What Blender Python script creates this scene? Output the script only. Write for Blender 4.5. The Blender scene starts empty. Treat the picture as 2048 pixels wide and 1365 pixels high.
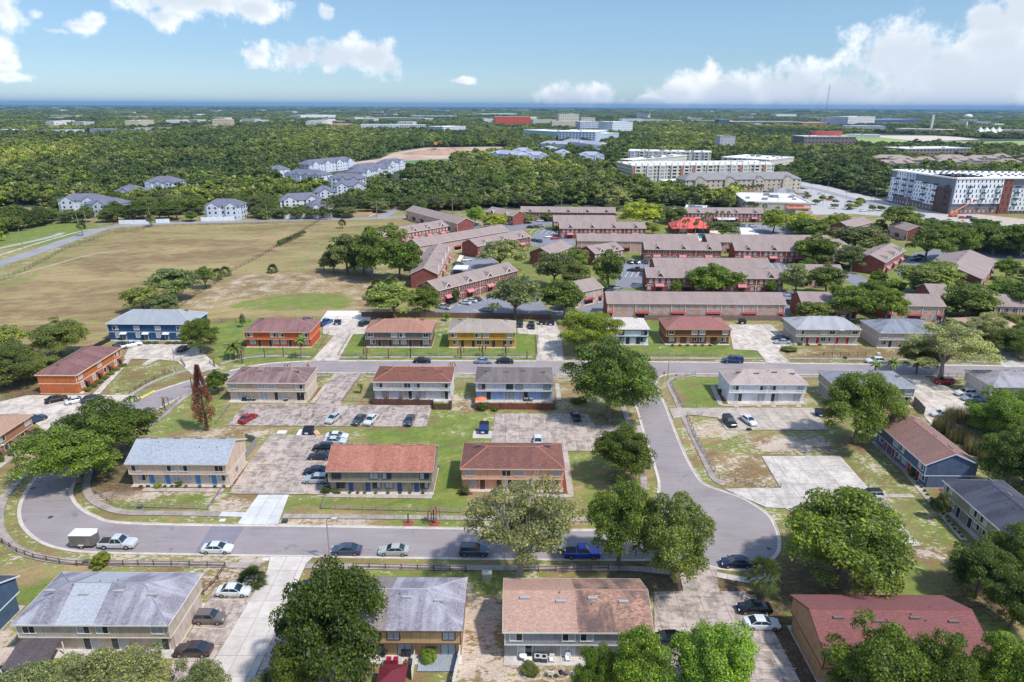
import bpy, bmesh, math, random
import numpy as np
from mathutils import Vector, Matrix, Euler
from mathutils.geometry import tessellate_polygon
R = random.Random(7)
rad = math.radians
S = bpy.context.scene
C = S.collection
# ---------------------------------------------------------------- camera (67 m above the ground, looking north)
PITCH, ROLL, CH, FPX = rad(19.0), rad(0.28), 67.0, 1365.0
cp, sp, cr, sr = math.cos(PITCH), math.sin(PITCH), math.cos(ROLL), math.sin(ROLL)
cd = bpy.data.cameras.new('camera'); cam = bpy.data.objects.new('camera', cd); C.objects.link(cam); S.camera = cam
cd.sensor_width = 36; cd.lens = 36 * FPX / 2048; cd.clip_start = 1; cd.clip_end = 150000
_r = Vector((1, 0, 0)); _u = Vector((0, sp, cp)); _f = Vector((0, cp, -sp))
_cr = _r * cr + _u * sr; _cu = _u * cr - _r * sr
cam.matrix_world = Matrix(((_cr.x, _cu.x, -_f.x, 0), (_cr.y, _cu.y, -_f.y, 0), (_cr.z, _cu.z, -_f.z, CH), (0, 0, 0, 1)))
# ---------------------------------------------------------------- sun, sky, exposure
SUN_DIR = Vector((0.86, -0.52, 0)).normalized(); SUN_EL = rad(57)
HAZE = 4.6e-5
sd = Vector((SUN_DIR.x * math.cos(SUN_EL), SUN_DIR.y * math.cos(SUN_EL), math.sin(SUN_EL)))
sl = bpy.data.lights.new('sun', 'SUN'); sl.energy = 2.7; sl.angle = rad(3.0); sl.color = (1, 0.96, 0.9)
so = bpy.data.objects.new('sun', sl); C.objects.link(so); so.location = (0, 0, 300)
so.rotation_euler = (-sd).to_track_quat('-Z', 'Y').to_euler()
S.view_settings.view_transform = 'Standard'; S.view_settings.look = 'None'
S.view_settings.exposure = 0.66; S.view_settings.gamma = 1; S.view_settings.use_curve_mapping = False
S.cycles.volume_bounces = 0; S.cycles.max_bounces = 6; S.cycles.transparent_max_bounces = 6

def pdir(px, py):
    u = px - 1024.; v = py - 682.5
    u, v = u * cr + v * sr, -u * sr + v * cr
    x = u / FPX; y = -v / FPX
    return Vector((x, cp + y * sp, -sp + y * cp))
def g(px, py, z=0.):
    d = pdir(px, py); t = (z - CH) / d.z
    return (d.x * t, d.y * t)
def zat(px, py, Y):
    d = pdir(px, py); t = Y / d.y
    return CH + d.z * t
def mpp(Y):                      # metres per photo pixel at ground distance Y
    return (Y * cp + CH * sp) / FPX

W = bpy.data.worlds.new('World'); S.world = W; W.use_nodes = True
nt = W.node_tree; nt.nodes.clear()
def NN(t, typ, **kw):
    n = t.nodes.new(typ)
    for k, v in kw.items(): setattr(n, k, v)
    return n
def MA(t, op, a, b=None, c=None, clamp=False):
    n = t.nodes.new('ShaderNodeMath'); n.operation = op; n.use_clamp = clamp
    for i, v in enumerate((a, b, c)):
        if v is None: continue
        if isinstance(v, (int, float)): n.inputs[i].default_value = v
        else: t.links.new(v, n.inputs[i])
    return n.outputs[0]
def SS(t, v, lo, hi, a=0., b=1.):
    n = t.nodes.new('ShaderNodeMapRange'); n.interpolation_type = 'SMOOTHSTEP'
    for i, q in enumerate((v, lo, hi, a, b)):
        if isinstance(q, (int, float)): n.inputs[i].default_value = q
        else: t.links.new(q, n.inputs[i])
    return n.outputs[0]
def RAMP(t, fac, stops):
    r = t.nodes.new('ShaderNodeValToRGB'); e = r.color_ramp.elements
    while len(e) > 1: e.remove(e[-1])
    e[0].position = stops[0][0]; e[0].color = stops[0][1]
    for p, c in stops[1:]:
        q = e.new(p); q.color = c
    t.links.new(fac, r.inputs[0]); return r.outputs[0]
def MIXC(t, f, a, b, mode='MIX'):
    n = t.nodes.new('ShaderNodeMix'); n.data_type = 'RGBA'; n.blend_type = mode
    for i, v in ((0, f), (6, a), (7, b)):
        if isinstance(v, (int, float)): n.inputs[i].default_value = v
        elif isinstance(v, tuple): n.inputs[i].default_value = v
        else: t.links.new(v, n.inputs[i])
    return n.outputs[2]
sky = NN(nt, 'ShaderNodeTexSky'); sky.sky_type = 'NISHITA'; sky.sun_disc = False
sky.sun_elevation = SUN_EL; sky.sun_rotation = math.atan2(SUN_DIR.x, SUN_DIR.y)
sky.air_density = 1.0; sky.dust_density = 0.2; sky.ozone_density = 2.0; sky.altitude = 60
bg1 = NN(nt, 'ShaderNodeBackground'); bg1.inputs[1].default_value = 0.15
hs = NN(nt, 'ShaderNodeHueSaturation'); hs.inputs['Saturation'].default_value = 1.0; hs.inputs['Value'].default_value = 1.0
nt.links.new(sky.outputs[0], hs.inputs['Color'])
tc = NN(nt, 'ShaderNodeTexCoord'); sx = NN(nt, 'ShaderNodeSeparateXYZ'); nt.links.new(tc.outputs['Generated'], sx.inputs[0])
az = MA(nt, 'ARCTAN2', sx.outputs[0], sx.outputs[1]); el = MA(nt, 'ARCSINE', sx.outputs[2])
def wnoise(scale, det, rough=.55, dist=0):
    n = NN(nt, 'ShaderNodeTexNoise'); n.inputs['Scale'].default_value = scale; n.inputs['Detail'].default_value = det
    n.inputs['Roughness'].default_value = rough; n.inputs['Distortion'].default_value = dist
    nt.links.new(tc.outputs['Generated'], n.inputs['Vector']); return n.outputs[0]
tint = RAMP(nt, MA(nt, 'MULTIPLY', el, 1.0), [(0.0, (.36, .47, .66, 1)), (.06, (.35, .43, .55, 1)), (.16, (.44, .50, .54, 1)), (.6, (1, 1, 1, 1))])
nt.links.new(MIXC(nt, 1.0, hs.outputs[0], tint, 'MULTIPLY'), bg1.inputs[0])
n1 = wnoise(26, 7, .62); n2 = wnoise(8, 3)
# clouds of the photograph: (pixel x, y, half width, half height)
CL = [(400, 4, 140, 30), (325, 34, 34, 20), (500, 16, 50, 24), (14, 36, 26, 26), (150, 52, 38, 13), (186, 40, 24, 12), (120, 62, 24, 9), (76, 30, 14, 8), (0, 20, 30, 22),
      (650, 22, 18, 16), (510, 106, 32, 18), (492, 86, 12, 10), (600, 114, 50, 26), (670, 112, 76, 32), (745, 114, 50, 30), (780, 130, 30, 24),
      (8, 126, 22, 14), (20, 156, 26, 8), (925, 162, 30, 7), (1150, 196, 74, 32), (1120, 190, 45, 22), (1200, 192, 40, 20),
      (1360, 190, 66, 42), (1460, 190, 110, 46), (1580, 180, 110, 52), (1690, 190, 90, 44), (1820, 110, 100, 62), (1900, 140, 130, 70), (1990, 90, 90, 70),
      (1900, 200, 200, 34), (2000, 150, 110, 70), (1985, 45, 70, 40), (2050, 20, 60, 60), (2110, 110, 120, 110), (1300, 205, 80, 14), (-60, 90, 60, 30), (-150, 30, 80, 30)]
cq = NN(nt, 'ShaderNodeCombineXYZ'); nt.links.new(az, cq.inputs[0]); nt.links.new(el, cq.inputs[1])
cur = None
for (x, y, a, b) in CL:
    d = pdir(x, y).normalized(); ca = math.atan2(d.x, d.y); ce = math.asin(d.z)
    m = NN(nt, 'ShaderNodeVectorMath', operation='SUBTRACT'); nt.links.new(cq.outputs[0], m.inputs[0]); m.inputs[1].default_value = (ca, ce, 0)
    k = NN(nt, 'ShaderNodeVectorMath', operation='MULTIPLY'); nt.links.new(m.outputs[0], k.inputs[0])
    k.inputs[1].default_value = (1 / (a / FPX * 1.05), 1 / (b / FPX * 1.1), 0)
    l = NN(nt, 'ShaderNodeVectorMath', operation='LENGTH'); nt.links.new(k.outputs[0], l.inputs[0])
    t = MA(nt, 'SUBTRACT', 1.0, l.outputs['Value'])
    t = MA(nt, 'MULTIPLY', t, min(1.0, .35 + a / 90))
    cur = t if cur is None else MA(nt, 'SMOOTH_MAX', cur, t, .12)
outer = MA(nt, 'MAXIMUM', SS(nt, MA(nt, 'ABSOLUTE', az), .72, .95), SS(nt, el, .2, .35))
other = MA(nt, 'MULTIPLY', outer, SS(nt, n2, .5, .66))
cur = MA(nt, 'MAXIMUM', cur, MA(nt, 'SUBTRACT', MA(nt, 'MULTIPLY', other, 1.2), .5))
msk = SS(nt, MA(nt, 'ADD', cur, MA(nt, 'MULTIPLY', MA(nt, 'SUBTRACT', n1, .5), 2.3)), -.02, .55)
inner = SS(nt, MA(nt, 'ADD', cur, MA(nt, 'MULTIPLY', MA(nt, 'SUBTRACT', wnoise(15, 4), .5), 1.6)), .05, .85)
ccol = NN(nt, 'ShaderNodeMix', data_type='RGBA'); nt.links.new(inner, ccol.inputs[0])
ccol.inputs[6].default_value = (0.93, 0.96, 1.0, 1); ccol.inputs[7].default_value = (0.62, 0.68, 0.76, 1)
bg2 = NN(nt, 'ShaderNodeBackground'); bg2.inputs[1].default_value = 0.78; nt.links.new(ccol.outputs[2], bg2.inputs[0])
mx = NN(nt, 'ShaderNodeMixShader'); nt.links.new(MA(nt, 'MULTIPLY', msk, .96), mx.inputs[0])
nt.links.new(bg1.outputs[0], mx.inputs[1]); nt.links.new(bg2.outputs[0], mx.inputs[2])
wo = NN(nt, 'ShaderNodeOutputWorld'); nt.links.new(mx.outputs[0], wo.inputs[0])

# ---------------------------------------------------------------- materials
def srgb(c):
    return tuple(((v / 255) / 12.92 if v / 255 <= .04045 else ((v / 255 + .055) / 1.055) ** 2.4) for v in c) + (1,)
_mc = {}
def newmat(name):
    m = bpy.data.materials.new(name); m.use_nodes = True; t = m.node_tree
    b = t.nodes['Principled BSDF']; return m, t, b
def NOISE(t, vec, scale, det=4, rough=.55, sc3=None, dist=0):
    if sc3:
        mp = t.nodes.new('ShaderNodeMapping'); mp.inputs['Scale'].default_value = sc3; t.links.new(vec, mp.inputs[0]); vec = mp.outputs[0]
    n = t.nodes.new('ShaderNodeTexNoise'); n.inputs['Scale'].default_value = scale; n.inputs['Detail'].default_value = det
    n.inputs['Roughness'].default_value = rough; n.inputs['Distortion'].default_value = dist
    t.links.new(vec, n.inputs['Vector']); return n.outputs[0]
def POS(t):
    return t.nodes.new('ShaderNodeNewGeometry').outputs['Position']
def UVN(t):
    return t.nodes.new('ShaderNodeUVMap').outputs[0]
def sc(c, k): return (min(c[0] * k, 1), min(c[1] * k, 1), min(c[2] * k, 1), 1)
def bump(t, b, h, dist=.02, st=.5):
    n = t.nodes.new('ShaderNodeBump'); n.inputs['Distance'].default_value = dist; n.inputs['Strength'].default_value = st
    t.links.new(h, n.inputs['Height']); t.links.new(n.outputs[0], b.inputs['Normal'])
def plain(c, rough=.7, var=.15, scale=2.0, metal=0, name=None):
    """painted or moulded surface with slight wear"""
    k = ('p', tuple(c), rough, var, scale, metal)
    if k in _mc: return _mc[k]
    m, t, b = newmat(name or 'painted_surface'); c = srgb(c)
    n = NOISE(t, POS(t), scale, 5)
    t.links.new(RAMP(t, n, [(.3, sc(c, 1 - var)), (.7, sc(c, 1 + var * .5))]), b.inputs['Base Color'])
    b.inputs['Roughness'].default_value = rough; b.inputs['Metallic'].default_value = metal
    _mc[k] = m; return m
def siding(c, step=.4, horiz=False):
    k = ('s', tuple(c), step, horiz)
    if k in _mc: return _mc[k]
    m, t, b = newmat('wall_siding'); c = srgb(c)
    s = t.nodes.new('ShaderNodeSeparateXYZ'); t.links.new(UVN(t), s.inputs[0])
    v = MA(t, 'FRACT', MA(t, 'DIVIDE', s.outputs[1 if horiz else 0], step))
    gr = SS(t, v, .0, .12)
    n = NOISE(t, POS(t), .9, 6, .6); n3 = NOISE(t, UVN(t), 1.0, 4, .6, (3.2, .35, 1))
    base = RAMP(t, MA(t, 'ADD', MA(t, 'MULTIPLY', n, .5), MA(t, 'MULTIPLY', n3, .5)), [(.36, sc(c, .68)), (.5, c), (.64, sc(c, 1.12))])
    t.links.new(MIXC(t, gr, sc(c, .62), base), b.inputs['Base Color'])
    b.inputs['Roughness'].default_value = .75; bump(t, b, gr, .02, .6)
    _mc[k] = m; return m
def shingle(c, c2, stain=.5, stainc=None, vary=.25, seed=0, streak=(0.55, .06)):
    k = ('r', tuple(c), tuple(c2), stain, stainc, vary, seed)
    if k in _mc: return _mc[k]
    m, t, b = newmat('roof_shingles'); c = srgb(c); c2 = srgb(c2)
    c, c2 = [tuple(v * .80 + .20 * (q[0] * .3 + q[1] * .6 + q[2] * .1) for v in q[:3]) + (1,) for q in (c, c2)]
    br = t.nodes.new('ShaderNodeTexBrick'); t.links.new(UVN(t), br.inputs['Vector'])
    br.inputs['Color1'].default_value = sc(c, 1 - vary); br.inputs['Color2'].default_value = sc(c, 1 + vary)
    br.inputs['Mortar'].default_value = sc(c, .55); br.inputs['Scale'].default_value = 1
    br.inputs['Mortar Size'].default_value = .012; br.inputs['Brick Width'].default_value = .42; br.inputs['Row Height'].default_value = .17
    br.inputs['Bias'].default_value = 0
    p = t.nodes.new('ShaderNodeMapping'); p.inputs['Location'].default_value = (seed * 13.7, seed * 5.1, 0); t.links.new(UVN(t), p.inputs[0])
    st = NOISE(t, p.outputs[0], 1.0, 5, .6, (streak[0], streak[1], 1), .4)
    big = NOISE(t, p.outputs[0], .22, 4, .6)
    f = SS(t, MA(t, 'ADD', MA(t, 'MULTIPLY', st, .65), MA(t, 'MULTIPLY', big, .35)), .42, .60)
    col = MIXC(t, MA(t, 'MULTIPLY', f, stain), br.outputs[0], c2)
    fine = NOISE(t, UVN(t), 5, 3, .7)
    col = MIXC(t, .45, col, RAMP(t, fine, [(.3, (.25, .25, .25, 1)), (.7, (.8, .8, .8, 1))]), 'OVERLAY')
    t.links.new(col, b.inputs['Base Color']); b.inputs['Roughness'].default_value = .92
    bump(t, b, br.outputs['Fac'], .02, .5)
    _mc[k] = m; return m
def brickmat(c, mortar=(190, 170, 160)):
    k = ('b', tuple(c))
    if k in _mc: return _mc[k]
    m, t, b = newmat('brickwork'); c = srgb(c)
    br = t.nodes.new('ShaderNodeTexBrick'); t.links.new(UVN(t), br.inputs['Vector'])
    br.inputs['Color1'].default_value = sc(c, .75); br.inputs['Color2'].default_value = sc(c, 1.2); br.inputs['Mortar'].default_value = srgb(mortar)
    br.inputs['Scale'].default_value = 1; br.inputs['Mortar Size'].default_value = .008; br.inputs['Brick Width'].default_value = .24; br.inputs['Row Height'].default_value = .08
    n = NOISE(t, POS(t), .6, 5)
    t.links.new(MIXC(t, .5, br.outputs[0], RAMP(t, n, [(.3, (.3, .3, .3, 1)), (.7, (.7, .7, .7, 1))]), 'OVERLAY'), b.inputs['Base Color'])
    b.inputs['Roughness'].default_value = .85; _mc[k] = m; return m
def concrete(c=(196, 188, 180), dirt=.5, seed=0, tone=.08, cracks=False):
    k = ('c', tuple(c), dirt, seed, cracks)
    if k in _mc: return _mc[k]
    m, t, b = newmat('concrete'); c = srgb(c); P = POS(t)
    oi = t.nodes.new('ShaderNodeObjectInfo')
    mp = t.nodes.new('ShaderNodeMapping'); mp.inputs['Location'].default_value = (seed * 31.1, seed * 7.3, 0); t.links.new(P, mp.inputs[0])
    a = NOISE(t, mp.outputs[0], .32, 7, .68, (1.6, 1, 1), .6); f = NOISE(t, P, 3.2, 5, .65); d2 = NOISE(t, mp.outputs[0], .9, 5, .7, (.6, 1.6, 1), .3)
    v = MA(t, 'ADD', MA(t, 'MULTIPLY', a, .5), MA(t, 'ADD', MA(t, 'MULTIPLY', f, .2), MA(t, 'MULTIPLY', d2, .3)))
    col = RAMP(t, v, [(.36, sc(c, 1 - dirt * 1.25)), (.46, sc(c, 1 - dirt * .7)), (.53, c), (.7, sc(c, 1.12))])
    rnd = MA(t, 'ADD', MA(t, 'MULTIPLY', oi.outputs['Random'], tone * 2), 1 - tone)
    vm = t.nodes.new('ShaderNodeVectorMath'); vm.operation = 'SCALE'; t.links.new(col, vm.inputs[0]); t.links.new(rnd, vm.inputs['Scale'])
    col = vm.outputs[0]
    if cracks:
        vo = t.nodes.new('ShaderNodeTexVoronoi'); vo.feature = 'DISTANCE_TO_EDGE'; vo.inputs['Scale'].default_value = .16
        wv = t.nodes.new('ShaderNodeVectorMath'); wv.operation = 'ADD'; nn = t.nodes.new('ShaderNodeTexNoise'); nn.inputs['Scale'].default_value = .5
        t.links.new(P, nn.inputs['Vector']); vs = t.nodes.new('ShaderNodeVectorMath'); vs.operation = 'SCALE'; vs.inputs['Scale'].default_value = 2.2
        t.links.new(nn.outputs['Color'], vs.inputs[0]); t.links.new(P, wv.inputs[0]); t.links.new(vs.outputs[0], wv.inputs[1]); t.links.new(wv.outputs[0], vo.inputs['Vector'])
        ck = SS(t, vo.outputs['Distance'], .003, .010, .35, 1)
        col = MIXC(t, ck, sc(c, .45), col)
    t.links.new(col, b.inputs['Base Color']); b.inputs['Roughness'].default_value = .88
    _mc[k] = m; return m
def asphalt(c=(156, 150, 150), name='asphalt'):
    k = ('a', tuple(c))
    if k in _mc: return _mc[k]
    m, t, b = newmat(name); c = srgb(c); P = POS(t)
    a = NOISE(t, P, .09, 6, .6); f = NOISE(t, P, 6, 3, .7); s = NOISE(t, P, .5, 5, .65, (.25, 2.2, 1), .3)
    v = MA(t, 'ADD', MA(t, 'MULTIPLY', a, .45), MA(t, 'ADD', MA(t, 'MULTIPLY', f, .25), MA(t, 'MULTIPLY', s, .3)))
    col = RAMP(t, v, [(.36, sc(c, .70)), (.47, sc(c, .93)), (.53, c), (.62, sc(c, 1.14))])
    vo = t.nodes.new('ShaderNodeTexVoronoi'); vo.feature = 'DISTANCE_TO_EDGE'; vo.inputs['Scale'].default_value = .09
    wv = t.nodes.new('ShaderNodeVectorMath'); wv.operation = 'ADD'; nn = t.nodes.new('ShaderNodeTexNoise'); nn.inputs['Scale'].default_value = .35
    t.links.new(P, nn.inputs['Vector']); vs = t.nodes.new('ShaderNodeVectorMath'); vs.operation = 'SCALE'; vs.inputs['Scale'].default_value = 4
    t.links.new(nn.outputs['Color'], vs.inputs[0]); t.links.new(P, wv.inputs[0]); t.links.new(vs.outputs[0], wv.inputs[1]); t.links.new(wv.outputs[0], vo.inputs['Vector'])
    col = MIXC(t, SS(t, vo.outputs['Distance'], .002, .008, .72), sc(c, .6), col)
    t.links.new(col, b.inputs['Base Color']); oil = SS(t, NOISE(t, P, .35, 3, .5, (1, 1, 1), 1.2), .66, .72); col = MIXC(t, MA(t, 'MULTIPLY', oil, .45), col, sc(c, .45))
    t.links.new(col, b.inputs['Base Color']); b.inputs['Roughness'].default_value = .85; bump(t, b, f, .01, .3)
    _mc[k] = m; return m
def glassmat(kind='dark'):
    k = ('g', kind)
    if k in _mc: return _mc[k]
    m, t, b = newmat('window_glass')
    oi = t.nodes.new('ShaderNodeObjectInfo')
    s = t.nodes.new('ShaderNodeSeparateXYZ'); t.links.new(UVN(t), s.inputs[0])
    if kind == 'car':
        b.inputs['Base Color'].default_value = (.018, .035, .045, 1); b.inputs['Roughness'].default_value = .06; b.inputs['Specular IOR Level'].default_value = .8
    else:
        bl = SS(t, MA(t, 'FRACT', MA(t, 'MULTIPLY', s.outputs[1], 14)), .1, .4, .6, 1)
        on = SS(t, MA(t, 'FRACT', MA(t, 'MULTIPLY', oi.outputs['Random'], 7.3)), .5 if kind == 'dark' else .25, .52 if kind == 'dark' else .27)
        c = MIXC(t, MA(t, 'MULTIPLY', on, bl), (.025, .032, .04, 1), (.42, .46, .5, 1))
        t.links.new(c, b.inputs['Base Color']); b.inputs['Roughness'].default_value = .12
    _mc[k] = m; return m
def leafmat(name='leaves', transl=.42, var=.5, fixed=None):
    k = ('l', name, transl, fixed)
    if k in _mc: return _mc[k]
    m, t, b = newmat(name); oi = t.nodes.new('ShaderNodeObjectInfo'); P = POS(t)
    tcn = t.nodes.new('ShaderNodeTexCoord')
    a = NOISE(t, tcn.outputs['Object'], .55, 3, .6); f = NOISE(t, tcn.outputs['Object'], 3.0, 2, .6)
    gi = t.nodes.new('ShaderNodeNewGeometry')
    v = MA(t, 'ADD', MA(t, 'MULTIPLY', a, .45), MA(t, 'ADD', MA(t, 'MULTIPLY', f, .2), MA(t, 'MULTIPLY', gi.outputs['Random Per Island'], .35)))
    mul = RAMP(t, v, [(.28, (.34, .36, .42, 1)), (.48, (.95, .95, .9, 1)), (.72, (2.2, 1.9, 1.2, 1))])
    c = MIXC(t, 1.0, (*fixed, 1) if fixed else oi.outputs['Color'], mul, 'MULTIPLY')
    c = MIXC(t, MA(t, 'MULTIPLY', SS(t, MA(t, 'FRACT', MA(t, 'MULTIPLY', gi.outputs['Random Per Island'], 17.3)), .90, .92), .8), c, (.27, .27, .19, 1))
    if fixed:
        big = NOISE(t, P, .0035, 4, .6, (1, .55, 1)); mid_ = NOISE(t, P, .03, 3, .6)  # broad bands: cloud shadow and sunny patches painted into leaf colour, with species variety
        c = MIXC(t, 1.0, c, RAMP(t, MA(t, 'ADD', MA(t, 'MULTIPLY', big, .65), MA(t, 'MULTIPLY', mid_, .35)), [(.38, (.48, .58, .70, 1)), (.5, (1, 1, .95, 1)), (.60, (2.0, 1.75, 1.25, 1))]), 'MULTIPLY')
    rv = MA(t, 'ADD', MA(t, 'MULTIPLY', oi.outputs['Random'], var), 1 - var / 2)
    vm = t.nodes.new('ShaderNodeVectorMath'); vm.operation = 'SCALE'; t.links.new(c, vm.inputs[0]); t.links.new(rv, vm.inputs['Scale'])
    t.links.new(vm.outputs[0], b.inputs['Base Color']); b.inputs['Roughness'].default_value = .55; b.inputs['Specular IOR Level'].default_value = .3
    tr = t.nodes.new('ShaderNodeBsdfTranslucent'); t.links.new(vm.outputs[0], tr.inputs[0])
    ms = t.nodes.new('ShaderNodeMixShader'); ms.inputs[0].default_value = transl
    t.links.new(b.outputs[0], ms.inputs[1]); t.links.new(tr.outputs[0], ms.inputs[2])
    t.links.new(ms.outputs[0], t.nodes['Material Output'].inputs[0])
    _mc[k] = m; return m
def paint(c, metal=.25):
    k = ('car', tuple(c))
    if k in _mc: return _mc[k]
    m, t, b = newmat('car_paint'); b.inputs['Base Color'].default_value = srgb(c); b.inputs['Metallic'].default_value = metal
    b.inputs['Roughness'].default_value = .28; b.inputs['Coat Weight'].default_value = .7; b.inputs['Coat Roughness'].default_value = .08
    n = NOISE(t, POS(t), 3, 3); t.links.new(RAMP(t, n, [(.3, sc(srgb(c), .9)), (.7, sc(srgb(c), 1.05))]), b.inputs['Base Color'])
    _mc[k] = m; return m
WHITE = plain((228, 226, 220)); TRIM = plain((222, 218, 208)); DARK = plain((40, 38, 38)); BLACK = plain((22, 22, 24)); METAL = plain((150, 152, 152), .4, .1, 2, .6)
WOOD = plain((112, 100, 90), .85, .3, 3); WOODD = plain((96, 66, 52), .85, .3, 3); BARK = plain((120, 108, 96), .9, .35, 4); CONC = concrete((200, 192, 184), .35)
GLASS = glassmat('dark'); GLASSL = glassmat('light'); CARG = glassmat('car'); TYRE = plain((26, 26, 27), .8); RIM = plain((168, 170, 172), .3, .05, 2, .7)

# ---------------------------------------------------------------- mesh helpers
class MB:
    def __init__(s): s.v = []; s.f = []; s.m = []
    def poly(s, pts, m=0):
        i = len(s.v); s.v += [tuple(p) for p in pts]; s.f.append(tuple(range(i, i + len(pts)))); s.m.append(m); return s
    def box(s, x0, y0, z0, x1, y1, z1, m=0, mt=None):
        if x0 > x1: x0, x1 = x1, x0
        if y0 > y1: y0, y1 = y1, y0
        i = len(s.v)
        s.v += [(x0, y0, z0), (x1, y0, z0), (x1, y1, z0), (x0, y1, z0), (x0, y0, z1), (x1, y0, z1), (x1, y1, z1), (x0, y1, z1)]
        for k, q in enumerate(((0, 3, 2, 1), (4, 5, 6, 7), (0, 1, 5, 4), (1, 2, 6, 5), (2, 3, 7, 6), (3, 0, 4, 7))):
            s.f.append(tuple(i + a for a in q)); s.m.append(mt if (k == 1 and mt is not None) else m)
        return s
    def prism(s, pts, z0, z1, m=0, mt=None):
        n = len(pts); i = len(s.v)
        ar = sum(pts[k][0] * pts[(k + 1) % n][1] - pts[(k + 1) % n][0] * pts[k][1] for k in range(n))
        if ar < 0: pts = pts[::-1]
        s.v += [(p[0], p[1], z0) for p in pts] + [(p[0], p[1], z1) for p in pts]
        for k in range(n):
            j = (k + 1) % n; s.f.append((i + k, i + j, i + n + j, i + n + k)); s.m.append(m)
        tt = tessellate_polygon([[Vector((p[0], p[1], 0)) for p in pts]])
        for a, b, c in tt:
            pa, pb, pc = pts[a], pts[b], pts[c]
            if (pb[0] - pa[0]) * (pc[1] - pa[1]) - (pb[1] - pa[1]) * (pc[0] - pa[0]) < 0: b, c = c, b
            s.f.append((i + n + a, i + n + b, i + n + c)); s.m.append(m if mt is None else mt)
        return s
    def sheet(s, pts, z=0, m=0):
        i = len(s.v); s.v += [(p[0], p[1], z) for p in pts]
        for a, b, c in tessellate_polygon([[Vector((p[0], p[1], 0)) for p in pts]]):
            pa, pb, pc = pts[a], pts[b], pts[c]
            if (pb[0] - pa[0]) * (pc[1] - pa[1]) - (pb[1] - pa[1]) * (pc[0] - pa[0]) < 0: b, c = c, b
            s.f.append((i + a, i + b, i + c)); s.m.append(m)
        return s
    def tube(s, a, b, r0, r1=None, n=6, m=0, cap=True):
        r1 = r0 if r1 is None else r1; a = Vector(a); b = Vector(b); d = (b - a).normalized()
        u = d.orthogonal().normalized(); w = d.cross(u); i = len(s.v)
        for c, r in ((a, r0), (b, r1)):
            for k in range(n):
                th = 2 * math.pi * k / n; s.v.append(tuple(c + u * (r * math.cos(th)) + w * (r * math.sin(th))))
        for k in range(n):
            j = (k + 1) % n; s.f.append((i + k, i + j, i + n + j, i + n + k)); s.m.append(m)
        if cap:
            s.f.append(tuple(i + k for k in range(n))[::-1]); s.m.append(m); s.f.append(tuple(i + n + k for k in range(n))); s.m.append(m)
        return s
    def path(s, pts, rs, n=6, m=0):
        for k in range(len(pts) - 1): s.tube(pts[k], pts[k + 1], rs[k], rs[k + 1], n, m)
        return s
    def mesh(s, name, mats, smooth=False, uv=True):
        me = bpy.data.meshes.new(name); me.from_pydata(s.v, [], s.f)
        for q in (mats if isinstance(mats, (list, tuple)) else [mats]): me.materials.append(q)
        if len(me.materials) > 1: me.polygons.foreach_set('material_index', s.m)
        if uv and len(s.f) < 4000:
            ul = me.uv_layers.new(name='UVMap')
            for p in me.polygons:
                n = p.normal
                if abs(n.z) > .995: U = Vector((1, 0, 0)); V = Vector((0, 1, 0))
                else: U = Vector((0, 0, 1)).cross(n).normalized(); V = n.cross(U)
                for li in p.loop_indices:
                    co = me.vertices[me.loops[li].vertex_index].co; ul.data[li].uv = (co.dot(U), co.dot(V))
        if smooth: me.polygons.foreach_set('use_smooth', [True] * len(me.polygons))
        me.update(); return me
    def build(s, name, mats, parent=None, loc=None, smooth=False, rz=0, **kw):
        return obj(name, s.mesh(name, mats, smooth), parent, loc, rz, **kw)
def obj(name, me, parent=None, loc=None, rz=0, **kw):
    o = bpy.data.objects.new(name, me); C.objects.link(o)
    if parent: o.parent = parent
    if loc: o.location = loc
    if rz: o.rotation_euler = (0, 0, rz)
    for k, v in kw.items(): o[k] = v
    return o
THINGS = []
def thing(name, label, cat, loc=(0, 0, 0), rz=0, group=None, me=None):
    o = bpy.data.objects.new(name, me); C.objects.link(o); o.location = loc; o.rotation_euler = (0, 0, rz)
    o['label'] = label; o['category'] = cat
    if group: o['group'] = group
    THINGS.append(o); return o
def dup(root, loc, rz, label, group=None, scale=None, color=None, name=None):
    r = root.copy(); C.objects.link(r); r.location = loc; r.rotation_euler = (0, 0, rz); r['label'] = label
    if group: r['group'] = group
    if scale: r.scale = scale
    if color: r.color = color
    for ch in list(root.children):
        c = ch.copy(); C.objects.link(c); c.parent = r
        if color: c.color = color
        for q in ch.children:
            d = q.copy(); C.objects.link(d); d.parent = c
            if color: d.color = color
    THINGS.append(r); return r
def struct(name, mb, mats, parent=None):
    o = mb.build(name, mats, parent)
    if parent is None: o['kind'] = 'structure'
    return o
def P2(pts, z=0): return [g(a, b, z) for a, b in pts]
def smooth_line(pts, step=1.0):
    out = []
    n = len(pts)
    for i in range(n - 1):
        p0 = pts[max(i - 1, 0)]; p1 = pts[i]; p2 = pts[i + 1]; p3 = pts[min(i + 2, n - 1)]
        L = math.dist(p1, p2); k = max(1, int(L / step))
        for j in range(k):
            t = j / k; t2 = t * t; t3 = t2 * t
            out.append(tuple(.5 * (2 * b + (c - a) * t + (2 * a - 5 * b + 4 * c - d) * t2 + (3 * b - a - 3 * c + d) * t3) for a, b, c, d in zip(p0, p1, p2, p3)))
    out.append(pts[-1]); return out
def offset(line, d):
    out = []
    for i, p in enumerate(line):
        a = line[max(i - 1, 0)]; b = line[min(i + 1, len(line) - 1)]
        tx, ty = b[0] - a[0], b[1] - a[1]; L = math.hypot(tx, ty) or 1
        out.append((p[0] - ty / L * d, p[1] + tx / L * d))
    return out
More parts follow.
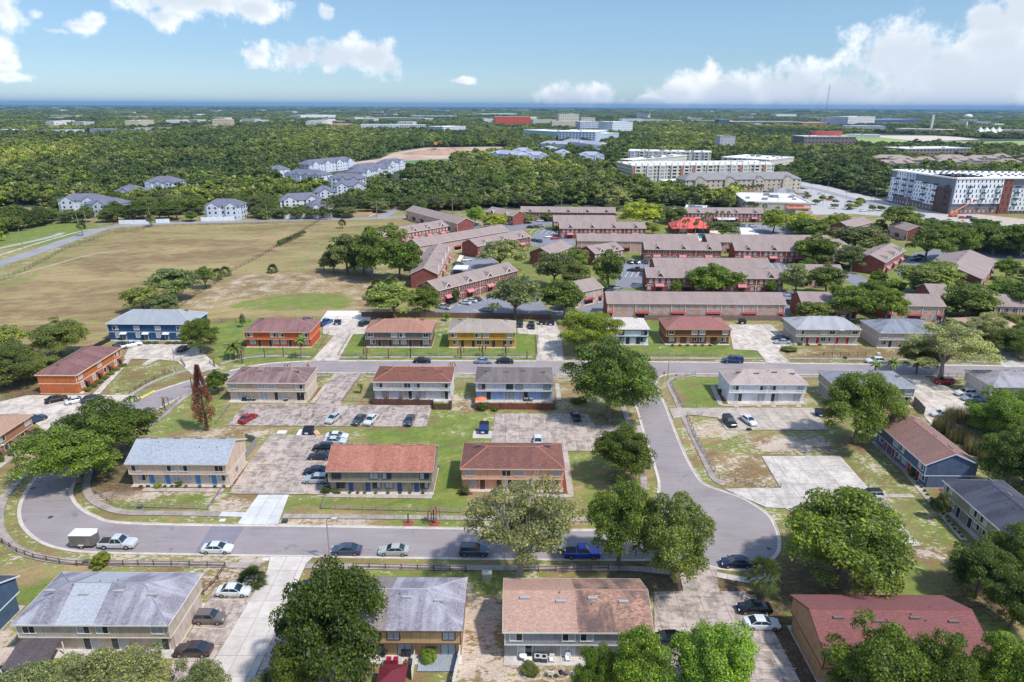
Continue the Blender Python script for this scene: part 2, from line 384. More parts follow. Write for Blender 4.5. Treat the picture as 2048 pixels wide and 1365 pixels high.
def inpoly(X, Y, poly):
    ins = np.zeros(X.shape, bool); n = len(poly); j = n - 1
    for i in range(n):
        xi, yi = poly[i]; xj, yj = poly[j]
        if yi != yj:
            ins ^= ((yi > Y) != (yj > Y)) & (X < (xj - xi) * (Y - yi) / (yj - yi) + xi)
        j = i
    return ins
# ================================================================= GROUND
GX0, GX1, GY0, GY1, GS = -330., 290., 44., 470., 1.25
nx = int((GX1 - GX0) / GS) + 1; ny = int((GY1 - GY0) / GS) + 1
gx = np.linspace(GX0, GX1, nx); gy = np.linspace(GY0, GY1, ny); XX, YY = np.meshgrid(gx, gy)
ch = {'R': np.full(XX.shape, .5), 'G': np.full(XX.shape, .30), 'B': np.zeros(XX.shape)}
def blot(c, val, pts, raw=False, a=1.0):
    p = pts if raw else P2(pts)
    m = inpoly(XX, YY, p); ch[c][m] = ch[c][m] * (1 - a) + val * a
def spot(c, val, px, py, r, ry=None, a=1.0):
    x, y = g(px, py); ry = ry or r
    d = np.sqrt(((XX - x) / r) ** 2 + ((YY - y) / ry) ** 2); w = np.clip(1.3 - d, 0, 1) * a
    ch[c][:] = ch[c] * (1 - w) + val * w
def zone(pts, r=None, gg=None, b=None):
    for c, v in (('R', r), ('G', gg), ('B', b)):
        if v is not None: blot(c, v, pts)
# big dry field
zone([(-500, 700), (0, 560), (205, 468), (300, 450), (640, 440), (820, 432), (840, 450), (735, 470), (720, 520), (745, 560), (760, 640), (500, 640), (180, 690), (60, 720)], .30, .12)
zone([(0, 640), (0, 585), (230, 500), (500, 470), (640, 452), (560, 500), (440, 545), (270, 590), (100, 650)], .10, .08)
zone([(400, 620), (330, 610), (500, 545), (640, 545), (745, 560), (755, 622)], .22, .38)
zone([(455, 615), (490, 602), (560, 590), (680, 588), (705, 600), (690, 618), (560, 622)], .78, .0); zone([(430, 622), (560, 582), (720, 582), (735, 610), (600, 632)], .5, .15) if False else None
zone([(0, 580), (0, 555), (200, 478), (300, 455), (230, 470), (60, 555)], .45, .2)
zone([(0, 500), (0, 470), (140, 440), (200, 455), (90, 490)], .95, .05)
zone([(560, 540), (650, 470), (760, 440), (760, 445), (690, 500), (640, 540)], .42, .22)
zone([(1030, 470), (1120, 440), (1560, 440), (1700, 470), (2048, 520), (2048, 640), (1560, 640), (1560, 590), (1210, 600), (900, 560)], .75, .15)
# bright lawns along the north street
zone([(430, 650), (490, 640), (650, 668), (620, 722), (440, 726)], .98, .06)
zone([(700, 668), (1075, 660), (1080, 720), (680, 720)], 1.0, .04)
zone([(1240, 650), (1330, 640), (1470, 690), (1530, 705), (1530, 716), (1240, 716)], .92, .08)
zone([(1560, 700), (1860, 690), (1860, 718), (1575, 716)], .25, .30)
zone([(1725, 660), (1760, 690), (1740, 695)], 1, 0)
zone([(1340, 765), (1440, 752), (1460, 812), (1366, 818)], .85, .10)
zone([(1625, 752), (1660, 752), (1680, 815), (1625, 812)], .6, .35)
# house plots of the middle block
zone([(310, 860), (390, 785), (440, 790), (450, 850), (430, 870), (330, 872)], .75, .22)
zone([(330, 868), (480, 852), (560, 858), (520, 875), (400, 875)], .2, .50)
zone([(860, 770), (950, 770), (985, 830), (985, 880), (920, 1000), (860, 985), (880, 880), (740, 870), (640, 860), (860, 855)], .80, .26)
zone([(745, 862), (880, 862), (890, 882), (735, 884)], 1.0, .02)
zone([(875, 885), (925, 885), (920, 1000), (865, 985)], .95, .08)
zone([(905, 795), (950, 795), (975, 826), (905, 826)], .45, .55)
zone([(565, 1000), (925, 1000), (925, 1022), (560, 1022)], .92, .10)
zone([(190, 985), (500, 992), (480, 1020), (230, 1018)], .75, .30)
zone([(190, 978), (420, 978), (300, 1000), (170, 1000)], .35, .62)
zone([(440, 995), (512, 995), (490, 1024), (420, 1022)], .35, .55)
zone([(560, 1036), (925, 1040), (925, 1050), (560, 1048)], .30, .62)
zone([(750, 1036), (925, 1040), (925, 1052), (760, 1050)], .85, .15)
zone([(200, 1022), (480, 1033), (470, 1046), (240, 1043)], .72, .32)
zone([(1130, 890), (1260, 880), (1300, 960), (1280, 1030), (1150, 1030)], .55, .22)
zone([(1105, 745), (1180, 760), (1190, 830), (1105, 830)], .30, .35, .15)
zone([(1370, 840), (1440, 840), (1470, 870), (1680, 862), (1760, 850), (1800, 900), (1840, 990), (1740, 985), (1680, 912), (1522, 912), (1560, 975), (1440, 975)], .60, .30)
zone([(1385, 850), (1440, 842), (1500, 862), (1380, 880)], .2, .55)
zone([(1400, 905), (1520, 905), (1558, 975), (1440, 972)], .25, .42)
zone([(1480, 870), (1640, 875), (1680, 905), (1530, 908)], .35, .58)
zone([(1700, 890), (1790, 890), (1850, 990), (1745, 985)], .6, .38)
zone([(1790, 1000), (1850, 995), (1950, 1080), (1900, 1110), (1850, 1090)], .7, .30)
zone([(1810, 1100), (1890, 1090), (1900, 1130), (1830, 1140)], .35, .60)
zone([(1720, 1120), (1900, 1130), (2048, 1280), (1990, 1300), (1780, 1190)], .70, .16)
zone([(1330, 770), (1350, 765), (1420, 930), (1398, 940)], .4, .45)
# south side
zone([(-60, 1095), (60, 1115), (200, 1130), (130, 1160), (20, 1260), (-60, 1330)], .42, .26)
zone([(20, 1180), (130, 1140), (90, 1200), (20, 1240)], .85, .15)
zone([(-60, 1240), (20, 1260), (40, 1340), (-60, 1420)], .3, .6)
zone([(400, 1135), (530, 1135), (500, 1180), (420, 1195), (400, 1160)], .35, .58)
zone([(610, 1136), (700, 1138), (680, 1170), (590, 1178)], .2, .22)
zone([(700, 1138), (1010, 1142), (1005, 1180), (930, 1160), (700, 1150)], .85, .15)
zone([(930, 1170), (1000, 1180), (1000, 1365), (900, 1365), (930, 1250)], .25, .72)
zone([(940, 1145), (990, 1150), (975, 1200), (935, 1195)], .9, .1)
zone([(1000, 1320), (1300, 1320), (1300, 1400), (1000, 1400)], .35, .50, .2)
zone([(110, 1095), (540, 1112), (540, 1124), (160, 1120)], .45, .45)
zone([(620, 1117), (1200, 1122), (1200, 1132), (620, 1126)], .62, .28)
zone([(0, 990), (60, 925), (120, 905), (60, 970), (20, 1000)], .55, .30)
zone([(0, 925), (60, 885), (110, 872), (70, 925), (20, 965), (0, 985)], .5, .35)
# leaf litter and mulch under the big trees
for a in [(200, 930, 12, 9), (250, 900, 8, 8), (1225, 835, 9, 7), (1240, 960, 6, 6), (1350, 1160, 10, 8), (1230, 1130, 7, 5), (1640, 1150, 13, 9), (1560, 1180, 10, 6), (1710, 885, 6, 6), (680, 1330, 10, 10), (1980, 1200, 10, 9), (50, 790, 12, 10), (250, 985, 6, 4), (1590, 1290, 5, 9), (1000, 1150, 4, 2), (230, 945, 8, 8), (415, 865, 3, 2.5), (440, 790, 3.5, 3), (1330, 1160, 8, 6), (420, 715, 4, 4)]:
    spot('B', .55, *a)
zone([(1525, 1200), (1580, 1300), (1660, 1400), (1600, 1400), (1530, 1230)], None, None, .9)
rs = np.random.RandomState(3)
def blur(a, k):
    for _ in range(k):
        a = (a + np.roll(a, 1, 0) + np.roll(a, -1, 0) + np.roll(a, 1, 1) + np.roll(a, -1, 1)) / 5
    return a
for c in ch: ch[c] = blur(ch[c], 2)
verts = np.stack([XX.ravel(), YY.ravel(), np.zeros(XX.size)], 1)
ii = np.arange(nx * ny).reshape(ny, nx)
fq = np.stack([ii[:-1, :-1].ravel(), ii[:-1, 1:].ravel(), ii[1:, 1:].ravel(), ii[1:, :-1].ravel()], 1)
ext = []; BIG = 60000.
o0 = len(verts)
ov = [(-BIG, -3000, 0), (BIG, -3000, 0), (BIG, GY0, 0), (-BIG, GY0, 0), (GX0, GY0, 0), (GX1, GY0, 0), (GX0, GY1, 0), (GX1, GY1, 0), (-BIG, GY1, 0), (BIG, GY1, 0), (BIG, BIG, 0), (-BIG, BIG, 0)]
of = [(0, 1, 2, 3), (3, 4, 6, 8), (5, 2, 9, 7), (8, 9, 10, 11)]
verts = np.concatenate([verts, np.array(ov, float)]); faces = fq.tolist() + [tuple(o0 + k for k in f) for f in of]
gm = bpy.data.meshes.new('ground'); gm.from_pydata(verts.tolist(), [], faces)
ca = gm.color_attributes.new('zone', 'FLOAT_COLOR', 'POINT')
col = np.ones((len(verts), 4), np.float32)
col[:o0, 0] = ch['R'].ravel(); col[:o0, 1] = ch['G'].ravel(); col[:o0, 2] = ch['B'].ravel(); col[o0:, :3] = (.5, .2, .0)
ca.data.foreach_set('color', col.ravel())
m, t, b = newmat('grass_and_sand'); P = POS(t)
at = t.nodes.new('ShaderNodeAttribute'); at.attribute_name = 'zone'; sp_ = t.nodes.new('ShaderNodeSeparateColor'); t.links.new(at.outputs['Color'], sp_.inputs[0])
zr, zg, zb = sp_.outputs[0], sp_.outputs[1], sp_.outputs[2]
a1 = NOISE(t, P, .16, 6, .62); a2 = NOISE(t, P, 1.3, 5, .68, (.7, 1.25, 1), .5); a3 = NOISE(t, P, 7, 3, .6); a4 = NOISE(t, P, .03, 5, .6, (.5, 1.4, 1), .8); a5 = NOISE(t, P, .6, 4, .6)
gr = MIXC(t, SS(t, MA(t, 'ADD', MA(t, 'MULTIPLY', a1, .6), MA(t, 'MULTIPLY', a5, .4)), .38, .62), (.085, .165, .016, 1), (.205, .215, .045, 1))
dry = MIXC(t, SS(t, MA(t, 'ADD', MA(t, 'MULTIPLY', a4, .6), MA(t, 'MULTIPLY', a1, .4)), .4, .6), (.200, .132, .056, 1), (.34, .25, .115, 1))
lf = SS(t, MA(t, 'ADD', zr, MA(t, 'ADD', MA(t, 'MULTIPLY', MA(t, 'SUBTRACT', a1, .5), 2.8), MA(t, 'MULTIPLY', MA(t, 'SUBTRACT', a5, .5), 1.2))), .22, .82)
c = MIXC(t, lf, dry, gr)
lit = SS(t, MA(t, 'ADD', zb, MA(t, 'MULTIPLY', MA(t, 'SUBTRACT', a2, .5), 1.2)), .3, .65)
c = MIXC(t, lit, c, MIXC(t, a3, (.05, .028, .018, 1), (.135, .075, .05, 1)))
sn = MA(t, 'ADD', MA(t, 'MULTIPLY', zg, 1.0), MA(t, 'ADD', MA(t, 'MULTIPLY', MA(t, 'SUBTRACT', a2, .5), 1.7), MA(t, 'MULTIPLY', MA(t, 'SUBTRACT', a1, .5), 1.3)))
sm = SS(t, sn, .43, .55)
c = MIXC(t, MA(t, 'MULTIPLY', sm, MA(t, 'SUBTRACT', 1, MA(t, 'MULTIPLY', lit, .75))), c, MIXC(t, a3, (.36, .27, .21, 1), (.56, .46, .38, 1)))
c = MIXC(t, .75, c, RAMP(t, MA(t, 'ADD', MA(t, 'MULTIPLY', a3, .6), MA(t, 'MULTIPLY', NOISE(t, P, 2.4, 4, .7), .4)), [(.34, (.24, .24, .24, 1)), (.66, (.82, .82, .82, 1))]), 'OVERLAY')
rv_ = t.nodes.new('ShaderNodeMapping'); rv_.inputs['Rotation'].default_value = (0, 0, -.5); t.links.new(P, rv_.inputs[0]); mow = NOISE(t, rv_.outputs[0], .5, 3, .6, (.05, 1, 1))
c = MIXC(t, .45, c, RAMP(t, mow, [(.35, (.36, .36, .36, 1)), (.65, (.66, .66, .66, 1))]), 'OVERLAY')
t.links.new(c, b.inputs['Base Color']); b.inputs['Roughness'].default_value = .95; bump(t, b, MA(t, 'ADD', a3, a2), .06, .5)
gm.materials.append(m); GRASS = m
go = bpy.data.objects.new('ground', gm); C.objects.link(go); go['kind'] = 'structure'
# far woodland floor
m, t, b = newmat('woodland_floor'); P = POS(t)
t.links.new(RAMP(t, NOISE(t, P, .02, 6), [(.35, (.03, .045, .018, 1)), (.65, (.075, .085, .04, 1))]), b.inputs['Base Color']); b.inputs['Roughness'].default_value = 1
wf = MB().sheet([(-6000, 471), (6000, 471), (40000, 40000), (-40000, 40000)], .004)
wf2 = struct('woodland_floor', wf, m)

# ================================================================= ROADS
ASPH = asphalt((150, 140, 139)); KERB = concrete((206, 196, 184), .25, 3)
def road(name, pts, z, mat=ASPH): return struct(name, MB().sheet(pts, z), mat)
outer = smooth_line(P2([(460, 742), (430, 750), (378, 762), (309, 784), (278, 797), (225, 825), (165, 862), (110, 908), (68, 958), (42, 1001), (37, 1035), (50, 1062), (85, 1088), (137, 1102), (205, 1107), (410, 1111), (700, 1116), (1000, 1120), (1230, 1122), (1330, 1122), (1396, 1125)]), 1.2)
bulb = smooth_line(P2([(1396, 1125), (1434, 1138), (1482, 1141), (1530, 1130), (1556, 1108), (1560, 1080), (1550, 1049), (1534, 1027), (1491, 999), (1452, 984), (1417, 972), (1399, 958), (1373, 914), (1351, 863), (1333, 815), (1317, 778), (1314, 762), (1326, 752), (1344, 749)]), .8)
inner = smooth_line(P2([(560, 747), (500, 751), (450, 757), (405, 772), (375, 788), (338, 807), (309, 824), (255, 862), (205, 905), (165, 945), (148, 972), (145, 992), (161, 1015), (191, 1032), (239, 1045), (410, 1050), (560, 1051), (929, 1057), (1175, 1060), (1240, 1055), (1285, 1035), (1308, 1005), (1317, 972), (1309, 936), (1298, 903), (1286, 865), (1278, 836), (1262, 785), (1250, 762), (1235, 751)]), 1.0)
nN = smooth_line(P2([(2300, 742), (2048, 733), (1600, 727), (1320, 724), (1000, 722), (700, 722), (600, 723), (540, 727), (500, 733), (460, 742)]), 4)
nS = P2([(1344, 749), (1480, 749), (1629, 750), (1848, 752), (2048, 756), (2300, 766)])
midS = P2([(560, 747), (640, 746), (1000, 748), (1235, 751)])
road('loop_road', outer + [g(1396, 1124)] + inner[::-1][:0] + bulb + [g(1235, 750)] + inner[::-1] + [g(560, 735), g(460, 742)], .020)
road('street_north', nN + [g(430, 750), g(560, 748)] + midS[1:] + nS, .016)
# patch of newer tar
struct('road_patch', MB().sheet(P2([(424, 1052), (489, 1054), (454, 1110), (388, 1108)]), .026), asphalt((128, 124, 134), 'tar_patch'))
def strip(mb, line, w, z0, z1, side=1, m=0):
    o = offset(line, w * side)
    for k in range(len(line) - 1):
        a, b_, c_, d_ = line[k], line[k + 1], o[k + 1], o[k]
        if z1 - z0 < .02: mb.poly([(a[0], a[1], z1), (b_[0], b_[1], z1), (c_[0], c_[1], z1), (d_[0], d_[1], z1)] if side > 0 else [(d_[0], d_[1], z1), (c_[0], c_[1], z1), (b_[0], b_[1], z1), (a[0], a[1], z1)], m)
        else: mb.prism([a, b_, c_, d_], z0, z1, m)
def kerb(name, line, side):
    mb = MB(); strip(mb, line, .42, .03, .03, side); strip(mb, line, .16, 0, .10, -side); return struct(name, mb, KERB)
kerb('kerb_outer', outer[3:], 1); kerb('kerb_culdesac', bulb, 1); kerb('kerb_inner', inner, -1)
kerb('kerb_north', nN, 1 if False else 1); kerb('kerb_south', nS, 1); kerb('kerb_middle', midS, 1)

def clip(poly, x0, y0, x1, y1):
    def cut(p, f, it):
        o = []
        for i in range(len(p)):
            a, b_ = p[i - 1], p[i]; fa, fb = f(a), f(b_)
            if fb >= 0:
                if fa < 0: o.append(it(a, b_, fa, fb))
                o.append(b_)
            elif fa >= 0: o.append(it(a, b_, fa, fb))
        return o
    it = lambda a, b_, fa, fb: (a[0] + (b_[0] - a[0]) * fa / (fa - fb), a[1] + (b_[1] - a[1]) * fa / (fa - fb))
    for f in (lambda q: q[0] - x0, lambda q: x1 - q[0], lambda q: q[1] - y0, lambda q: y1 - q[1]):
        if not poly: return []
        poly = cut(poly, f, it)
    return poly
def area(p): return sum(p[i - 1][0] * p[i][1] - p[i][0] * p[i - 1][1] for i in range(len(p))) / 2
JOINT = plain((92, 86, 78), .95, .3, 2)
def lot(name, pts, mat, cx=3.0, cy=3.4, z=.13, ox=0, oy=0, raw=False, piece='slab', gap=.05):
    p = pts if raw else P2(pts)
    if area(p) < 0: p = p[::-1]
    base = struct(name, MB().prism(p, 0, z - .03), JOINT)
    x0 = min(q[0] for q in p); x1 = max(q[0] for q in p); y0 = min(q[1] for q in p); y1 = max(q[1] for q in p)
    n = 0
    for i in range(int((x1 - x0) / cx) + 1):
        for j in range(int((y1 - y0) / cy) + 1):
            q = clip(p, x0 + i * cx + gap / 2 - ox, y0 + j * cy + gap / 2 - oy, x0 + (i + 1) * cx - gap / 2 - ox, y0 + (j + 1) * cy - gap / 2 - oy)
            if len(q) < 3 or abs(area(q)) < .12: continue
            MB().prism(q, z - .06, z + R.uniform(-.006, .006)).build(piece, mat, base); n += 1
    return base
def lines(base, segs, w=.12, z=.142, mat=None):
    for a, b_ in segs:
        (x0, y0), (x1, y1) = g(*a), g(*b_); L = math.hypot(x1 - x0, y1 - y0); nx_, ny_ = -(y1 - y0) / L * w / 2, (x1 - x0) / L * w / 2
        MB().prism([(x0 + nx_, y0 + ny_), (x1 + nx_, y1 + ny_), (x1 - nx_, y1 - ny_), (x0 - nx_, y0 - ny_)], .125, z).build('stall_line', mat or LINE, base)
LINE = plain((214, 196, 172), .8, .25, 2); YEL = plain((222, 196, 90), .8, .15, 2); WLINE = plain((225, 225, 222), .8, .15, 2)
CW = concrete((184, 168, 156), .55, 1, cracks=True); CD = concrete((180, 164, 154), .66, 2, cracks=True); CB = concrete((204, 203, 200), .12, 3); CL1 = concrete((184, 171, 158), .30, 4); CSW = concrete((166, 154, 144), .32, 5); CBR = concrete((204, 192, 178), .42, 6)
L1 = lot('parking_lot_west', [(490, 810), (865, 812), (853, 855), (453, 852)], CD, 3.1, 5.3)
lines(L1, [((453 + i * 27.0 + 30, 851), (470 + i * 26.4 + 30, 832)) for i in range(13)])
lot('driveway_north', [(670, 747), (727, 748), (692, 790), (683, 811), (630, 811)], CD, 2.6, 3.2)
L2 = lot('parking_lot_centre', [(541, 871), (700, 873), (651, 990), (458, 989), (499, 924)], CW, 2.9, 2.8)
lines(L2, [((541 - k * 13.2, 884 + k * 14.5), (594 - k * 12.5, 885 + k * 14.6)) for k in range(7)])
lot('driveway_centre', [(517, 991), (578, 991), (556, 1050), (475, 1049)], CB, 2.4, 2.6)
L3 = lot('parking_lot_east', [(991, 828), (1175, 829), (1190, 852), (1281, 853), (1287, 866), (1205, 872), (1190, 903), (1125, 903), (1122, 887), (982, 887)], CW, 3.0, 4.6)
lines(L3, [((1008 + i * 28, 829), (1004 + i * 28, 850)) for i in range(6)] + [((1127 + i * 22, 883), (1130 + i * 22, 902)) for i in range(3)])
L4 = lot('parking_lot_across_the_road', [(1338, 818), (1378, 817), (1625, 817), (1656, 861), (1452, 861), (1435, 836), (1375, 831), (1347, 839)], CL1, 3.1, 3.6)
lines(L4, [((1455 + i * 28, 860), (1440 + i * 27, 842)) for i in range(8)])
L5 = lot('cracked_parking_lot', [(1523, 914), (1680, 913), (1742, 984), (1842, 1093), (1740, 1093), (1650, 1060), (1570, 1018), (1532, 1016), (1448, 979), (1561, 977)], concrete((200, 190, 180), .32, 7, cracks=True), 4.4, 4.8)
L6 = lot('parking_lot_northeast', [(1457, 650), (1540, 650), (1588, 688), (1556, 704), (1580, 727), (1533, 727), (1514, 702), (1466, 700)], CBR, 3.4, 5)
L7 = lot('parking_lot_far_east', [(1800, 751), (1848, 752), (1872, 768), (1948, 792), (1965, 812), (1955, 855), (1868, 858), (1826, 805)], CBR, 3.2, 4)
lines(L7, [((1826 + i * 4, 800 + i * 9), (1866 + i * 3, 801 + i * 9)) for i in range(5)])
L8 = lot('driveway_mustard_house', [(1034, 645), (1112, 645), (1122, 672), (1128, 723), (1072, 723), (1076, 671), (1035, 668)], CBR, 3.2, 5)
L9 = lot('driveway_orange_house', [(648, 640), (738, 640), (732, 668), (706, 670), (676, 723), (622, 723), (668, 673), (645, 668)], CBR, 3.4, 5)
L10 = lot('parking_lot_blue_house', [(262, 689), (388, 690), (440, 737), (384, 750), (355, 724), (318, 720), (290, 733), (283, 731), (300, 719), (246, 719)], CBR, 3.2, 5)
lines(L10, [((290 + i * 24, 690), (276 + i * 24, 700)) for i in range(5)])
L11 = lot('parking_lot_orange_house', [(53, 792), (268, 791), (280, 797), (165, 860), (112, 869), (95, 868), (60, 838), (-30, 835), (-20, 810)], CBR, 3.2, 5)
lines(L11, [((66 + i * 30, 794), (40 + i * 30, 808)) for i in range(7)])
L12 = lot('driveway_southwest', [(541, 1113), (628, 1114), (613, 1128), (511, 1352), (505, 1400), (400, 1400), (431, 1318), (535, 1142)], concrete((202, 192, 182), .16, 8), 2.62, 3.4)
L12b = lot('parking_bays_southwest', [(431, 1176), (512, 1180), (431, 1317), (402, 1400), (330, 1400), (346, 1327)], CW, 3.2, 2.9)
lines(L12b, [((421, 1200), (488, 1202)), ((391, 1257), (455, 1260)), ((370, 1291), (440, 1294)), ((345, 1326), (420, 1329))])
lot('parking_bays_south', [(584, 1180), (650, 1184), (640, 1400), (508, 1400), (513, 1352)], CW, 3.2, 2.9)
L13 = lot('parking_lot_southeast', [(1434, 1138), (1431, 1152), (1440, 1184), (1486, 1185), (1512, 1197), (1608, 1380), (1615, 1400), (1310, 1400), (1308, 1185), (1366, 1184), (1360, 1152), (1385, 1127)], CW, 3.3, 3.0)
lines(L13, [((1483, 1221), (1535, 1222)), ((1495, 1252), (1548, 1252)), ((1512, 1302), (1570, 1303)), ((1527, 1338), (1592, 1339)), ((1310, 1272), (1350, 1272))])
struct('yellow_kerb', MB().prism(P2([(281, 797), (309, 781), (311, 783), (284, 799)]), .10, .145), YEL)
def walk(name, pts, w=1.3, mat=CSW, z=.115, step=1.6, smooth=True, fresh=()):
    p = P2(pts); ln = smooth_line(p, step) if smooth else p
    # re-space evenly
    out = [ln[0]]; acc = 0
    for a, b_ in zip(ln, ln[1:]):
        d = math.dist(a, b_)
        while acc + d >= step:
            tt = (step - acc) / d; a = (a[0] + (b_[0] - a[0]) * tt, a[1] + (b_[1] - a[1]) * tt); out.append(a); d = math.dist(a, b_); acc = 0
        acc += d
    l = offset(out, w / 2); r = offset(out, -w / 2)
    mbb = MB()
    for k in range(len(out) - 1): mbb.prism([l[k], l[k + 1], r[k + 1], r[k]], 0, z - .03)
    base = struct(name, mbb, JOINT)
    for k in range(min(len(out) - 1, 290)):
        q = [l[k], l[k + 1], r[k + 1], r[k]]; cx = sum(v[0] for v in q) / 4; cy = sum(v[1] for v in q) / 4
        q = [(cx + (v[0] - cx) * .975, cy + (v[1] - cy) * .975) for v in q]
        MB().prism(q, z - .04, z + R.uniform(-.004, .004)).build('slab', CB if k in fresh else mat, base)
walk('sidewalk_west', [(120, 902), (75, 928), (34, 965), (8, 1000), (-2, 1035), (4, 1068), (34, 1099), (85, 1117), (154, 1125), (240, 1127), (376, 1129), (540, 1133)], 1.4, fresh=(50, 51, 60))
walk('sidewalk_south', [(612, 1133), (700, 1134), (970, 1137), (1210, 1138), (1290, 1140), (1362, 1150)], 1.3)
walk('sidewalk_southeast', [(1432, 1150), (1470, 1158), (1510, 1164), (1570, 1150)], 1.3, concrete((196, 188, 178), .3, 5))
walk('sidewalk_inner', [(180, 940), (172, 975), (185, 1001), (212, 1016), (256, 1026), (376, 1028), (500, 1031)], 1.4, fresh=(24, 25, 26, 27))
walk('sidewalk_middle', [(566, 1033), (929, 1037), (1141, 1040), (1230, 1036), (1272, 1005), (1288, 970), (1284, 947), (1275, 910), (1268, 870)], 1.3)
walk('sidewalk_corner', [(1258, 850), (1248, 820), (1238, 790)], 1.3)
walk('sidewalk_side_road', [(1391, 752), (1358, 755), (1338, 762), (1340, 775), (1351, 797), (1366, 834), (1384, 870), (1413, 929), (1430, 962), (1460, 975)], 1.3)
walk('sidewalk_east', [(1391, 753), (1640, 755), (1800, 757)], 1.3); walk('sidewalk_far_east', [(1856, 757), (2048, 762)], 1.3)
walk('sidewalk_middle_north', [(560, 752), (665, 752)], 1.3); walk('sidewalk_middle_north_east', [(732, 754), (1230, 757)], 1.3)
walk('sidewalk_north_east', [(1128, 716), (1300, 717), (1531, 718)], 1.3); walk('sidewalk_north_far', [(1578, 718), (1700, 719), (1848, 721), (1990, 726)], 1.3)
walk('sidewalk_north', [(678, 716), (800, 715), (1072, 715)], 1.3); walk('sidewalk_north_west', [(440, 730), (473, 720), (530, 713), (622, 715)], 1.3)
walk('sidewalk_loop_west', [(256, 794), (300, 768), (348, 749), (376, 741)], 1.3); walk('sidewalk_loop_inner', [(300, 852), (334, 826), (362, 801), (392, 781)], 1.3)
walk('path_tan_house', [(-20, 950), (42, 900), (92, 868)], 1.3, CL1); walk('path_orange_house', [(192, 790), (262, 715)], 1.6, CBR)
for nm, a in [('path_cream_house', [(285, 980), (462, 982)]), ('path_terracotta_house', [(650, 992), (866, 995)]), ('path_pink_house', [(1060, 993), (1142, 993), (1128, 890)]), ('path_white_house', [(480, 800), (620, 804)]),
              ('path_navy_house', [(1755, 880), (1935, 1090)]), ('path_lawn', [(1762, 993), (1842, 993)]), ('path_bright_white_house', [(1424, 771), (1442, 812), (1620, 808)]), ('path_blue_white_house', [(1114, 768), (1119, 805)]),
              ('path_beige_side', [(655, 768), (622, 810)])]:
    walk(nm, a, 1.2, CL1, .11, 1.5, False)
for i, x in enumerate((1470, 1515, 1545, 1595)): walk('path_to_patio', [(x, 801), (x + 3, 817)], 1.1, CL1, .11, 1.5, False)
# red mulch beds
MUL = plain((122, 66, 52), .95, .45, 5, name='mulch')
for pts in ([(464, 970), (500, 922), (506, 924), (474, 972)], [(270, 974), (462, 971), (462, 977), (265, 980)], [(660, 985), (868, 987), (866, 991), (655, 989)], [(862, 985), (872, 930), (879, 932), (868, 988)],
            [(1095, 980), (1126, 980), (1124, 940), (1130, 940), (1133, 988), (1095, 988)], [(1430, 775), (1436, 774), (1455, 805), (1448, 808)], [(622, 800), (640, 775), (645, 776), (630, 801)], [(480, 688), (638, 690), (660, 690), (480, 692)], [(920, 984), (945, 984), (945, 990), (920, 990)], [(1800, 880), (1805, 878), (1900, 995), (1893, 998)]):
    struct('mulch_bed', MB().prism(P2(pts), 0, .05), MUL)
for px, py, r in ((817, 1047, .95), (868, 1047, 1.0)):
    x, y = g(px, py); struct('mulch_ring', MB().prism([(x + r * math.cos(a * .52) * 1, y + r * math.sin(a * .52)) for a in range(12)], 0, .06), plain((158, 82, 66), .95, .35, 5))
# sand yard behind the orange-red house, gravel path
struct('sand_yard', MB().sheet(P2([(655, 622), (745, 622), (740, 642), (640, 642)]), .012), concrete((226, 214, 200), .2, 9))
# ================================================================= far roads and ground surfaces
FA = asphalt((150, 148, 150)); FB = concrete((200, 194, 188), .25, 11)
def strip_px(name, line, w, mat, z=.02, smooth=True):
    ln = smooth_line(P2(line), 6) if smooth else P2(line)
    struct(name, MB().sheet(offset(ln, w / 2) + offset(ln, -w / 2)[::-1], z), mat)
strip_px('county_road', [(-260, 640), (-40, 542), (60, 508), (160, 473), (215, 456), (300, 449), (450, 444), (640, 440), (760, 436), (810, 434)], 8.5, FA)
strip_px('county_road_verge', [(-40, 524), (60, 492), (150, 466), (190, 458)], 1.6, CBR, .05)
strip_px('farm_track', [(-40, 505), (60, 484), (110, 472), (125, 466)], 4, concrete((176, 170, 164), .2, 12))
strip_px('residential_street', [(758, 437), (785, 422), (812, 404), (850, 388)], 7, FA, .024)
strip_px('residential_walk', [(738, 434), (770, 416), (800, 402)], 1.6, CBR, .05)
strip_px('dirt_path', [(0, 558), (90, 535), (130, 523), (190, 508), (250, 502)], 1.2, concrete((190, 172, 150), .3, 13), .014)
strip_px('highway', [(1560, 362), (1620, 372), (1700, 392), (1760, 408), (1840, 430), (1930, 455), (2060, 500)], 26, concrete((188, 182, 178), .2, 14), .02)
strip_px('highway_lane', [(1560, 366), (1620, 376), (1700, 397), (1760, 413), (1840, 436), (1930, 462), (2060, 508)], 9, FA, .028)
strip_px('distant_avenue', [(1190, 312), (1196, 290), (1208, 270), (1230, 250), (1262, 238)], 30, concrete((196, 194, 194), .15, 15), .02)
strip_px('avenue_near', [(1190, 312), (1205, 345), (1220, 372), (1240, 400)], 9, FA, .02)
struct('drugstore_parking', MB().sheet(P2([(1560, 380), (1640, 378), (1760, 408), (1830, 430), (1760, 432), (1700, 428), (1640, 430), (1560, 425)]), .012), concrete((176, 172, 170), .25, 16))
struct('building_site_ground', MB().sheet(P2([(1700, 400), (1830, 415), (2060, 440), (2060, 470), (1950, 460), (1820, 432)]), .010), concrete((198, 180, 166), .3, 17))
struct('side_street_east', MB().sheet(P2([(1950, 690), (1990, 690), (2060, 735), (2010, 735)]), .022), concrete((190, 182, 174), .3, 18))
struct('canal_bank', MB().sheet(P2([(770, 306), (800, 300), (830, 320), (900, 318), (900, 324), (800, 330)]), .012), plain((96, 130, 60)))
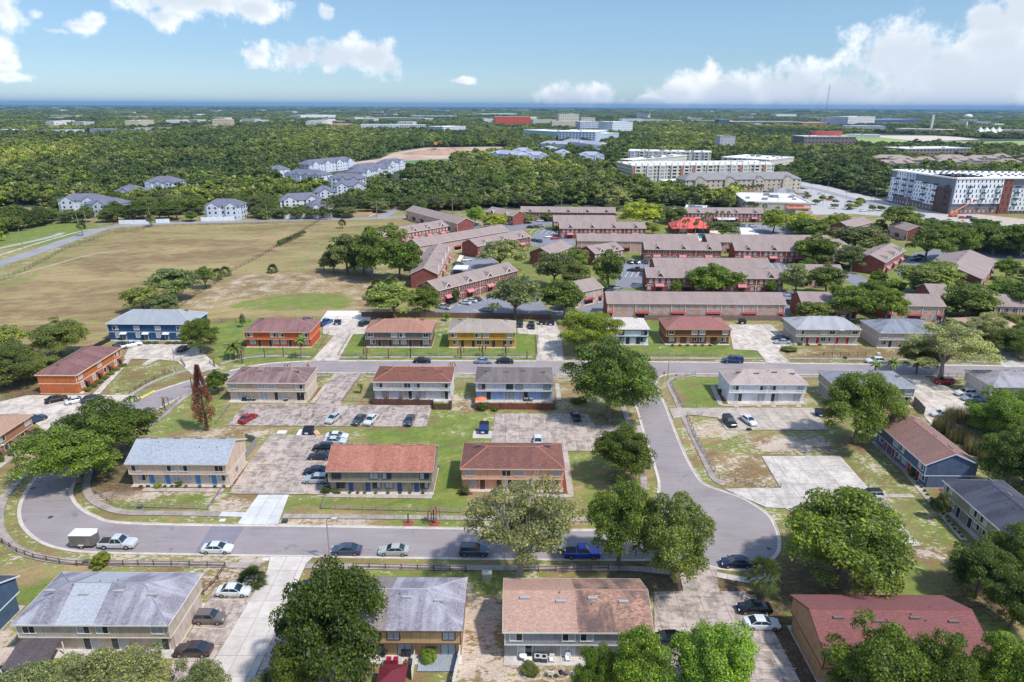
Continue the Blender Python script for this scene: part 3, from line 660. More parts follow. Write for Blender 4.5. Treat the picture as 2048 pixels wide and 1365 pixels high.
# bare earth site
m, t, b = newmat('bare_earth'); P = POS(t)
t.links.new(RAMP(t, NOISE(t, P, .02, 8, .7), [(.3, (.30, .19, .13, 1)), (.5, (.50, .36, .27, 1)), (.7, (.62, .50, .40, 1))]), b.inputs['Base Color']); b.inputs['Roughness'].default_value = 1
struct('bare_earth_site', MB().sheet(P2([(640, 334), (760, 318), (790, 305), (850, 296), (1000, 294), (1030, 300), (1000, 310), (960, 312), (900, 318), (800, 322), (740, 330), (680, 340)]), .02), m)
EARTH = m
def mound(px, py, r, h, seed):
    rr = random.Random(seed); mb = MB(); x, y = g(px, py); n = 22; rings = []
    for k in range(6):
        q = 1 - k / 5.; rings.append([(x + (r * q + rr.uniform(-.08, .08) * r) * math.cos(a * 2 * math.pi / n), y + .5 * (r * q + rr.uniform(-.08, .08) * r) * math.sin(a * 2 * math.pi / n), -.1 if k == 0 else h * (1 - q ** 1.2) * rr.uniform(.8, 1.1)) for a in range(n)])
    for k in range(5):
        for a in range(n): mb.poly([rings[k][a], rings[k][(a + 1) % n], rings[k + 1][(a + 1) % n], rings[k + 1][a]])
    return struct('earth_mound', mb, plain((178, 146, 122), .95, .3, .05))
mound(872, 309, 46, 8, 1); mound(905, 307, 44, 8, 2); mound(842, 309, 30, 5, 3)
# golf course and sports fields far right
GOLF = plain((150, 168, 96), .95, .25, .01)
struct('golf_course', MB().sheet(P2([(1640, 276), (1700, 268), (1830, 282), (1960, 284), (2060, 282), (2060, 298), (1950, 298), (1850, 292), (1780, 296), (1700, 290)]), .02), GOLF)
struct('practice_ground', MB().sheet(P2([(1720, 271), (1900, 272), (1960, 280), (1840, 283)]), .03), concrete((214, 202, 184), .2, 19))
# asphalt courts and lanes of the brick apartment complex
CA = asphalt((132, 132, 140), 'parking_asphalt')
cz = .012
for nm, pts in [('complex_parking_south', [(865, 622), (1000, 585), (1070, 592), (1110, 634), (880, 634)]), ('complex_lane_south', [(1110, 634), (1100, 600), (1180, 575), (1310, 585), (1320, 600), (1210, 606), (1200, 634)]),
                ('complex_parking_centre', [(905, 545), (935, 512), (985, 512), (1000, 535), (910, 556)]), ('complex_parking_north', [(1055, 478), (1090, 455), (1110, 456), (1150, 480), (1150, 497), (1065, 494)]),
                ('complex_parking_middle', [(1232, 545), (1245, 520), (1300, 520), (1300, 560), (1255, 578), (1230, 572)]), ('complex_lane_north', [(985, 455), (1030, 440), (1110, 438), (1115, 448), (1040, 460), (1000, 470)]),
                ('complex_parking_pool', [(1390, 445), (1560, 448), (1600, 470), (1500, 470), (1400, 455)]), ('complex_parking_rows', [(1520, 524), (1590, 522), (1600, 540), (1530, 545)]),
                ('complex_parking_east', [(1790, 540), (1830, 505), (1930, 508), (1925, 530), (1860, 548), (1800, 552)]), ('complex_ring_road', [(1690, 545), (1720, 548), (1745, 570), (1830, 582), (1850, 575), (1860, 585), (1800, 592), (1730, 585), (1690, 560)]),
                ('complex_lane_east', [(1560, 586), (1605, 586), (1600, 600), (1570, 640)]), ('complex_parking_far', [(870, 455), (945, 440), (960, 455), (1000, 462), (940, 480)]), ('complex_west_lane', [(715, 520), (745, 513), (752, 545), (735, 550)]), ('complex_court', [(1850, 500), (2048, 505), (2048, 520), (1850, 515)])]:
    cz += .004; struct(nm, MB().sheet(P2(pts), cz), CA)
def bays(name, a, b_, n, dx, dy):
    mb = MB()
    for i in range(n + 1):
        px = a[0] + (b_[0] - a[0]) * i / n; py = a[1] + (b_[1] - a[1]) * i / n
        (x0, y0), (x1, y1) = g(px, py), g(px + dx, py + dy); L = math.hypot(x1 - x0, y1 - y0); u, v = -(y1 - y0) / L * .09, (x1 - x0) / L * .09
        mb.prism([(x0 + u, y0 + v), (x1 + u, y1 + v), (x1 - u, y1 - v), (x0 - u, y0 - v)], .03, .085)
    struct(name, mb, WLINE)
bays('bay_markings', (880, 605), (960, 592), 6, 14, 12); bays('bay_markings', (918, 628), (975, 612), 4, 20, 10)
bays('bay_markings', (1245, 545), (1300, 545), 5, -6, 10); bays('bay_markings', (1530, 528), (1590, 526), 5, 8, 12); bays('bay_markings', (1070, 458), (1110, 462), 4, -10, 8); bays('bay_markings', (1400, 448), (1540, 452), 12, 6, 6)
walkc = concrete((216, 208, 198), .15, 20)
for pts in ([(905, 545), (893, 560), (905, 540), (920, 510), (928, 512)], [(1262, 572), (1330, 552), (1345, 556), (1270, 578)], [(1120, 592), (1120, 600), (1200, 578), (1200, 574)]):
    struct('complex_sidewalk', MB().prism(P2(pts), 0, .12), walkc)
struct('pool_deck', MB().prism(P2([(1370, 458), (1440, 462), (1440, 482), (1380, 482)]), 0, .1), concrete((226, 200, 180), .1, 21))
struct('pool_water', MB().sheet(P2([(1396, 466), (1418, 467), (1420, 478), (1398, 478)]), .12), plain((70, 190, 200), .1, .05))
struct('tennis_court', MB().sheet(P2([(1480, 456), (1500, 456), (1520, 470), (1482, 470)]), .08), plain((232, 228, 222)))
struct('pond_water', MB().sheet(P2([(860, 335), (900, 322), (905, 326), (870, 342)]), .05), plain((150, 175, 195), .15, .05))
# ================================================================= TOWNHOUSES
def window(parent, x, z, w, h, y, fr, n=2, dark=None, face=-1, axis='x', label=None):
    """frame with depth, its panes as sub-parts; face -1 looks towards local -y"""
    def bx(mb, a0, b0, z0, a1, b1, z1, m=0):
        if axis == 'x': mb.box(a0, b0, z0, a1, b1, z1, m)
        else: mb.box(b0, a0, z0, b1, a1, z1, m)
    f = MB(); t = .11
    ya, yb = y, y + face * .07
    bx(f, x - w / 2 - t, ya, z - t, x + w / 2 + t, yb, z); bx(f, x - w / 2 - t, ya, z + h, x + w / 2 + t, yb, z + h + t)
    bx(f, x - w / 2 - t, ya, z, x - w / 2, yb, z + h); bx(f, x + w / 2, ya, z, x + w / 2 + t, yb, z + h)
    for k in range(1, n): bx(f, x - w / 2 + w * k / n - .03, ya, z, x - w / 2 + w * k / n + .03, y + face * .05, z + h)
    fo = f.build('window', fr, parent)
    for k in range(n):
        p = MB(); bx(p, x - w / 2 + w * k / n + (.03 if k else 0), y, z, x - w / 2 + w * (k + 1) / n - (.03 if k < n - 1 else 0), y + face * .02, z + h)
        p.build('pane', GLASS if (dark if dark is not None else R.random() < .55) else GLASSL, fo)
    return fo
def door(parent, x, z, w, h, y, mat, fr):
    d = MB().box(x - w / 2, y, z, x + w / 2, y - .05, z + h)
    o = d.build('door', mat, parent)
    MB().box(x - w / 2 - .09, y, z, x - w / 2, y - .07, z + h).box(x + w / 2, y, z, x + w / 2 + .09, y - .07, z + h).box(x - w / 2 - .09, y, z + h, x + w / 2 + .09, y - .07, z + h + .09).build('door_frame', fr, o)
    MB().box(x + w / 2 - .16, y - .05, z + .95, x + w / 2 - .08, y - .11, z + 1.05).build('handle', METAL, o)
def slider(parent, x, y, fr, w=1.8):
    f = MB().box(x - w / 2 - .06, y, .1, x - w / 2, y - .06, 2.15).box(x + w / 2, y, .1, x + w / 2 + .06, y - .06, 2.15).box(x - w / 2 - .06, y, 2.15, x + w / 2 + .06, y - .06, 2.22).box(x - .04, y, .1, x + .04, y - .05, 2.15)
    fo = f.build('sliding_door', fr, parent)
    MB().box(x - w / 2, y, .1, x - .04, y - .02, 2.15).build('pane', GLASSL if R.random() < .55 else GLASS, fo)
    MB().box(x + .04, y, .1, x + w / 2, y - .02, 2.15).build('pane', GLASS, fo)
UW = (.09, .44, .56, .91)
def house(name, label, ox, oy, rz, L, D, roof='hip', zr=7.0, ze=5.0, up=(200, 185, 165), lo=None, trim=(225, 220, 210), rf=None, front='doors', dcol=(40, 70, 130), fr=None, over=.75, band=True, side=None,
          horiz=False, segs=None, vents=4, skyl=4, capc=None, wpos=UW, hipi=None, deep=0, sidew=False, uprow=None):
    t = thing(name, label, 'house', (ox, oy, 0), rz)
    U = siding(up, .4 if not horiz else .22, horiz); LW = siding(lo or up, .4 if not horiz else .22, horiz); T = plain(trim, .7, .12, 1.2); F = plain(fr, .6, .08) if fr else T
    e, q = .28, .45; y0, y1 = q, D - q; lf = y0 + over; lb = y1 - (over if over > .3 else 0); zm = 2.55
    top = ze - .12
    # walls
    w = MB().box(e, lf, 0, L - e, lb, zm)
    w.build('lower_wall', LW, t)
    w = MB().box(e - .02, y0, zm + .16, L - e + .02, y1, top)
    if roof == 'gable':
        for x in (e - .02, L - e + .02):
            s_ = -1 if x < 1 else 1
            pts = [(x, y0, top), (x, y1, top), (x, D / 2, zr - .16)]
            w.poly(pts if s_ > 0 else pts[::-1])
    w.build('upper_wall', U, t)
    MB().box(e - .05, y0 - .03, zm, L - e + .05, y1 + .03, zm + .16).build('trim_band', T, t)
    MB().box(e - .05, y0 - .03, zm + .16, e + .1, y0 + .02, top).build('corner_trim', T, t)
    MB().box(L - e - .1, y0 - .03, zm + .16, L - e + .05, y0 + .02, top).build('corner_trim', T, t)
    MB().box(-.1 + e, lf - (1.5 if front == 'patio' else .9), 0, L - e + .1, y1 + .2, .10).build('floor_slab', CONC, t)
    # roof
    if hipi is None: hipi = D * .47
    A, B, Cc, Dd = (0, 0, ze), (L, 0, ze), (L, D, ze), (0, D, ze)
    rfm = rf or shingle((150, 120, 110), (110, 90, 85))
    if roof == 'hip':
        h = hipi if isinstance(hipi, tuple) else (hipi, hipi)
        p, r = (h[0], D / 2, zr), (L - h[1], D / 2, zr)
        mb = MB().poly([A, B, r, p]).poly([Cc, Dd, p, r]).poly([B, Cc, r] if h[1] else [B, Cc, r]).poly([Dd, A, p])
        mb.poly([Dd, Cc, B, A])
    else:
        p, r = (0, D / 2, zr), (L, D / 2, zr)
        mb = MB().poly([A, B, r, p]).poly([Cc, Dd, p, r]).poly([B, (L, D / 2, ze), r]).poly([(L, D / 2, ze), Cc, r]).poly([A, p, (0, D / 2, ze)]).poly([(0, D / 2, ze), p, Dd]).poly([Dd, Cc, B, A])
        mb = MB()
        th = .14
        mb.poly([A, B, r, p]).poly([Cc, Dd, p, r])
        a2, b2, c2, d2, p2, r2 = [(v[0], v[1], v[2] - th) for v in (A, B, Cc, Dd, p, r)]
        mb.poly([p2, r2, b2, a2]).poly([r2, p2, d2, c2])
    ro = mb.build('roof', rfm, t)
    if segs:       # replaced or darker stretches of shingle: x0,x1, material (front and rear slope), laid 1.5 cm proud
        for (s0, s1, mt) in segs:
            lift = .015
            def on(x, f_):   # point on front slope at fraction
                return (x, D / 2 * f_, ze + (zr - ze) * f_ + lift)
            def fx(x):
                if roof != 'hip': return 1.
                h = hipi if isinstance(hipi, tuple) else (hipi, hipi)
                return min(1., x / h[0] if h[0] else 1, (L - x) / h[1] if h[1] else 1)
            xs = [s0, s1]
            mb = MB()
            if roof == 'hip' and fx(s0) < 1: mb.poly([on(s0, 0), on(s1, 0), on(s1, 1), on(hipi[0] if isinstance(hipi, tuple) else hipi, 1), on(s0, fx(s0))])
            else: mb.poly([on(s0, 0), on(s1, 0), on(s1, 1), on(s0, 1)])
            b0 = [(x, D - y, z) for (x, y, z) in mb.v][::-1]
            mb.poly(b0)
            mb.build('shingle_section', mt, ro)
    cap = MB(); cm = plain(capc or (150, 140, 135), .9, .25, 3)
    if roof == 'hip':
        for a, b_ in ((A, p), (Dd, p), (B, r), (Cc, r), (p, r)): cap.tube((a[0], a[1], a[2] - .03), (b_[0], b_[1], b_[2] - .03), .10, .10, 6)
    else: cap.tube((0, D / 2, zr - .03), (L, D / 2, zr - .03), .10, .10, 6)
    cap.build('ridge_cap', cm, ro)
    fa = MB()
    fa.box(-.03, -.035, ze - .2, L + .03, -.005, ze + .015).box(-.03, D + .005, ze - .2, L + .03, D + .035, ze + .015)
    if roof == 'hip': fa.box(-.035, -.005, ze - .2, -.005, D + .005, ze + .015).box(L + .005, -.005, ze - .2, L + .035, D + .005, ze + .015).box(0, 0, ze - .13, L, D, ze - .11)
    else:
        for x in (-.03, L):
            for a, b_ in (((0), (D / 2)), ((D), (D / 2))):
                za, zb = ze, zr
                fa.v += [(x, a, za - .2), (x + .03, a, za - .2), (x + .03, b_, zb - .2), (x, b_, zb - .2), (x, a, za + .02), (x + .03, a, za + .02), (x + .03, b_, zb + .02), (x, b_, zb + .02)]
                i = len(fa.v) - 8
                for f_ in ((0, 3, 2, 1), (4, 5, 6, 7), (0, 1, 5, 4), (1, 2, 6, 5), (2, 3, 7, 6), (3, 0, 4, 7)): fa.f.append(tuple(i + k for k in f_)); fa.m.append(0)
    fa.build('fascia', T, t)
    # roof vents
    sl_ = (zr - ze) / (D / 2)
    def zf(y): return ze + sl_ * (y if y < D / 2 else D - y)
    for k in range(skyl):
        x = L * (.16 + .68 * k / max(1, skyl - 1)) + R.uniform(-.4, .4); y = D / 2 - (1.1 if k % 2 == 0 else 1.5) if front == 'patio' else D / 2 + 1.1
        MB().box(x - .62, y - .18, zf(y) - .1, x + .62, y + .18, zf(y) + .2).build('roof_vent', plain((170, 168, 168), .5, .1) if segs or stairlight(rfm) else plain((120, 100, 96), .8), ro)
    for k in range(vents):
        x = L * (.12 + .76 * R.random()); y = D / 2 + R.uniform(-2.2, 2.2) if roof == 'gable' else D / 2 + R.uniform(-1.2, 1.2)
        if roof == 'hip' and (x < D / 2 or x > L - D / 2): x = L / 2 + R.uniform(-3, 3)
        MB().tube((x, y, zf(y) - .1), (x, y, zf(y) + .3), .07, .07, 8).build('vent_pipe', METAL, ro)
    # openings
    wl = y0
    for k, f_ in enumerate(uprow or wpos):
        window(t, L * f_, 3.32, 1.5, 1.12, y0, F)
    if front == 'doors':
        dm = plain(dcol, .45, .1)
        for f_ in (.11, .455, .57, .92 if L > 15 else .9): window(t, L * min(f_, .905), .95, 1.35, 1.15, lf, F)
        for f_ in (.21, .37, .67, .83): door(t, L * f_, .1, .95, 2.05, lf, dm, T)
        for f_ in (.16, .79):
            x = L * f_; MB().box(x - .07, lf, 1.75, x + .07, lf - .12, 2.0).build('wall_lamp', DARK, t)
    elif front == 'patio':
        for f_ in (.15, .44, .62, .90): slider(t, L * f_, lf, F)
    elif front == 'porch':     # small hooded doors, sash windows
        dm = plain(dcol, .5, .1)
        for f_ in (.1, .34, .58, .82): window(t, L * f_ + .3, .95, 1.05, 1.35, lf, F, 1)
        for f_ in (.19, .45, .69, .93):
            x = L * f_; door(t, x, .1, 1.0, 2.1, lf, dm, T)
            MB().poly([(x - .95, lf - 1.1, 2.25), (x + .95, lf - 1.1, 2.25), (x + .95, lf, 2.52), (x - .95, lf, 2.52)]).box(x - .95, lf - 1.1, 2.15, x + .95, lf, 2.24).build('door_canopy', T if uprow is None else plain((120, 90, 84)), t)
    if sidew:
        MB().box(L - e, D * .4, 1.2, L - e + .1, D * .5, 1.9).build('meter_box', METAL, t)
    return t
def stairlight(m): return False
def S2(c, c2, st=.5, seed=0, vary=.22): return shingle(c, c2, st, None, vary, seed)
grey_mauve = S2((134, 128, 140), (178, 176, 186), .75, 1)
H = {}
a = g(20, 1250, 5); H['sw'] = house('townhouse', 'beige siding townhouse with hipped mauve-grey roof and one paler shingle stretch, rear patios facing the viewer', a[0], a[1], 0, 19.9, 10.3, 'hip', 7.35, up=(192, 176, 158), lo=(204, 184, 170), rf=grey_mauve, front='patio',
    segs=[(5.6, 10.4, S2((172, 176, 184), (160, 166, 176), .3, 2, .1))], capc=(150, 146, 154), hipi=(4.9, 5.3), skyl=4)
b_ = g(925, 1263, 5); H['s'] = house('townhouse', 'tan siding townhouse half hidden by a dark tree, mauve-grey hipped roof patched with brown shingle', b_[0] - 19.9, b_[1], 0, 19.9, 10.3, 'hip', 7.2, up=(196, 160, 116), lo=(190, 150, 110), trim=(110, 76, 60), rf=grey_mauve, front='patio',
    segs=[(4.9, 10.2, S2((148, 134, 128), (120, 106, 100), .5, 3))], capc=(172, 168, 176), fr=(84, 62, 52), hipi=(4.9, 5.0))
a = g(1005, 1265, 5); H['se'] = house('townhouse', 'grey siding townhouse under a salmon shingle gable roof darkly stained at its right half', a[0], a[1], 0, 18.9, 10.3, 'gable', 7.3, up=(150, 150, 160), lo=(156, 148, 146), rf=S2((188, 144, 122), (164, 124, 106), .4, 4, .16), front='patio',
    segs=[(9.4, 18.9, shingle((170, 124, 100), (98, 78, 72), .95, None, .4, 5, (.4, .12)))], fr=(226, 224, 220), capc=(176, 136, 116))
H['fse'] = house('townhouse', 'tan stucco townhouse with dark red gable roof in the bottom right corner', 37.6, 65.0, 0, 20.5, 10.8, 'gable', 7.3, up=(176, 138, 104), trim=(120, 70, 60), rf=S2((140, 78, 74), (120, 70, 70), .3, 6, .15), front='patio', fr=(60, 50, 46), capc=(130, 74, 70))
H['cream'] = house('townhouse', 'cream townhouse with pale blue-grey gable roof and four light blue doors', -70.6, 110.2, 0, 18.6, 10.3, 'gable', 7.4, up=(206, 182, 160), lo=(214, 194, 174), rf=S2((160, 168, 178), (172, 178, 186), .3, 7, .2), dcol=(66, 132, 184), trim=(224, 206, 190), capc=(176, 182, 190), skyl=4, sidew=True)
a = g(651, 943, 5); H['terra'] = house('townhouse', 'olive-grey townhouse with terracotta gable roof and four royal blue doors', a[0], a[1], 0, 19.3, 10.3, 'gable', 7.6, up=(142, 134, 116), lo=(166, 152, 136), rf=S2((172, 100, 76), (196, 130, 104), .45, 8, .28), dcol=(40, 78, 130), fr=(50, 66, 84), trim=(190, 176, 160), capc=(172, 104, 84))
a = g(920, 938, 5); H['pink'] = house('townhouse', 'salmon pink townhouse with reddish brown hipped roof behind the pale mossy tree', a[0], a[1], 0, 19.0, 10.2, 'hip', 6.9, up=(228, 172, 142), lo=(224, 164, 134), rf=S2((134, 80, 66), (104, 66, 58), .6, 9, .3), dcol=(92, 54, 40), trim=(226, 190, 168), capc=(186, 124, 92))
a = g(450, 766, 5); H['beige'] = house('townhouse', 'beige townhouse with brown streaked hipped roof right of the dead brown conifer', a[0], a[1], 0, 19.0, 10.6, 'hip', 7.0, up=(202, 180, 158), lo=(206, 190, 172), rf=S2((122, 90, 86), (156, 128, 124), .65, 10), front='patio', trim=(232, 222, 210), capc=(176, 140, 128))
a = g(743, 764, 5); H['white'] = house('townhouse', 'white townhouse with rust brown hipped roof and a brown picket yard', a[0], a[1], 0, 19.0, 10.3, 'hip', 6.9, up=(216, 208, 200), lo=(208, 206, 212), rf=S2((136, 76, 56), (112, 70, 58), .6, 11, .28), front='patio', trim=(232, 228, 222), capc=(196, 120, 88))
a = g(949, 766, 5); H['bluew'] = house('townhouse', 'white over pale blue townhouse with grey-brown hipped roof and an orange parasol in its yard', a[0], a[1], 0, 18.9, 10.3, 'hip', 6.9, up=(214, 218, 226), lo=(156, 182, 222), rf=S2((112, 100, 98), (134, 120, 116), .5, 12), front='patio', trim=(206, 196, 196), fr=(90, 96, 104), capc=(130, 116, 112), hipi=(4.2, 4.2))
H['bright'] = house('townhouse', 'bright white townhouse with light tan hipped roof at the corner of the side road', 51.5, 149.4, 0, 18.8, 10.1, 'hip', 6.9, up=(226, 228, 236), lo=(224, 224, 230), rf=S2((176, 154, 144), (190, 170, 162), .5, 13), front='patio', trim=(230, 230, 232), capc=(186, 166, 156), horiz=True)
H['hid'] = house('townhouse', 'taupe townhouse with slate grey hipped roof mostly behind the big round oak', 76.2, 147.6, 0, 18.8, 11.0, 'hip', 6.9, up=(156, 146, 136), lo=(150, 142, 134), rf=S2((132, 134, 142), (150, 152, 160), .5, 14), front='patio', trim=(226, 222, 214), capc=(150, 152, 158))
H['fe'] = house('townhouse', 'light grey townhouse with weathered grey hipped roof at the right picture edge', 113.3, 148.6, 0, 19, 11.0, 'hip', 6.9, up=(206, 196, 188), rf=S2((140, 134, 138), (176, 172, 176), .6, 15), front='doors', dcol=(60, 60, 62), capc=(160, 156, 160))
H['navy'] = house('townhouse', 'blue-grey townhouse with brown gable roof and four red doors along the right lawn', 76.0, 111.2 + 19, -math.pi / 2, 19.0, 10.4, 'gable', 7.3, up=(84, 98, 126), lo=(92, 106, 132), rf=S2((152, 108, 94), (128, 92, 82), .5, 16, .15), dcol=(176, 36, 48), trim=(214, 220, 232), capc=(176, 136, 120), vents=5, skyl=2)
H['dark'] = house('townhouse', 'taupe townhouse with dark charcoal hipped roof and dark green doors near the right edge', 76.0, 106.0, -math.pi / 2, 19.5, 10.6, 'hip', 6.95, up=(158, 150, 132), lo=(150, 144, 130), rf=S2((62, 64, 80), (84, 86, 102), .6, 17), dcol=(20, 54, 62), trim=(224, 222, 214), capc=(78, 80, 96), hipi=(3.6, 4.5))
H['or'] = house('townhouse', 'orange townhouse with brownish red hipped roof seen end-on above the left parking lot', -105.3, 153.1, math.pi / 2, 20.4, 10.2, 'hip', 6.9, up=(196, 108, 58), lo=(198, 108, 60), rf=S2((126, 82, 80), (150, 104, 98), .5, 18), front='porch', dcol=(72, 36, 34), trim=(238, 214, 190), capc=(150, 100, 94), over=.05, horiz=True, wpos=(.1, .5, .88), uprow=(.1, .5, .88))
H['tan'] = house('townhouse', 'brown and tan townhouse with light brown gable roof cut by the left picture edge', -101.0, 131.0 - 20, math.pi / 2, 20, 10.2, 'hip', 6.6, up=(158, 110, 80), lo=(140, 98, 76), rf=S2((176, 136, 108), (160, 124, 100), .4, 19, .12), front='porch', dcol=(150, 122, 100), trim=(216, 190, 160), capc=(180, 140, 112), over=.3, wpos=(.2, .55, .9), uprow=(.2, .55, .92))
H['blue'] = house('townhouse', 'dark blue townhouse with pale grey hipped roof and white door hoods', -120.9, 193.1, 0, 25.4, 12.3, 'hip', 8.0, 5.3, up=(36, 76, 118), lo=(38, 80, 122), rf=S2((160, 164, 170), (140, 146, 154), .6, 20, .12), front='porch', dcol=(92, 100, 106), trim=(226, 230, 232), capc=(190, 194, 198), over=.05, horiz=True, wpos=(.1, .35, .6, .85))
H['ored'] = house('townhouse', 'orange-red townhouse with brown hipped roof between the blue house and the sandy driveway', -77.8, 187.1, 0, 19.5, 11.7, 'hip', 7.3, up=(206, 92, 48), lo=(198, 86, 46), rf=S2((136, 92, 88), (156, 112, 106), .5, 21), dcol=(66, 54, 40), trim=(228, 190, 160), capc=(156, 108, 100), fr=(238, 232, 222))
H['mauve'] = house('townhouse', 'mauve-brown townhouse with rusty tan hipped roof in the north row', -42.9, 187.6, 0, 19.6, 11.4, 'hip', 7.2, up=(130, 108, 104), lo=(124, 92, 84), rf=S2((178, 120, 92), (142, 100, 84), .5, 22), dcol=(62, 42, 38), trim=(196, 182, 172), fr=(238, 236, 230), capc=(206, 156, 124))
H['must'] = house('townhouse', 'mustard yellow townhouse with tan-grey hipped roof in the north row', -18.7, 187.6, 0, 19.9, 11.4, 'hip', 7.2, up=(196, 142, 46), lo=(198, 146, 54), rf=S2((172, 156, 140), (148, 134, 122), .5, 23), dcol=(86, 48, 32), trim=(214, 190, 140), fr=(236, 230, 214), capc=(186, 170, 152))
a = g(1300, 660, 5); H['swh'] = house('townhouse', 'white townhouse with cream hipped roof half hidden by the light green tree', a[0] - 19.0, a[1], 0, 19.2, 11.4, 'hip', 7.0, up=(214, 224, 232), lo=(216, 226, 234), rf=S2((206, 192, 182), (190, 178, 170), .4, 24), dcol=(52, 58, 64), trim=(40, 44, 50), capc=(216, 204, 196))
H['brown'] = house('townhouse', 'chestnut brown townhouse with reddish hipped roof and tan doors in the north row', 45.4, 191.4, 0, 19.5, 11.7, 'hip', 7.2, up=(124, 76, 44), lo=(118, 68, 48), rf=S2((160, 98, 88), (142, 90, 82), .4, 25), dcol=(190, 150, 116), trim=(206, 160, 110), fr=(236, 230, 220), capc=(172, 110, 98))
H['greyr'] = house('townhouse', 'grey-green townhouse with pale grey hipped roof and four red doors', 84.2, 192.0, 0, 19.3, 11.7, 'hip', 7.3, up=(168, 162, 150), lo=(172, 164, 154), rf=S2((160, 160, 164), (182, 182, 184), .5, 26, .12), dcol=(176, 28, 44), trim=(226, 220, 208), capc=(180, 180, 184))
H['ne'] = house('townhouse', 'pinkish grey townhouse with steel blue-grey roof behind the sprawling street oak', 107.4, 189.1, 0, 19.3, 12.6, 'hip', 7.3, up=(190, 178, 172), lo=(188, 176, 170), rf=S2((122, 126, 138), (150, 152, 162), .6, 27, .12), dcol=(48, 48, 52), trim=(222, 216, 208), capc=(150, 152, 160))
H['corner'] = house('townhouse', 'blue-grey house with white trim cut off by the left edge near the bottom', -85.5, 69.0, 0, 17.2, 10, 'gable', 7.2, up=(70, 92, 116), rf=S2((70, 74, 84), (90, 94, 104), .4, 28), front='patio', trim=(226, 228, 230))
a = g(2001, 655, 4); house('cottage', 'small house with pale orange roof among the trees at the right edge', a[0] - 8, a[1], 0, 16, 11, 'hip', 5.6, 3.6, up=(206, 184, 160), rf=S2((208, 160, 128), (190, 148, 120), .4, 29), front='none', wpos=(), vents=1, skyl=0)
def lean_to():
    p = [g(0, 1337, 2.3), g(85, 1342, 2.3), g(122, 1278, 2.6), g(45, 1272, 2.6)]
    t = thing('patio_cover', 'dark shingled lean-to roof over the patio at the left of the beige house', 'patio cover', (0, 0, 0))
    MB().poly([(q[0], q[1], z) for q, z in zip(p, (2.15, 2.15, 2.55, 2.55))]).poly([(q[0], q[1], z - .1) for q, z in list(zip(p, (2.15, 2.15, 2.55, 2.55)))[::-1]]).build('roof', S2((86, 74, 78), (110, 96, 98), .4, 30), t)
    for q in p[:2] + p[2:]: MB().box(q[0] - .06, q[1] - .06, 0, q[0] + .06, q[1] + .06, 2.1).build('post', WHITE, t)
lean_to()
# ================================================================= BRICK APARTMENT COMPLEX
RED = brickmat((140, 68, 58), (150, 104, 94)); PINK = brickmat((206, 160, 142)); MROOF = S2((154, 132, 124), (168, 146, 138), .4, 40, .12); CREAM = plain((222, 206, 188), .8, .12, 1)
AWN = plain((196, 128, 130), .8, .15, 1); AWND = plain((146, 62, 68), .8, .1); RIB = plain((70, 48, 48)); WINF = plain((206, 206, 206))
def wins(t, pts, w=.95, h=1.25, axis='x', y=0, face=-1):
    """small sash windows of one elevation: frames and panes as real geometry, too small to pick apart singly"""
    f = MB(); p = MB()
    for (x, z) in pts:
        f.box(x - w / 2 - .1, y, z - .1, x + w / 2 + .1, y + face * .05, z).box(x - w / 2 - .1, y, z + h, x + w / 2 + .1, y + face * .05, z + h + .12)
        f.box(x - w / 2 - .1, y, z, x - w / 2, y + face * .05, z + h).box(x + w / 2, y, z, x + w / 2 + .1, y + face * .05, z + h).box(x - w / 2, y, z + h * .5 - .04, x + w / 2, y + face * .04, z + h * .5 + .04)
        p.box(x - w / 2, y, z, x + w / 2, y + face * .02, z + h)
    fo = f.build('window_frames', WINF, t); fo['kind'] = 'stuff'; po = p.build('window_panes', GLASS, t); po['kind'] = 'stuff'
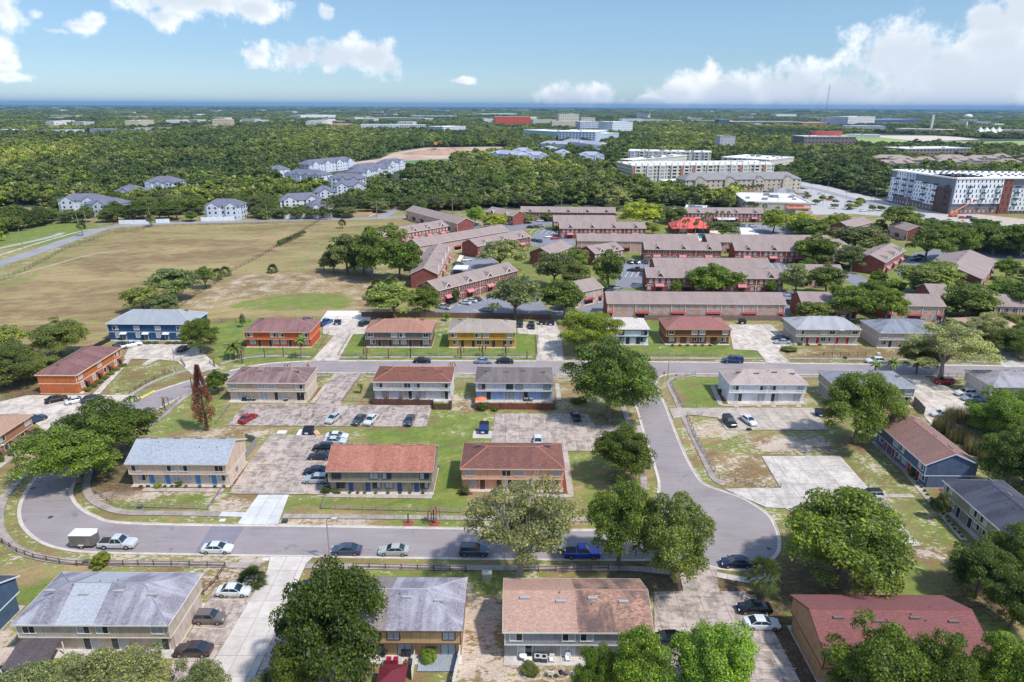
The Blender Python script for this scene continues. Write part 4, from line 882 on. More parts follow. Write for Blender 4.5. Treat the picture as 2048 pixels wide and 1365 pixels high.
def brickblock(label, ax, ay, bx, by, D=11.5, style='red', nd=3, nw=None, zr=8.2, ze=5.6, group='brick apartment blocks'):
    """ax,ay - bx,by: ground line below the visible eave"""
    rz = math.atan2(by - ay, bx - ax); L = math.hypot(bx - ax, by - ay)
    t = thing('apartment_block', label, 'apartment building', (ax, ay, 0), rz, group)
    e = .35; W_ = RED if style == 'red' else PINK
    mb = MB().box(e, .4, 0, L - e, D - .4, ze - .1); mb.build('wall', [W_], t)
    g_ = MB()
    for x, s_ in ((e - .04, -1), (L - e + .04, 1)):
        pts = [(x, .4, 0), (x, D - .4, 0), (x, D - .4, ze - .1), (x, D / 2, zr - .15), (x, .4, ze - .1)]
        pts2 = [(x - s_ * .2, p[1], p[2]) for p in pts]
        g_.poly(pts if s_ > 0 else pts[::-1])
        for k in range(5): g_.poly([pts[k], pts2[k], pts2[(k + 1) % 5], pts[(k + 1) % 5]])
    g_.build('gable_wall', RED, t)
    th = .15; A, B, Cc, Dd, p, r = (0, 0, ze), (L, 0, ze), (L, D, ze), (0, D, ze), (0, D / 2, zr), (L, D / 2, zr)
    dn = lambda v: (v[0], v[1], v[2] - th)
    ro = MB().poly([A, B, r, p]).poly([Cc, Dd, p, r]).poly([dn(p), dn(r), dn(B), dn(A)]).poly([dn(r), dn(p), dn(Dd), dn(Cc)]).build('roof', MROOF, t)
    fa = MB().box(0, -.05, ze - .22, L, -.005, ze + .02).box(0, D + .005, ze - .22, L, D + .05, ze + .02)
    for x in (-.04, L):
        for a in (0, D):
            i = len(fa.v); fa.v += [(x, a, ze - .22), (x + .04, a, ze - .22), (x + .04, D / 2, zr - .22), (x, D / 2, zr - .22), (x, a, ze + .02), (x + .04, a, ze + .02), (x + .04, D / 2, zr + .02), (x, D / 2, zr + .02)]
            for f_ in ((0, 3, 2, 1), (4, 5, 6, 7), (0, 1, 5, 4), (1, 2, 6, 5), (2, 3, 7, 6), (3, 0, 4, 7)): fa.f.append(tuple(i + k for k in f_)); fa.m.append(0)
    fa.build('fascia', CREAM, t)
    y = .4
    for k in range(max(2, int(L / 9))):
        x = L * (k + .5) / max(2, int(L / 9)); MB().tube((x, D / 2 + .9, zr - 1), (x, D / 2 + .9, zr + .15), .12, .12, 6).build('vent_pipe', DARK, ro)
    if style == 'red':
        n = nd; step = L / n
        up = []
        for k in range(n):
            cx = step * (k + .5)
            # dormer
            d = MB(); w_, zb, zt = 1.35, ze + .25, ze + 1.75
            yb = .55; sl_ = (zr - ze) / (D / 2)
            yr = (zt - ze) / sl_
            d.poly([(cx - w_, yb, zb), (cx + w_, yb, zb), (cx, yb, zt)], 1)
            d.poly([(cx - w_ - .2, yb - .25, zb - .1), (cx, yb - .25, zt + .12), (cx, yr + .4, zt + .12), (cx - w_ - .2, yb + .2, zb - .1)][::-1], 0)
            d.poly([(cx + w_ + .2, yb - .25, zb - .1), (cx, yb - .25, zt + .12), (cx, yr + .4, zt + .12), (cx + w_ + .2, yb + .2, zb - .1)], 0)
            do = d.build('dormer', [MROOF, RED], t)
            tr = MB(); tr.tube((cx - w_ - .2, yb - .25, zb - .1), (cx, yb - .25, zt + .1), .16, .16, 4).tube((cx + w_ + .2, yb - .25, zb - .1), (cx, yb - .25, zt + .1), .16, .16, 4).build('dormer_trim', WHITE, do)
            # awning
            MB().poly([(cx - 1.7, y - 1.3, 2.35), (cx + 1.7, y - 1.3, 2.35), (cx + 1.7, y, 3.15), (cx - 1.7, y, 3.15)]).poly([(cx - 1.7, y - 1.3, 2.1), (cx + 1.7, y - 1.3, 2.1), (cx + 1.7, y - 1.3, 2.35), (cx - 1.7, y - 1.3, 2.35)]).poly([(cx - 1.7, y, 3.15), (cx - 1.7, y, 2.1), (cx - 1.7, y - 1.3, 2.1), (cx - 1.7, y - 1.3, 2.35)][::-1]).poly([(cx + 1.7, y, 3.15), (cx + 1.7, y, 2.1), (cx + 1.7, y - 1.3, 2.1), (cx + 1.7, y - 1.3, 2.35)]).build('awning', AWN, t)
            MB().box(cx - 1.2, y, 0, cx + 1.2, y - .04, 2.1).build('entry', RIB, t)
            up += [(cx - 3.4, 3.4), (cx + 3.4, 3.4), (cx - 1.2, 3.6), (cx + 1.2, 3.6), (cx - 3.9, .8), (cx + 3.9, .8)]
            for s_ in (-1, 1):
                a_ = MB(); c_ = cx + s_ * 3.9; pr = [(c_ + 1.5 * math.cos(q * math.pi / 8), y - .08, 1.9 + .75 * math.sin(q * math.pi / 8)) for q in range(9)]
                a_.path(pr, [.12] * 9, 4); a_.build('arch_trim', CREAM, t)
        wins(t, [q for q in up if 1 < q[0] < L - 1], y=y)
        for k in range(1, n): MB().box(step * k - .12, y, 0, step * k + .12, y - .12, ze - .2).build('downpipe', CREAM, t)
    else:
        n = nw or max(2, round(L / 11)); step = L / n; up = []
        for k in range(n + 1):
            cx = step * k
            if k in (0, n): x0, x1 = (e + .1, 2.2) if k == 0 else (L - 2.2, L - e - .1)
            else: x0, x1 = cx - 2.3, cx + 2.3
            MB().box(x0, y, 0, x1, y - .03, 2.2).build('porch_recess', RIB, t)
            MB().poly([(x0, y - .9, 2.35), (x1, y - .9, 2.35), (x1, y, 2.75), (x0, y, 2.75)]).box(x0, y - .93, 2.2, x1, y - .9, 2.36).build('porch_awning', AWND, t)
            MB().box(x0 + .1, y, .05, x1 - .1, y - .06, .5).build('porch_rail', CREAM, t)
            for xx in (x0, x1): MB().box(xx - .14, y, 0, xx + .14, y - .16, ze - .2).build('pilaster', CREAM, t)
            if k not in (0, n): up += [(cx - 1.2, 3.5), (cx + 1.2, 3.5)]
            if k < n: up += [(cx + step * .36, 3.5), (cx + step * .64, 3.5), (cx + step * .36, .9), (cx + step * .64, .9)]
        wins(t, [q for q in up if 1 < q[0] < L - 1], y=y)
    return t
def BP(label, a, b_, **k):
    A = g(a[0], a[1], 5.6); B = g(b_[0], b_[1], 5.6); return brickblock(label, A[0], A[1], B[0], B[1], **k)
BP('longest pink-brick apartment block with seven porch bays, just behind the wooden fence', (1214, 607), (1574, 609), style='pink', nw=5)
BP('dark red brick block with big oak in front of its middle, second row behind the fence', (1293, 555), (1570, 558), nd=5)
BP('plain roofed brick block seen only over the ridge of the red block with the oak', (1310, 535), (1545, 536), style='pink', D=13)
BP('dark red brick block with three dormers above the parking bays, left of centre row', (1289, 499), (1445, 501), nd=3)
BP('dark red brick block with two dormers running behind a round oak, right of centre row', (1470, 501), (1680, 504), nd=4)
BP('long pink-brick block stretched behind the centre row, ending by the pool', (1154, 482), (1399, 484), style='pink')
BP('long roofed pink-brick block right of the pool, behind the centre row', (1415, 484), (1665, 486), style='pink', D=12.5)
BP('red brick block with four dormers and pink awnings left of the bright lime tree', (1119, 457), (1293, 457), nd=4)
BP('pink-brick block peeking above the four-dormer block left of the lime tree', (1107, 443), (1232, 443), style='pink')
BP('northernmost red brick block with dormers beside the long oak wood', (1041, 424), (1232, 426), nd=5)
BP('red brick block with four pink awnings behind the coral roofed clubhouse', (1340, 426), (1529, 427), nd=5)
BP('pink-brick block running diagonally beside the dry field, red gable end facing us', (811, 421), (914, 448), style='pink')
BP('red brick block with two dormers cut by the round dark trees beside the field', (757, 476), (898, 452), nd=5)
BP('long diagonal pink-brick block crossing behind the L-shaped pair left of centre', (839, 493), (1019, 462), style='pink')
BP('diagonal red brick block with three dormers and dark left gable behind the olive trees', (955, 493), (1062, 473), nd=3)
BP('red brick block seen end-on with four dormers on its right roof slope', (876, 549), (902, 497), nd=4, D=11)
BP('diagonal red brick block with four dormers above the row of parked white cars', (876, 582), (1037, 541), nd=4)
BP('short pink-brick block with dark gable between the two oaks left of centre', (1103, 510), (1145, 494), style='pink')
BP('short red brick block with one dormer left of the dark round oak', (1190, 508), (1248, 499), nd=2)
BP('short pink-brick block half hidden by olive oaks left of the longest block', (1150, 587), (1208, 575), style='pink', nw=2)
BP('pink-brick block mostly behind bright green trees right of the longest block', (1604, 607), (1720, 609), style='pink')
BP('pink-brick block with dark red awnings behind the slate roofed house', (1775, 611), (1893, 613), style='pink', nw=2)
BP('red brick block with three dormers seen end-on beside the shaded car park', (1771, 526), (1812, 501), nd=3, D=13)
BP('brick block with broad tan roof and red gable end, far right of the complex', (1965, 559), (1994, 522), style='pink', D=26 * .8, zr=9)
BP('small pink-brick block by the highway behind a dense round tree', (1777, 450), (1815, 462), style='pink', nw=2)
BP('pink-brick block with tan roof left of the dense round tree by the highway', (1700, 456), (1746, 445), style='pink', nw=2)
BP('small red brick block with gable end above the lime trees at the north lane', (970, 424), (1025, 433), nd=2)
BP('red brick gatehouse block by the drugstore car park', (1590, 432), (1625, 434), nd=1, D=10)
BP('tan roofed brick block peeking between dark oaks right of the second row', (1610, 548), (1690, 549), style='pink')
BP('brick block with tan roof half sunk in trees at the right lane', (1862, 590), (1905, 591), style='pink', nw=2)
BP('pink-brick block with dark awnings behind trees near the right edge', (1990, 612), (2060, 614), style='pink', nw=2)
BP('grey-tan roofed brick block among the trees right of the gatehouse', (1655, 500), (1700, 492), style='pink', nw=2)
# clubhouse with coral hipped roof
def clubhouse():
    a = g(1345, 468); b_ = g(1400, 470); t = thing('clubhouse', 'clubhouse with broad coral red hipped roof beside the pool', 'clubhouse', (a[0], a[1], 0), .05)
    L = 23; D = 17
    MB().box(1.5, 1.5, 0, L - 1.5, D - 1.5, 3.1).build('wall', RED, t)
    A, B, Cc, Dd = (-1, -1, 3), (L + 1, -1, 3), (L - 3, D + 1, 3), (2, D + 1, 3); p, r = (8, D * .55, 7.6), (L - 8, D * .55, 7.6)
    MB().poly([A, B, r, p]).poly([B, Cc, r]).poly([Cc, Dd, p, r]).poly([Dd, A, p]).poly([Dd, Cc, B, A]).build('roof', plain((214, 92, 82), .7, .15, .6), t)
    MB().box(4, 1.44, .5, 8, 1.5, 2.4).build('window', GLASS, t); MB().box(12, 1.44, 0, 15, 1.5, 2.5).build('entrance', DARK, t)
clubhouse()
# ================================================================= FAR BUILDINGS
def facade(t, L, D, H, y0=0., floors=3, wcol=GLASS, sp=3.4, ww=1.5, wh=1.5, frame=None, z0=0):
    """window grid on front and both ends as one part"""
    fh = (H - z0) / floors; p = MB()
    for k in range(floors):
        z = z0 + fh * k + fh * .32
        n = max(1, int(L / sp))
        for i in range(n):
            x = L * (i + .5) / n; p.box(x - ww / 2, y0 - .06, z, x + ww / 2, y0 + .02, z + min(wh, fh * .55))
        n = max(1, int(D / sp))
        for i in range(n):
            y = y0 + D * (i + .5) / n
            p.box(L - .02, y - ww / 2, z, L + .06, y + ww / 2, z + min(wh, fh * .55)); p.box(-.06, y - ww / 2, z, .02, y + ww / 2, z + min(wh, fh * .55))
    o = p.build('windows', wcol, t); o['kind'] = 'stuff'
def flat(label, a, b_, D, Hh, col, roofc=(225, 222, 216), floors=3, cat='building', name='office_building', par=.8, sp=3.6, ww=1.6, bands=None, bays=None, units=4, g_=None):
    A = g(*a); B = g(*b_); rz = math.atan2(B[1] - A[1], B[0] - A[0]); L = math.dist(A, B)
    t = thing(name, label, cat, (A[0], A[1], 0), rz, g_)
    MB().box(0, 0, 0, L, D, Hh).build('wall', plain(col, .8, .12, .2), t)
    MB().box(-.3, -.3, Hh, L + .3, .4, Hh + par).box(-.3, D - .4, Hh, L + .3, D + .3, Hh + par).box(-.3, .4, Hh, .4, D - .4, Hh + par).box(L - .4, .4, Hh, L + .3, D - .4, Hh + par).build('parapet', plain(roofc, .8, .1, .2), t)
    MB().box(.4, .4, Hh + .02, L - .4, D - .4, Hh + .1).build('roof', plain(roofc, .8, .15, .2), t)
    facade(t, L, D, Hh, 0, floors, sp=sp, ww=ww)
    if bands:
        for f_, c in bands: MB().box(-.08, -.10, Hh * f_, L + .08, D + .08, Hh * f_ + .5).build('band', plain(c), t)
    if bays:
        n, c = bays
        for k in range(n):
            x = L * (k + .5) / n; w_ = L / n * .26
            MB().box(x - w_, -.9, 0, x + w_, 0, Hh + .6).build('bay', plain(c, .8, .12, .3), t)
            p = MB()
            for q in range(floors):
                z = Hh / floors * q + 1; p.box(x - w_ * .6, -.98, z, x + w_ * .6, -.9, z + 1.5)
            o = p.build('bay_windows', GLASS, t); o['kind'] = 'stuff'
    rr = random.Random(int(a[0])); 
    for k in range(units):
        x = rr.uniform(.1, .9) * L; y = rr.uniform(.3, .8) * D; s_ = rr.uniform(1, 2.2)
        MB().box(x - s_, y - s_ * .7, Hh + .1, x + s_, y + s_ * .7, Hh + .1 + s_ * .8).build('rooftop_unit', METAL, t)
    return t, L
def gabled(label, a, b_, D, ze, zr, wall=(214, 218, 228), roofc=(112, 112, 126), ng=3, floors=3, g_=None, cat='apartment building', hip=True):
    """white apartment house with grey roof and front gables"""
    A = g(*a); B = g(*b_); rz = math.atan2(B[1] - A[1], B[0] - A[0]); L = math.dist(A, B)
    t = thing('apartment_house', label, cat, (A[0], A[1], 0), rz, g_)
    W_ = plain(wall, .8, .1, .3); Rm = plain(roofc, .9, .2, .5)
    MB().box(.5, .5, 0, L - .5, D - .5, ze).build('wall', W_, t)
    h = D * .42 if hip else 0
    A_, B_, C_, D_, p, r = (0, 0, ze), (L, 0, ze), (L, D, ze), (0, D, ze), (h, D / 2, zr), (L - h, D / 2, zr)
    MB().poly([A_, B_, r, p]).poly([B_, C_, r]).poly([C_, D_, p, r]).poly([D_, A_, p]).poly([D_, C_, B_, A_]).build('roof', Rm, t)
    for k in range(ng):
        x = L * (k + .5) / ng if ng > 1 else L / 2; w_ = min(4.2, L / ng * .32); zt = ze + w_ * .62
        MB().box(x - w_, -.8, 0, x + w_, .5, ze - .02).poly([(x - w_, -.8, ze - .02), (x + w_, -.8, ze - .02), (x, -.8, zt)]).build('gable_bay', W_, t)
        MB().poly([(x - w_ - .4, -1.1, ze - .3), (x, -1.1, zt + .15), (x, D * .4, zt + .15), (x - w_ - .4, D * .12, ze - .3)][::-1]).poly([(x + w_ + .4, -1.1, ze - .3), (x, -1.1, zt + .15), (x, D * .4, zt + .15), (x + w_ + .4, D * .12, ze - .3)]).build('gable_roof', Rm, t)
        p_ = MB(); fh = ze / floors
        for q in range(floors):
            for s_ in (-.5, .5): p_.box(x + s_ * w_ - .55, -.88, fh * q + .9, x + s_ * w_ + .55, -.8, fh * q + 2.1)
        o = p_.build('bay_windows', GLASS, t); o['kind'] = 'stuff'
    facade(t, L, D - 1, ze, .5, floors, sp=4.2, ww=1.1, wh=1.3)
    return t
GW = 'white apartment houses with grey roofs across the county road'
gabled('white apartment house with slate roof right behind the white wall, blue entrance in its middle', (410, 440), (484, 440), 14, 8.5, 12, ng=2, g_=GW)
gabled('white apartment house with grey roof half hidden behind trees above the canal track', (118, 428), (205, 428), 16, 8.5, 12, ng=2, g_=GW)
gabled('grey roofed apartment house with dark blue stair tower at its right end', (170, 436), (238, 438), 16, 8.5, 12, ng=1, g_=GW, hip=True)
gabled('white gabled apartment house sunk among pines left of centre wood', (290, 388), (352, 389), 18, 9, 13, ng=3, g_=GW)
gabled('grey roofed apartment house left of the pines, only its roof showing', (230, 402), (275, 404), 16, 7, 11, ng=1, g_=GW)
gabled('small white gabled apartment house at the edge of the wood', (534, 358), (556, 360), 16, 9, 13, ng=1, g_=GW)
gabled('white three-storey apartment house with stone base nearest the wood edge', (569, 370), (645, 374), 17, 9.5, 13.5, ng=4, g_=GW)
gabled('long white apartment house with four gables behind the others', (620, 349), (712, 338), 17, 9.5, 13.5, ng=4, g_=GW)
gabled('white apartment house with long grey roof in the middle of its cluster', (655, 376), (722, 378), 17, 8, 12, ng=3, g_=GW)
gabled('white apartment house with twin gables at the right of its cluster', (726, 366), (788, 352), 17, 9, 13, ng=3, g_=GW)
gabled('white apartment house behind dark trees next to the rusty pine', (776, 345), (812, 340), 16, 9, 13, ng=2, g_=GW)
gabled('grey hipped apartment house just left of the rusty pine, low behind trees', (722, 352), (766, 346), 16, 7, 11, ng=1, g_=GW)
gabled('white apartment house with wide roof in front of the twin-gabled one', (668, 392), (736, 390), 17, 7, 11, ng=2, g_=GW)
gabled('grey hipped roof apartment house above the parked cars by the street', (628, 404), (676, 402), 15, 6.5, 10.5, ng=1, g_=GW)
gabled('long slate roofed apartment house above the clipped oaks', (560, 422), (648, 418), 15, 6.5, 10.5, ng=2, g_=GW)
gabled('slate roofed apartment house with blue gables behind two tall palms', (622, 437), (668, 434), 15, 7, 11, ng=2, g_=GW)
GB = 'pale lilac apartment houses beyond the oak wood'
for lab, a, b_, n in [('white apartment house with low roof left of the lilac row', (978, 322), (1036, 328), 2), ('lilac-white apartment house behind the low white one', (1026, 318), (1066, 318), 2), ('broad lilac-white apartment house with six windows a floor, second from left in the near row', (1047, 328), (1097, 328), 2),
                      ('square lilac-white apartment house in the middle of the near row', (1112, 322), (1143, 322), 1), ('broad lilac-white apartment house at the right end of the near row', (1158, 328), (1209, 328), 2), ('grey-lilac roof stretched behind the near row on the left', (1078, 300), (1140, 302), 1),
                      ('grey-lilac stepped roof behind the near row on the right', (1124, 294), (1198, 304), 1), ('small grey-lilac roof between the rows', (1080, 311), (1100, 312), 1)]:
    gabled(lab, a, b_, 22, 10, 14, (212, 216, 234), (164, 166, 182), n, 3, GB)
gabled('beige house with tan roof hidden in the oaks right of the white cluster', (796, 374), (824, 374), 12, 3.6, 6.5, (200, 180, 150), (176, 160, 136), 1, 1, cat='house')
# hotel
t = gabled('beige and brown four-storey hotel with grey roof and four gabled bays', (1368, 392), (1600, 388), 20, 12, 17, (204, 188, 168), (142, 138, 138), 4, 4, cat='hotel')
MB().box(5, -.9, 0, 200 * mpp(560) / mpp(560) if False else 60, .45, 4.5).build('stone_base', plain((186, 150, 122)), t)
# large condominium
def condo():
    t, L = flat('large cream and terracotta condominium block with white roofs and projecting bays', (1262, 366), (1545, 362), 45, 15, (214, 202, 184), (236, 232, 224), 5, 'apartment building', 'condominium', bays=(12, (226, 220, 208)), bands=[(.82, (226, 216, 200)), (.38, (226, 216, 200))], units=14, sp=3.4)
    for k in (0, 4, 5, 9, 11):
        x = L * (k + .0) / 12; MB().box(x + .5, -.5, 0, x + L / 24, 0, 14).build('terracotta_bay', plain((196, 128, 92)), t)
    for k in range(24):
        x = L * (k + .5) / 24; MB().box(x - 2, 6, 15, x + 2, 12, 17.2).box(x - 3.4, 26, 15, x + 1.4, 33, 16.8).build('roof_turret', plain((238, 234, 226)), t)
    flat('left wing of pale condominium running away from us, balconies on its side', (1238, 350), (1262, 352), 110, 15, (214, 204, 188), (236, 232, 224), 5, 'apartment building', 'condominium', bays=(1, (198, 120, 84)), units=10)
    flat('rear wing of the cream condominium with tall white roof blocks', (1255, 330), (1420, 334), 30, 16, (222, 212, 198), (240, 236, 230), 5, 'apartment building', 'condominium', bays=(9, (234, 228, 218)), units=12)
    flat('eastern wing of the cream condominium with stepped white roofs', (1440, 345), (1535, 352), 60, 15.5, (218, 206, 190), (240, 236, 230), 5, 'apartment building', 'condominium', bays=(5, (230, 222, 210)), units=10)
condo()
# drugstore with red script sign
t, L = flat('flat roofed cream drugstore with red script sign over an orange canopy', (1490, 425), (1620, 428), 52, 6.5, (204, 194, 186), (228, 224, 222), 1, 'drugstore', 'drugstore', par=.9, units=7, sp=60)
MB().box(L * .62, -3, 3.2, L * .98, 0, 4.3).build('canopy', plain((224, 160, 120)), t); MB().box(L * .7, -.1, 0, L * .82, 0, 3).build('glass_front', GLASS, t); MB().box(L * .86, -.1, 0, L * .96, 0, 3).build('glass_front', GLASS, t)
def lettering(txt, loc, size, mat, rz=0, parent=None, rx=math.pi / 2):
    cu = bpy.data.curves.new('lettering', 'FONT'); cu.body = txt; cu.size = size; cu.extrude = .05; cu.align_x = 'CENTER'; cu.align_y = 'CENTER'; cu.shear = .3
    o = bpy.data.objects.new('tmp', cu); C.objects.link(o); bpy.context.view_layer.update()
    me = bpy.data.meshes.new_from_object(o.evaluated_get(bpy.context.evaluated_depsgraph_get())); bpy.data.objects.remove(o)
    me.materials.append(mat); q = bpy.data.objects.new('lettering', me); C.objects.link(q); q.parent = parent; q.location = loc; q.rotation_euler = (rx, 0, rz); return q
lettering('Walgreens', (L * .74, -.25, 5.3), 2.9, plain((196, 40, 40)), 0, t)
flat('small grey pharmacy annex with white roof behind the lime oak', (1368, 440), (1410, 442), 20, 6, (170, 170, 178), (236, 236, 236), 1, 'shop', 'shop_building', units=4, sp=8)
gabled('low grey roofed restaurant behind the drugstore', (1552, 398), (1612, 397), 22, 4, 7, (190, 176, 160), (150, 150, 150), 1, 1, cat='restaurant')
flat('pale office shed with white roof left of the hotel', (1318, 376), (1352, 382), 16, 6, (190, 196, 200), (240, 240, 240), 2, 'building', 'office_building', units=1)
# modern apartment block under construction at right
def modern(label, a, b_, D, Hh, panels, extra=None):
    A = g(*a); B = g(*b_); rz = math.atan2(B[1] - A[1], B[0] - A[0]); L = math.dist(A, B)
    t = thing('modern_apartment_block', label, 'apartment building', (A[0], A[1], 0), rz, 'white and charcoal apartment blocks by the highway')
    MB().box(0, 0, 0, L, D, Hh).build('wall', plain((128, 132, 142)), t)
    MB().box(-.4, -1.4, Hh, L + .4, D + .4, Hh + .9).build('roof', plain((240, 238, 234), .8, .08, .2), t)
    MB().box(-.1, -.15, 0, L + .1, 0, 4.2).build('brick_base', brickmat((112, 76, 66)), t)
    x = 0
    for (w_, col, z0, z1) in panels:
        ww_ = w_ * L; MB().box(x + .15, -.9, z0 * Hh, x + ww_ - .15, 0, z1 * Hh).build('facade_panel', plain(col, .75, .08, .4), t)
        p = MB(); n = max(1, int(ww_ / 2.6)); fl = 5
        for i in range(n):
            for q in range(fl):
                z = Hh * (z0 + (z1 - z0) * (q + .25) / fl); xx = x + ww_ * (i + .5) / n + (.5 if q % 2 else -.3)
                p.box(xx - .34, -.98, z, xx + .34, -.9, z + Hh * (z1 - z0) / fl * .62)
        o = p.build('panel_windows', plain((40, 66, 84), .2, .3, .5), t); o['kind'] = 'stuff'
        x += ww_
    p = MB()
    for i in range(int(L / 3.2)):
        xx = 1.6 + i * 3.2; p.box(xx - .6, -.2, 1, xx + .6, -.15, 2.8)
    o = p.build('base_windows', plain((170, 186, 196), .3), t); o['kind'] = 'stuff'
    for k in range(int(L / 5)):
        for y in (D * .3, D * .7): MB().box(3 + k * 5 - .6, y - .6, Hh + .9, 3 + k * 5 + .6, y + .6, Hh + 1.9).build('rooftop_unit', plain((120, 122, 126)), t)
    for k in range(3):
        for q in range(4): MB().box(L * (.3 + .3 * k) - 1.5, -2.0, Hh * (.25 + .17 * q), L * (.3 + .3 * k) + 1.5, -.9, Hh * (.25 + .17 * q) + .9).build('balcony', plain((50, 60, 70)), t)
    return t
WP = (236, 240, 244)
modern('leftmost white and charcoal block with pale vertical window strips, set back from the highway', (1776, 404), (1822, 414), 22, 23, [(.22, WP, .05, .8), (.4, WP, .3, 1.0), (.38, (196, 200, 212), .25, 1.)])
modern('white panelled block with dark crown and brick corner bay, second from the left', (1822, 414), (1894, 428), 24, 23, [(.32, WP, .22, .8), (.3, WP, .18, .76), (.38, (104, 74, 64), .0, .72)])
modern('long white panelled block with balconies behind the orange boom lift', (1898, 429), (1992, 428), 24, 23, [(.5, WP, .3, 1.), (.5, WP, .3, 1.)])
modern('rightmost block with red brick bays and charcoal top floor at the picture edge', (1992, 428), (2090, 428), 24, 23, [(.2, (136, 80, 66), .0, 1.), (.5, WP, .1, .72), (.3, (136, 80, 66), .0, 1.)])
modern('rear wing with grey walls and a row of roof units behind the white blocks', (1835, 394), (2090, 398), 20, 18, [(.5, (120, 124, 140), .2, 1.), (.5, (110, 116, 134), .2, 1.)])
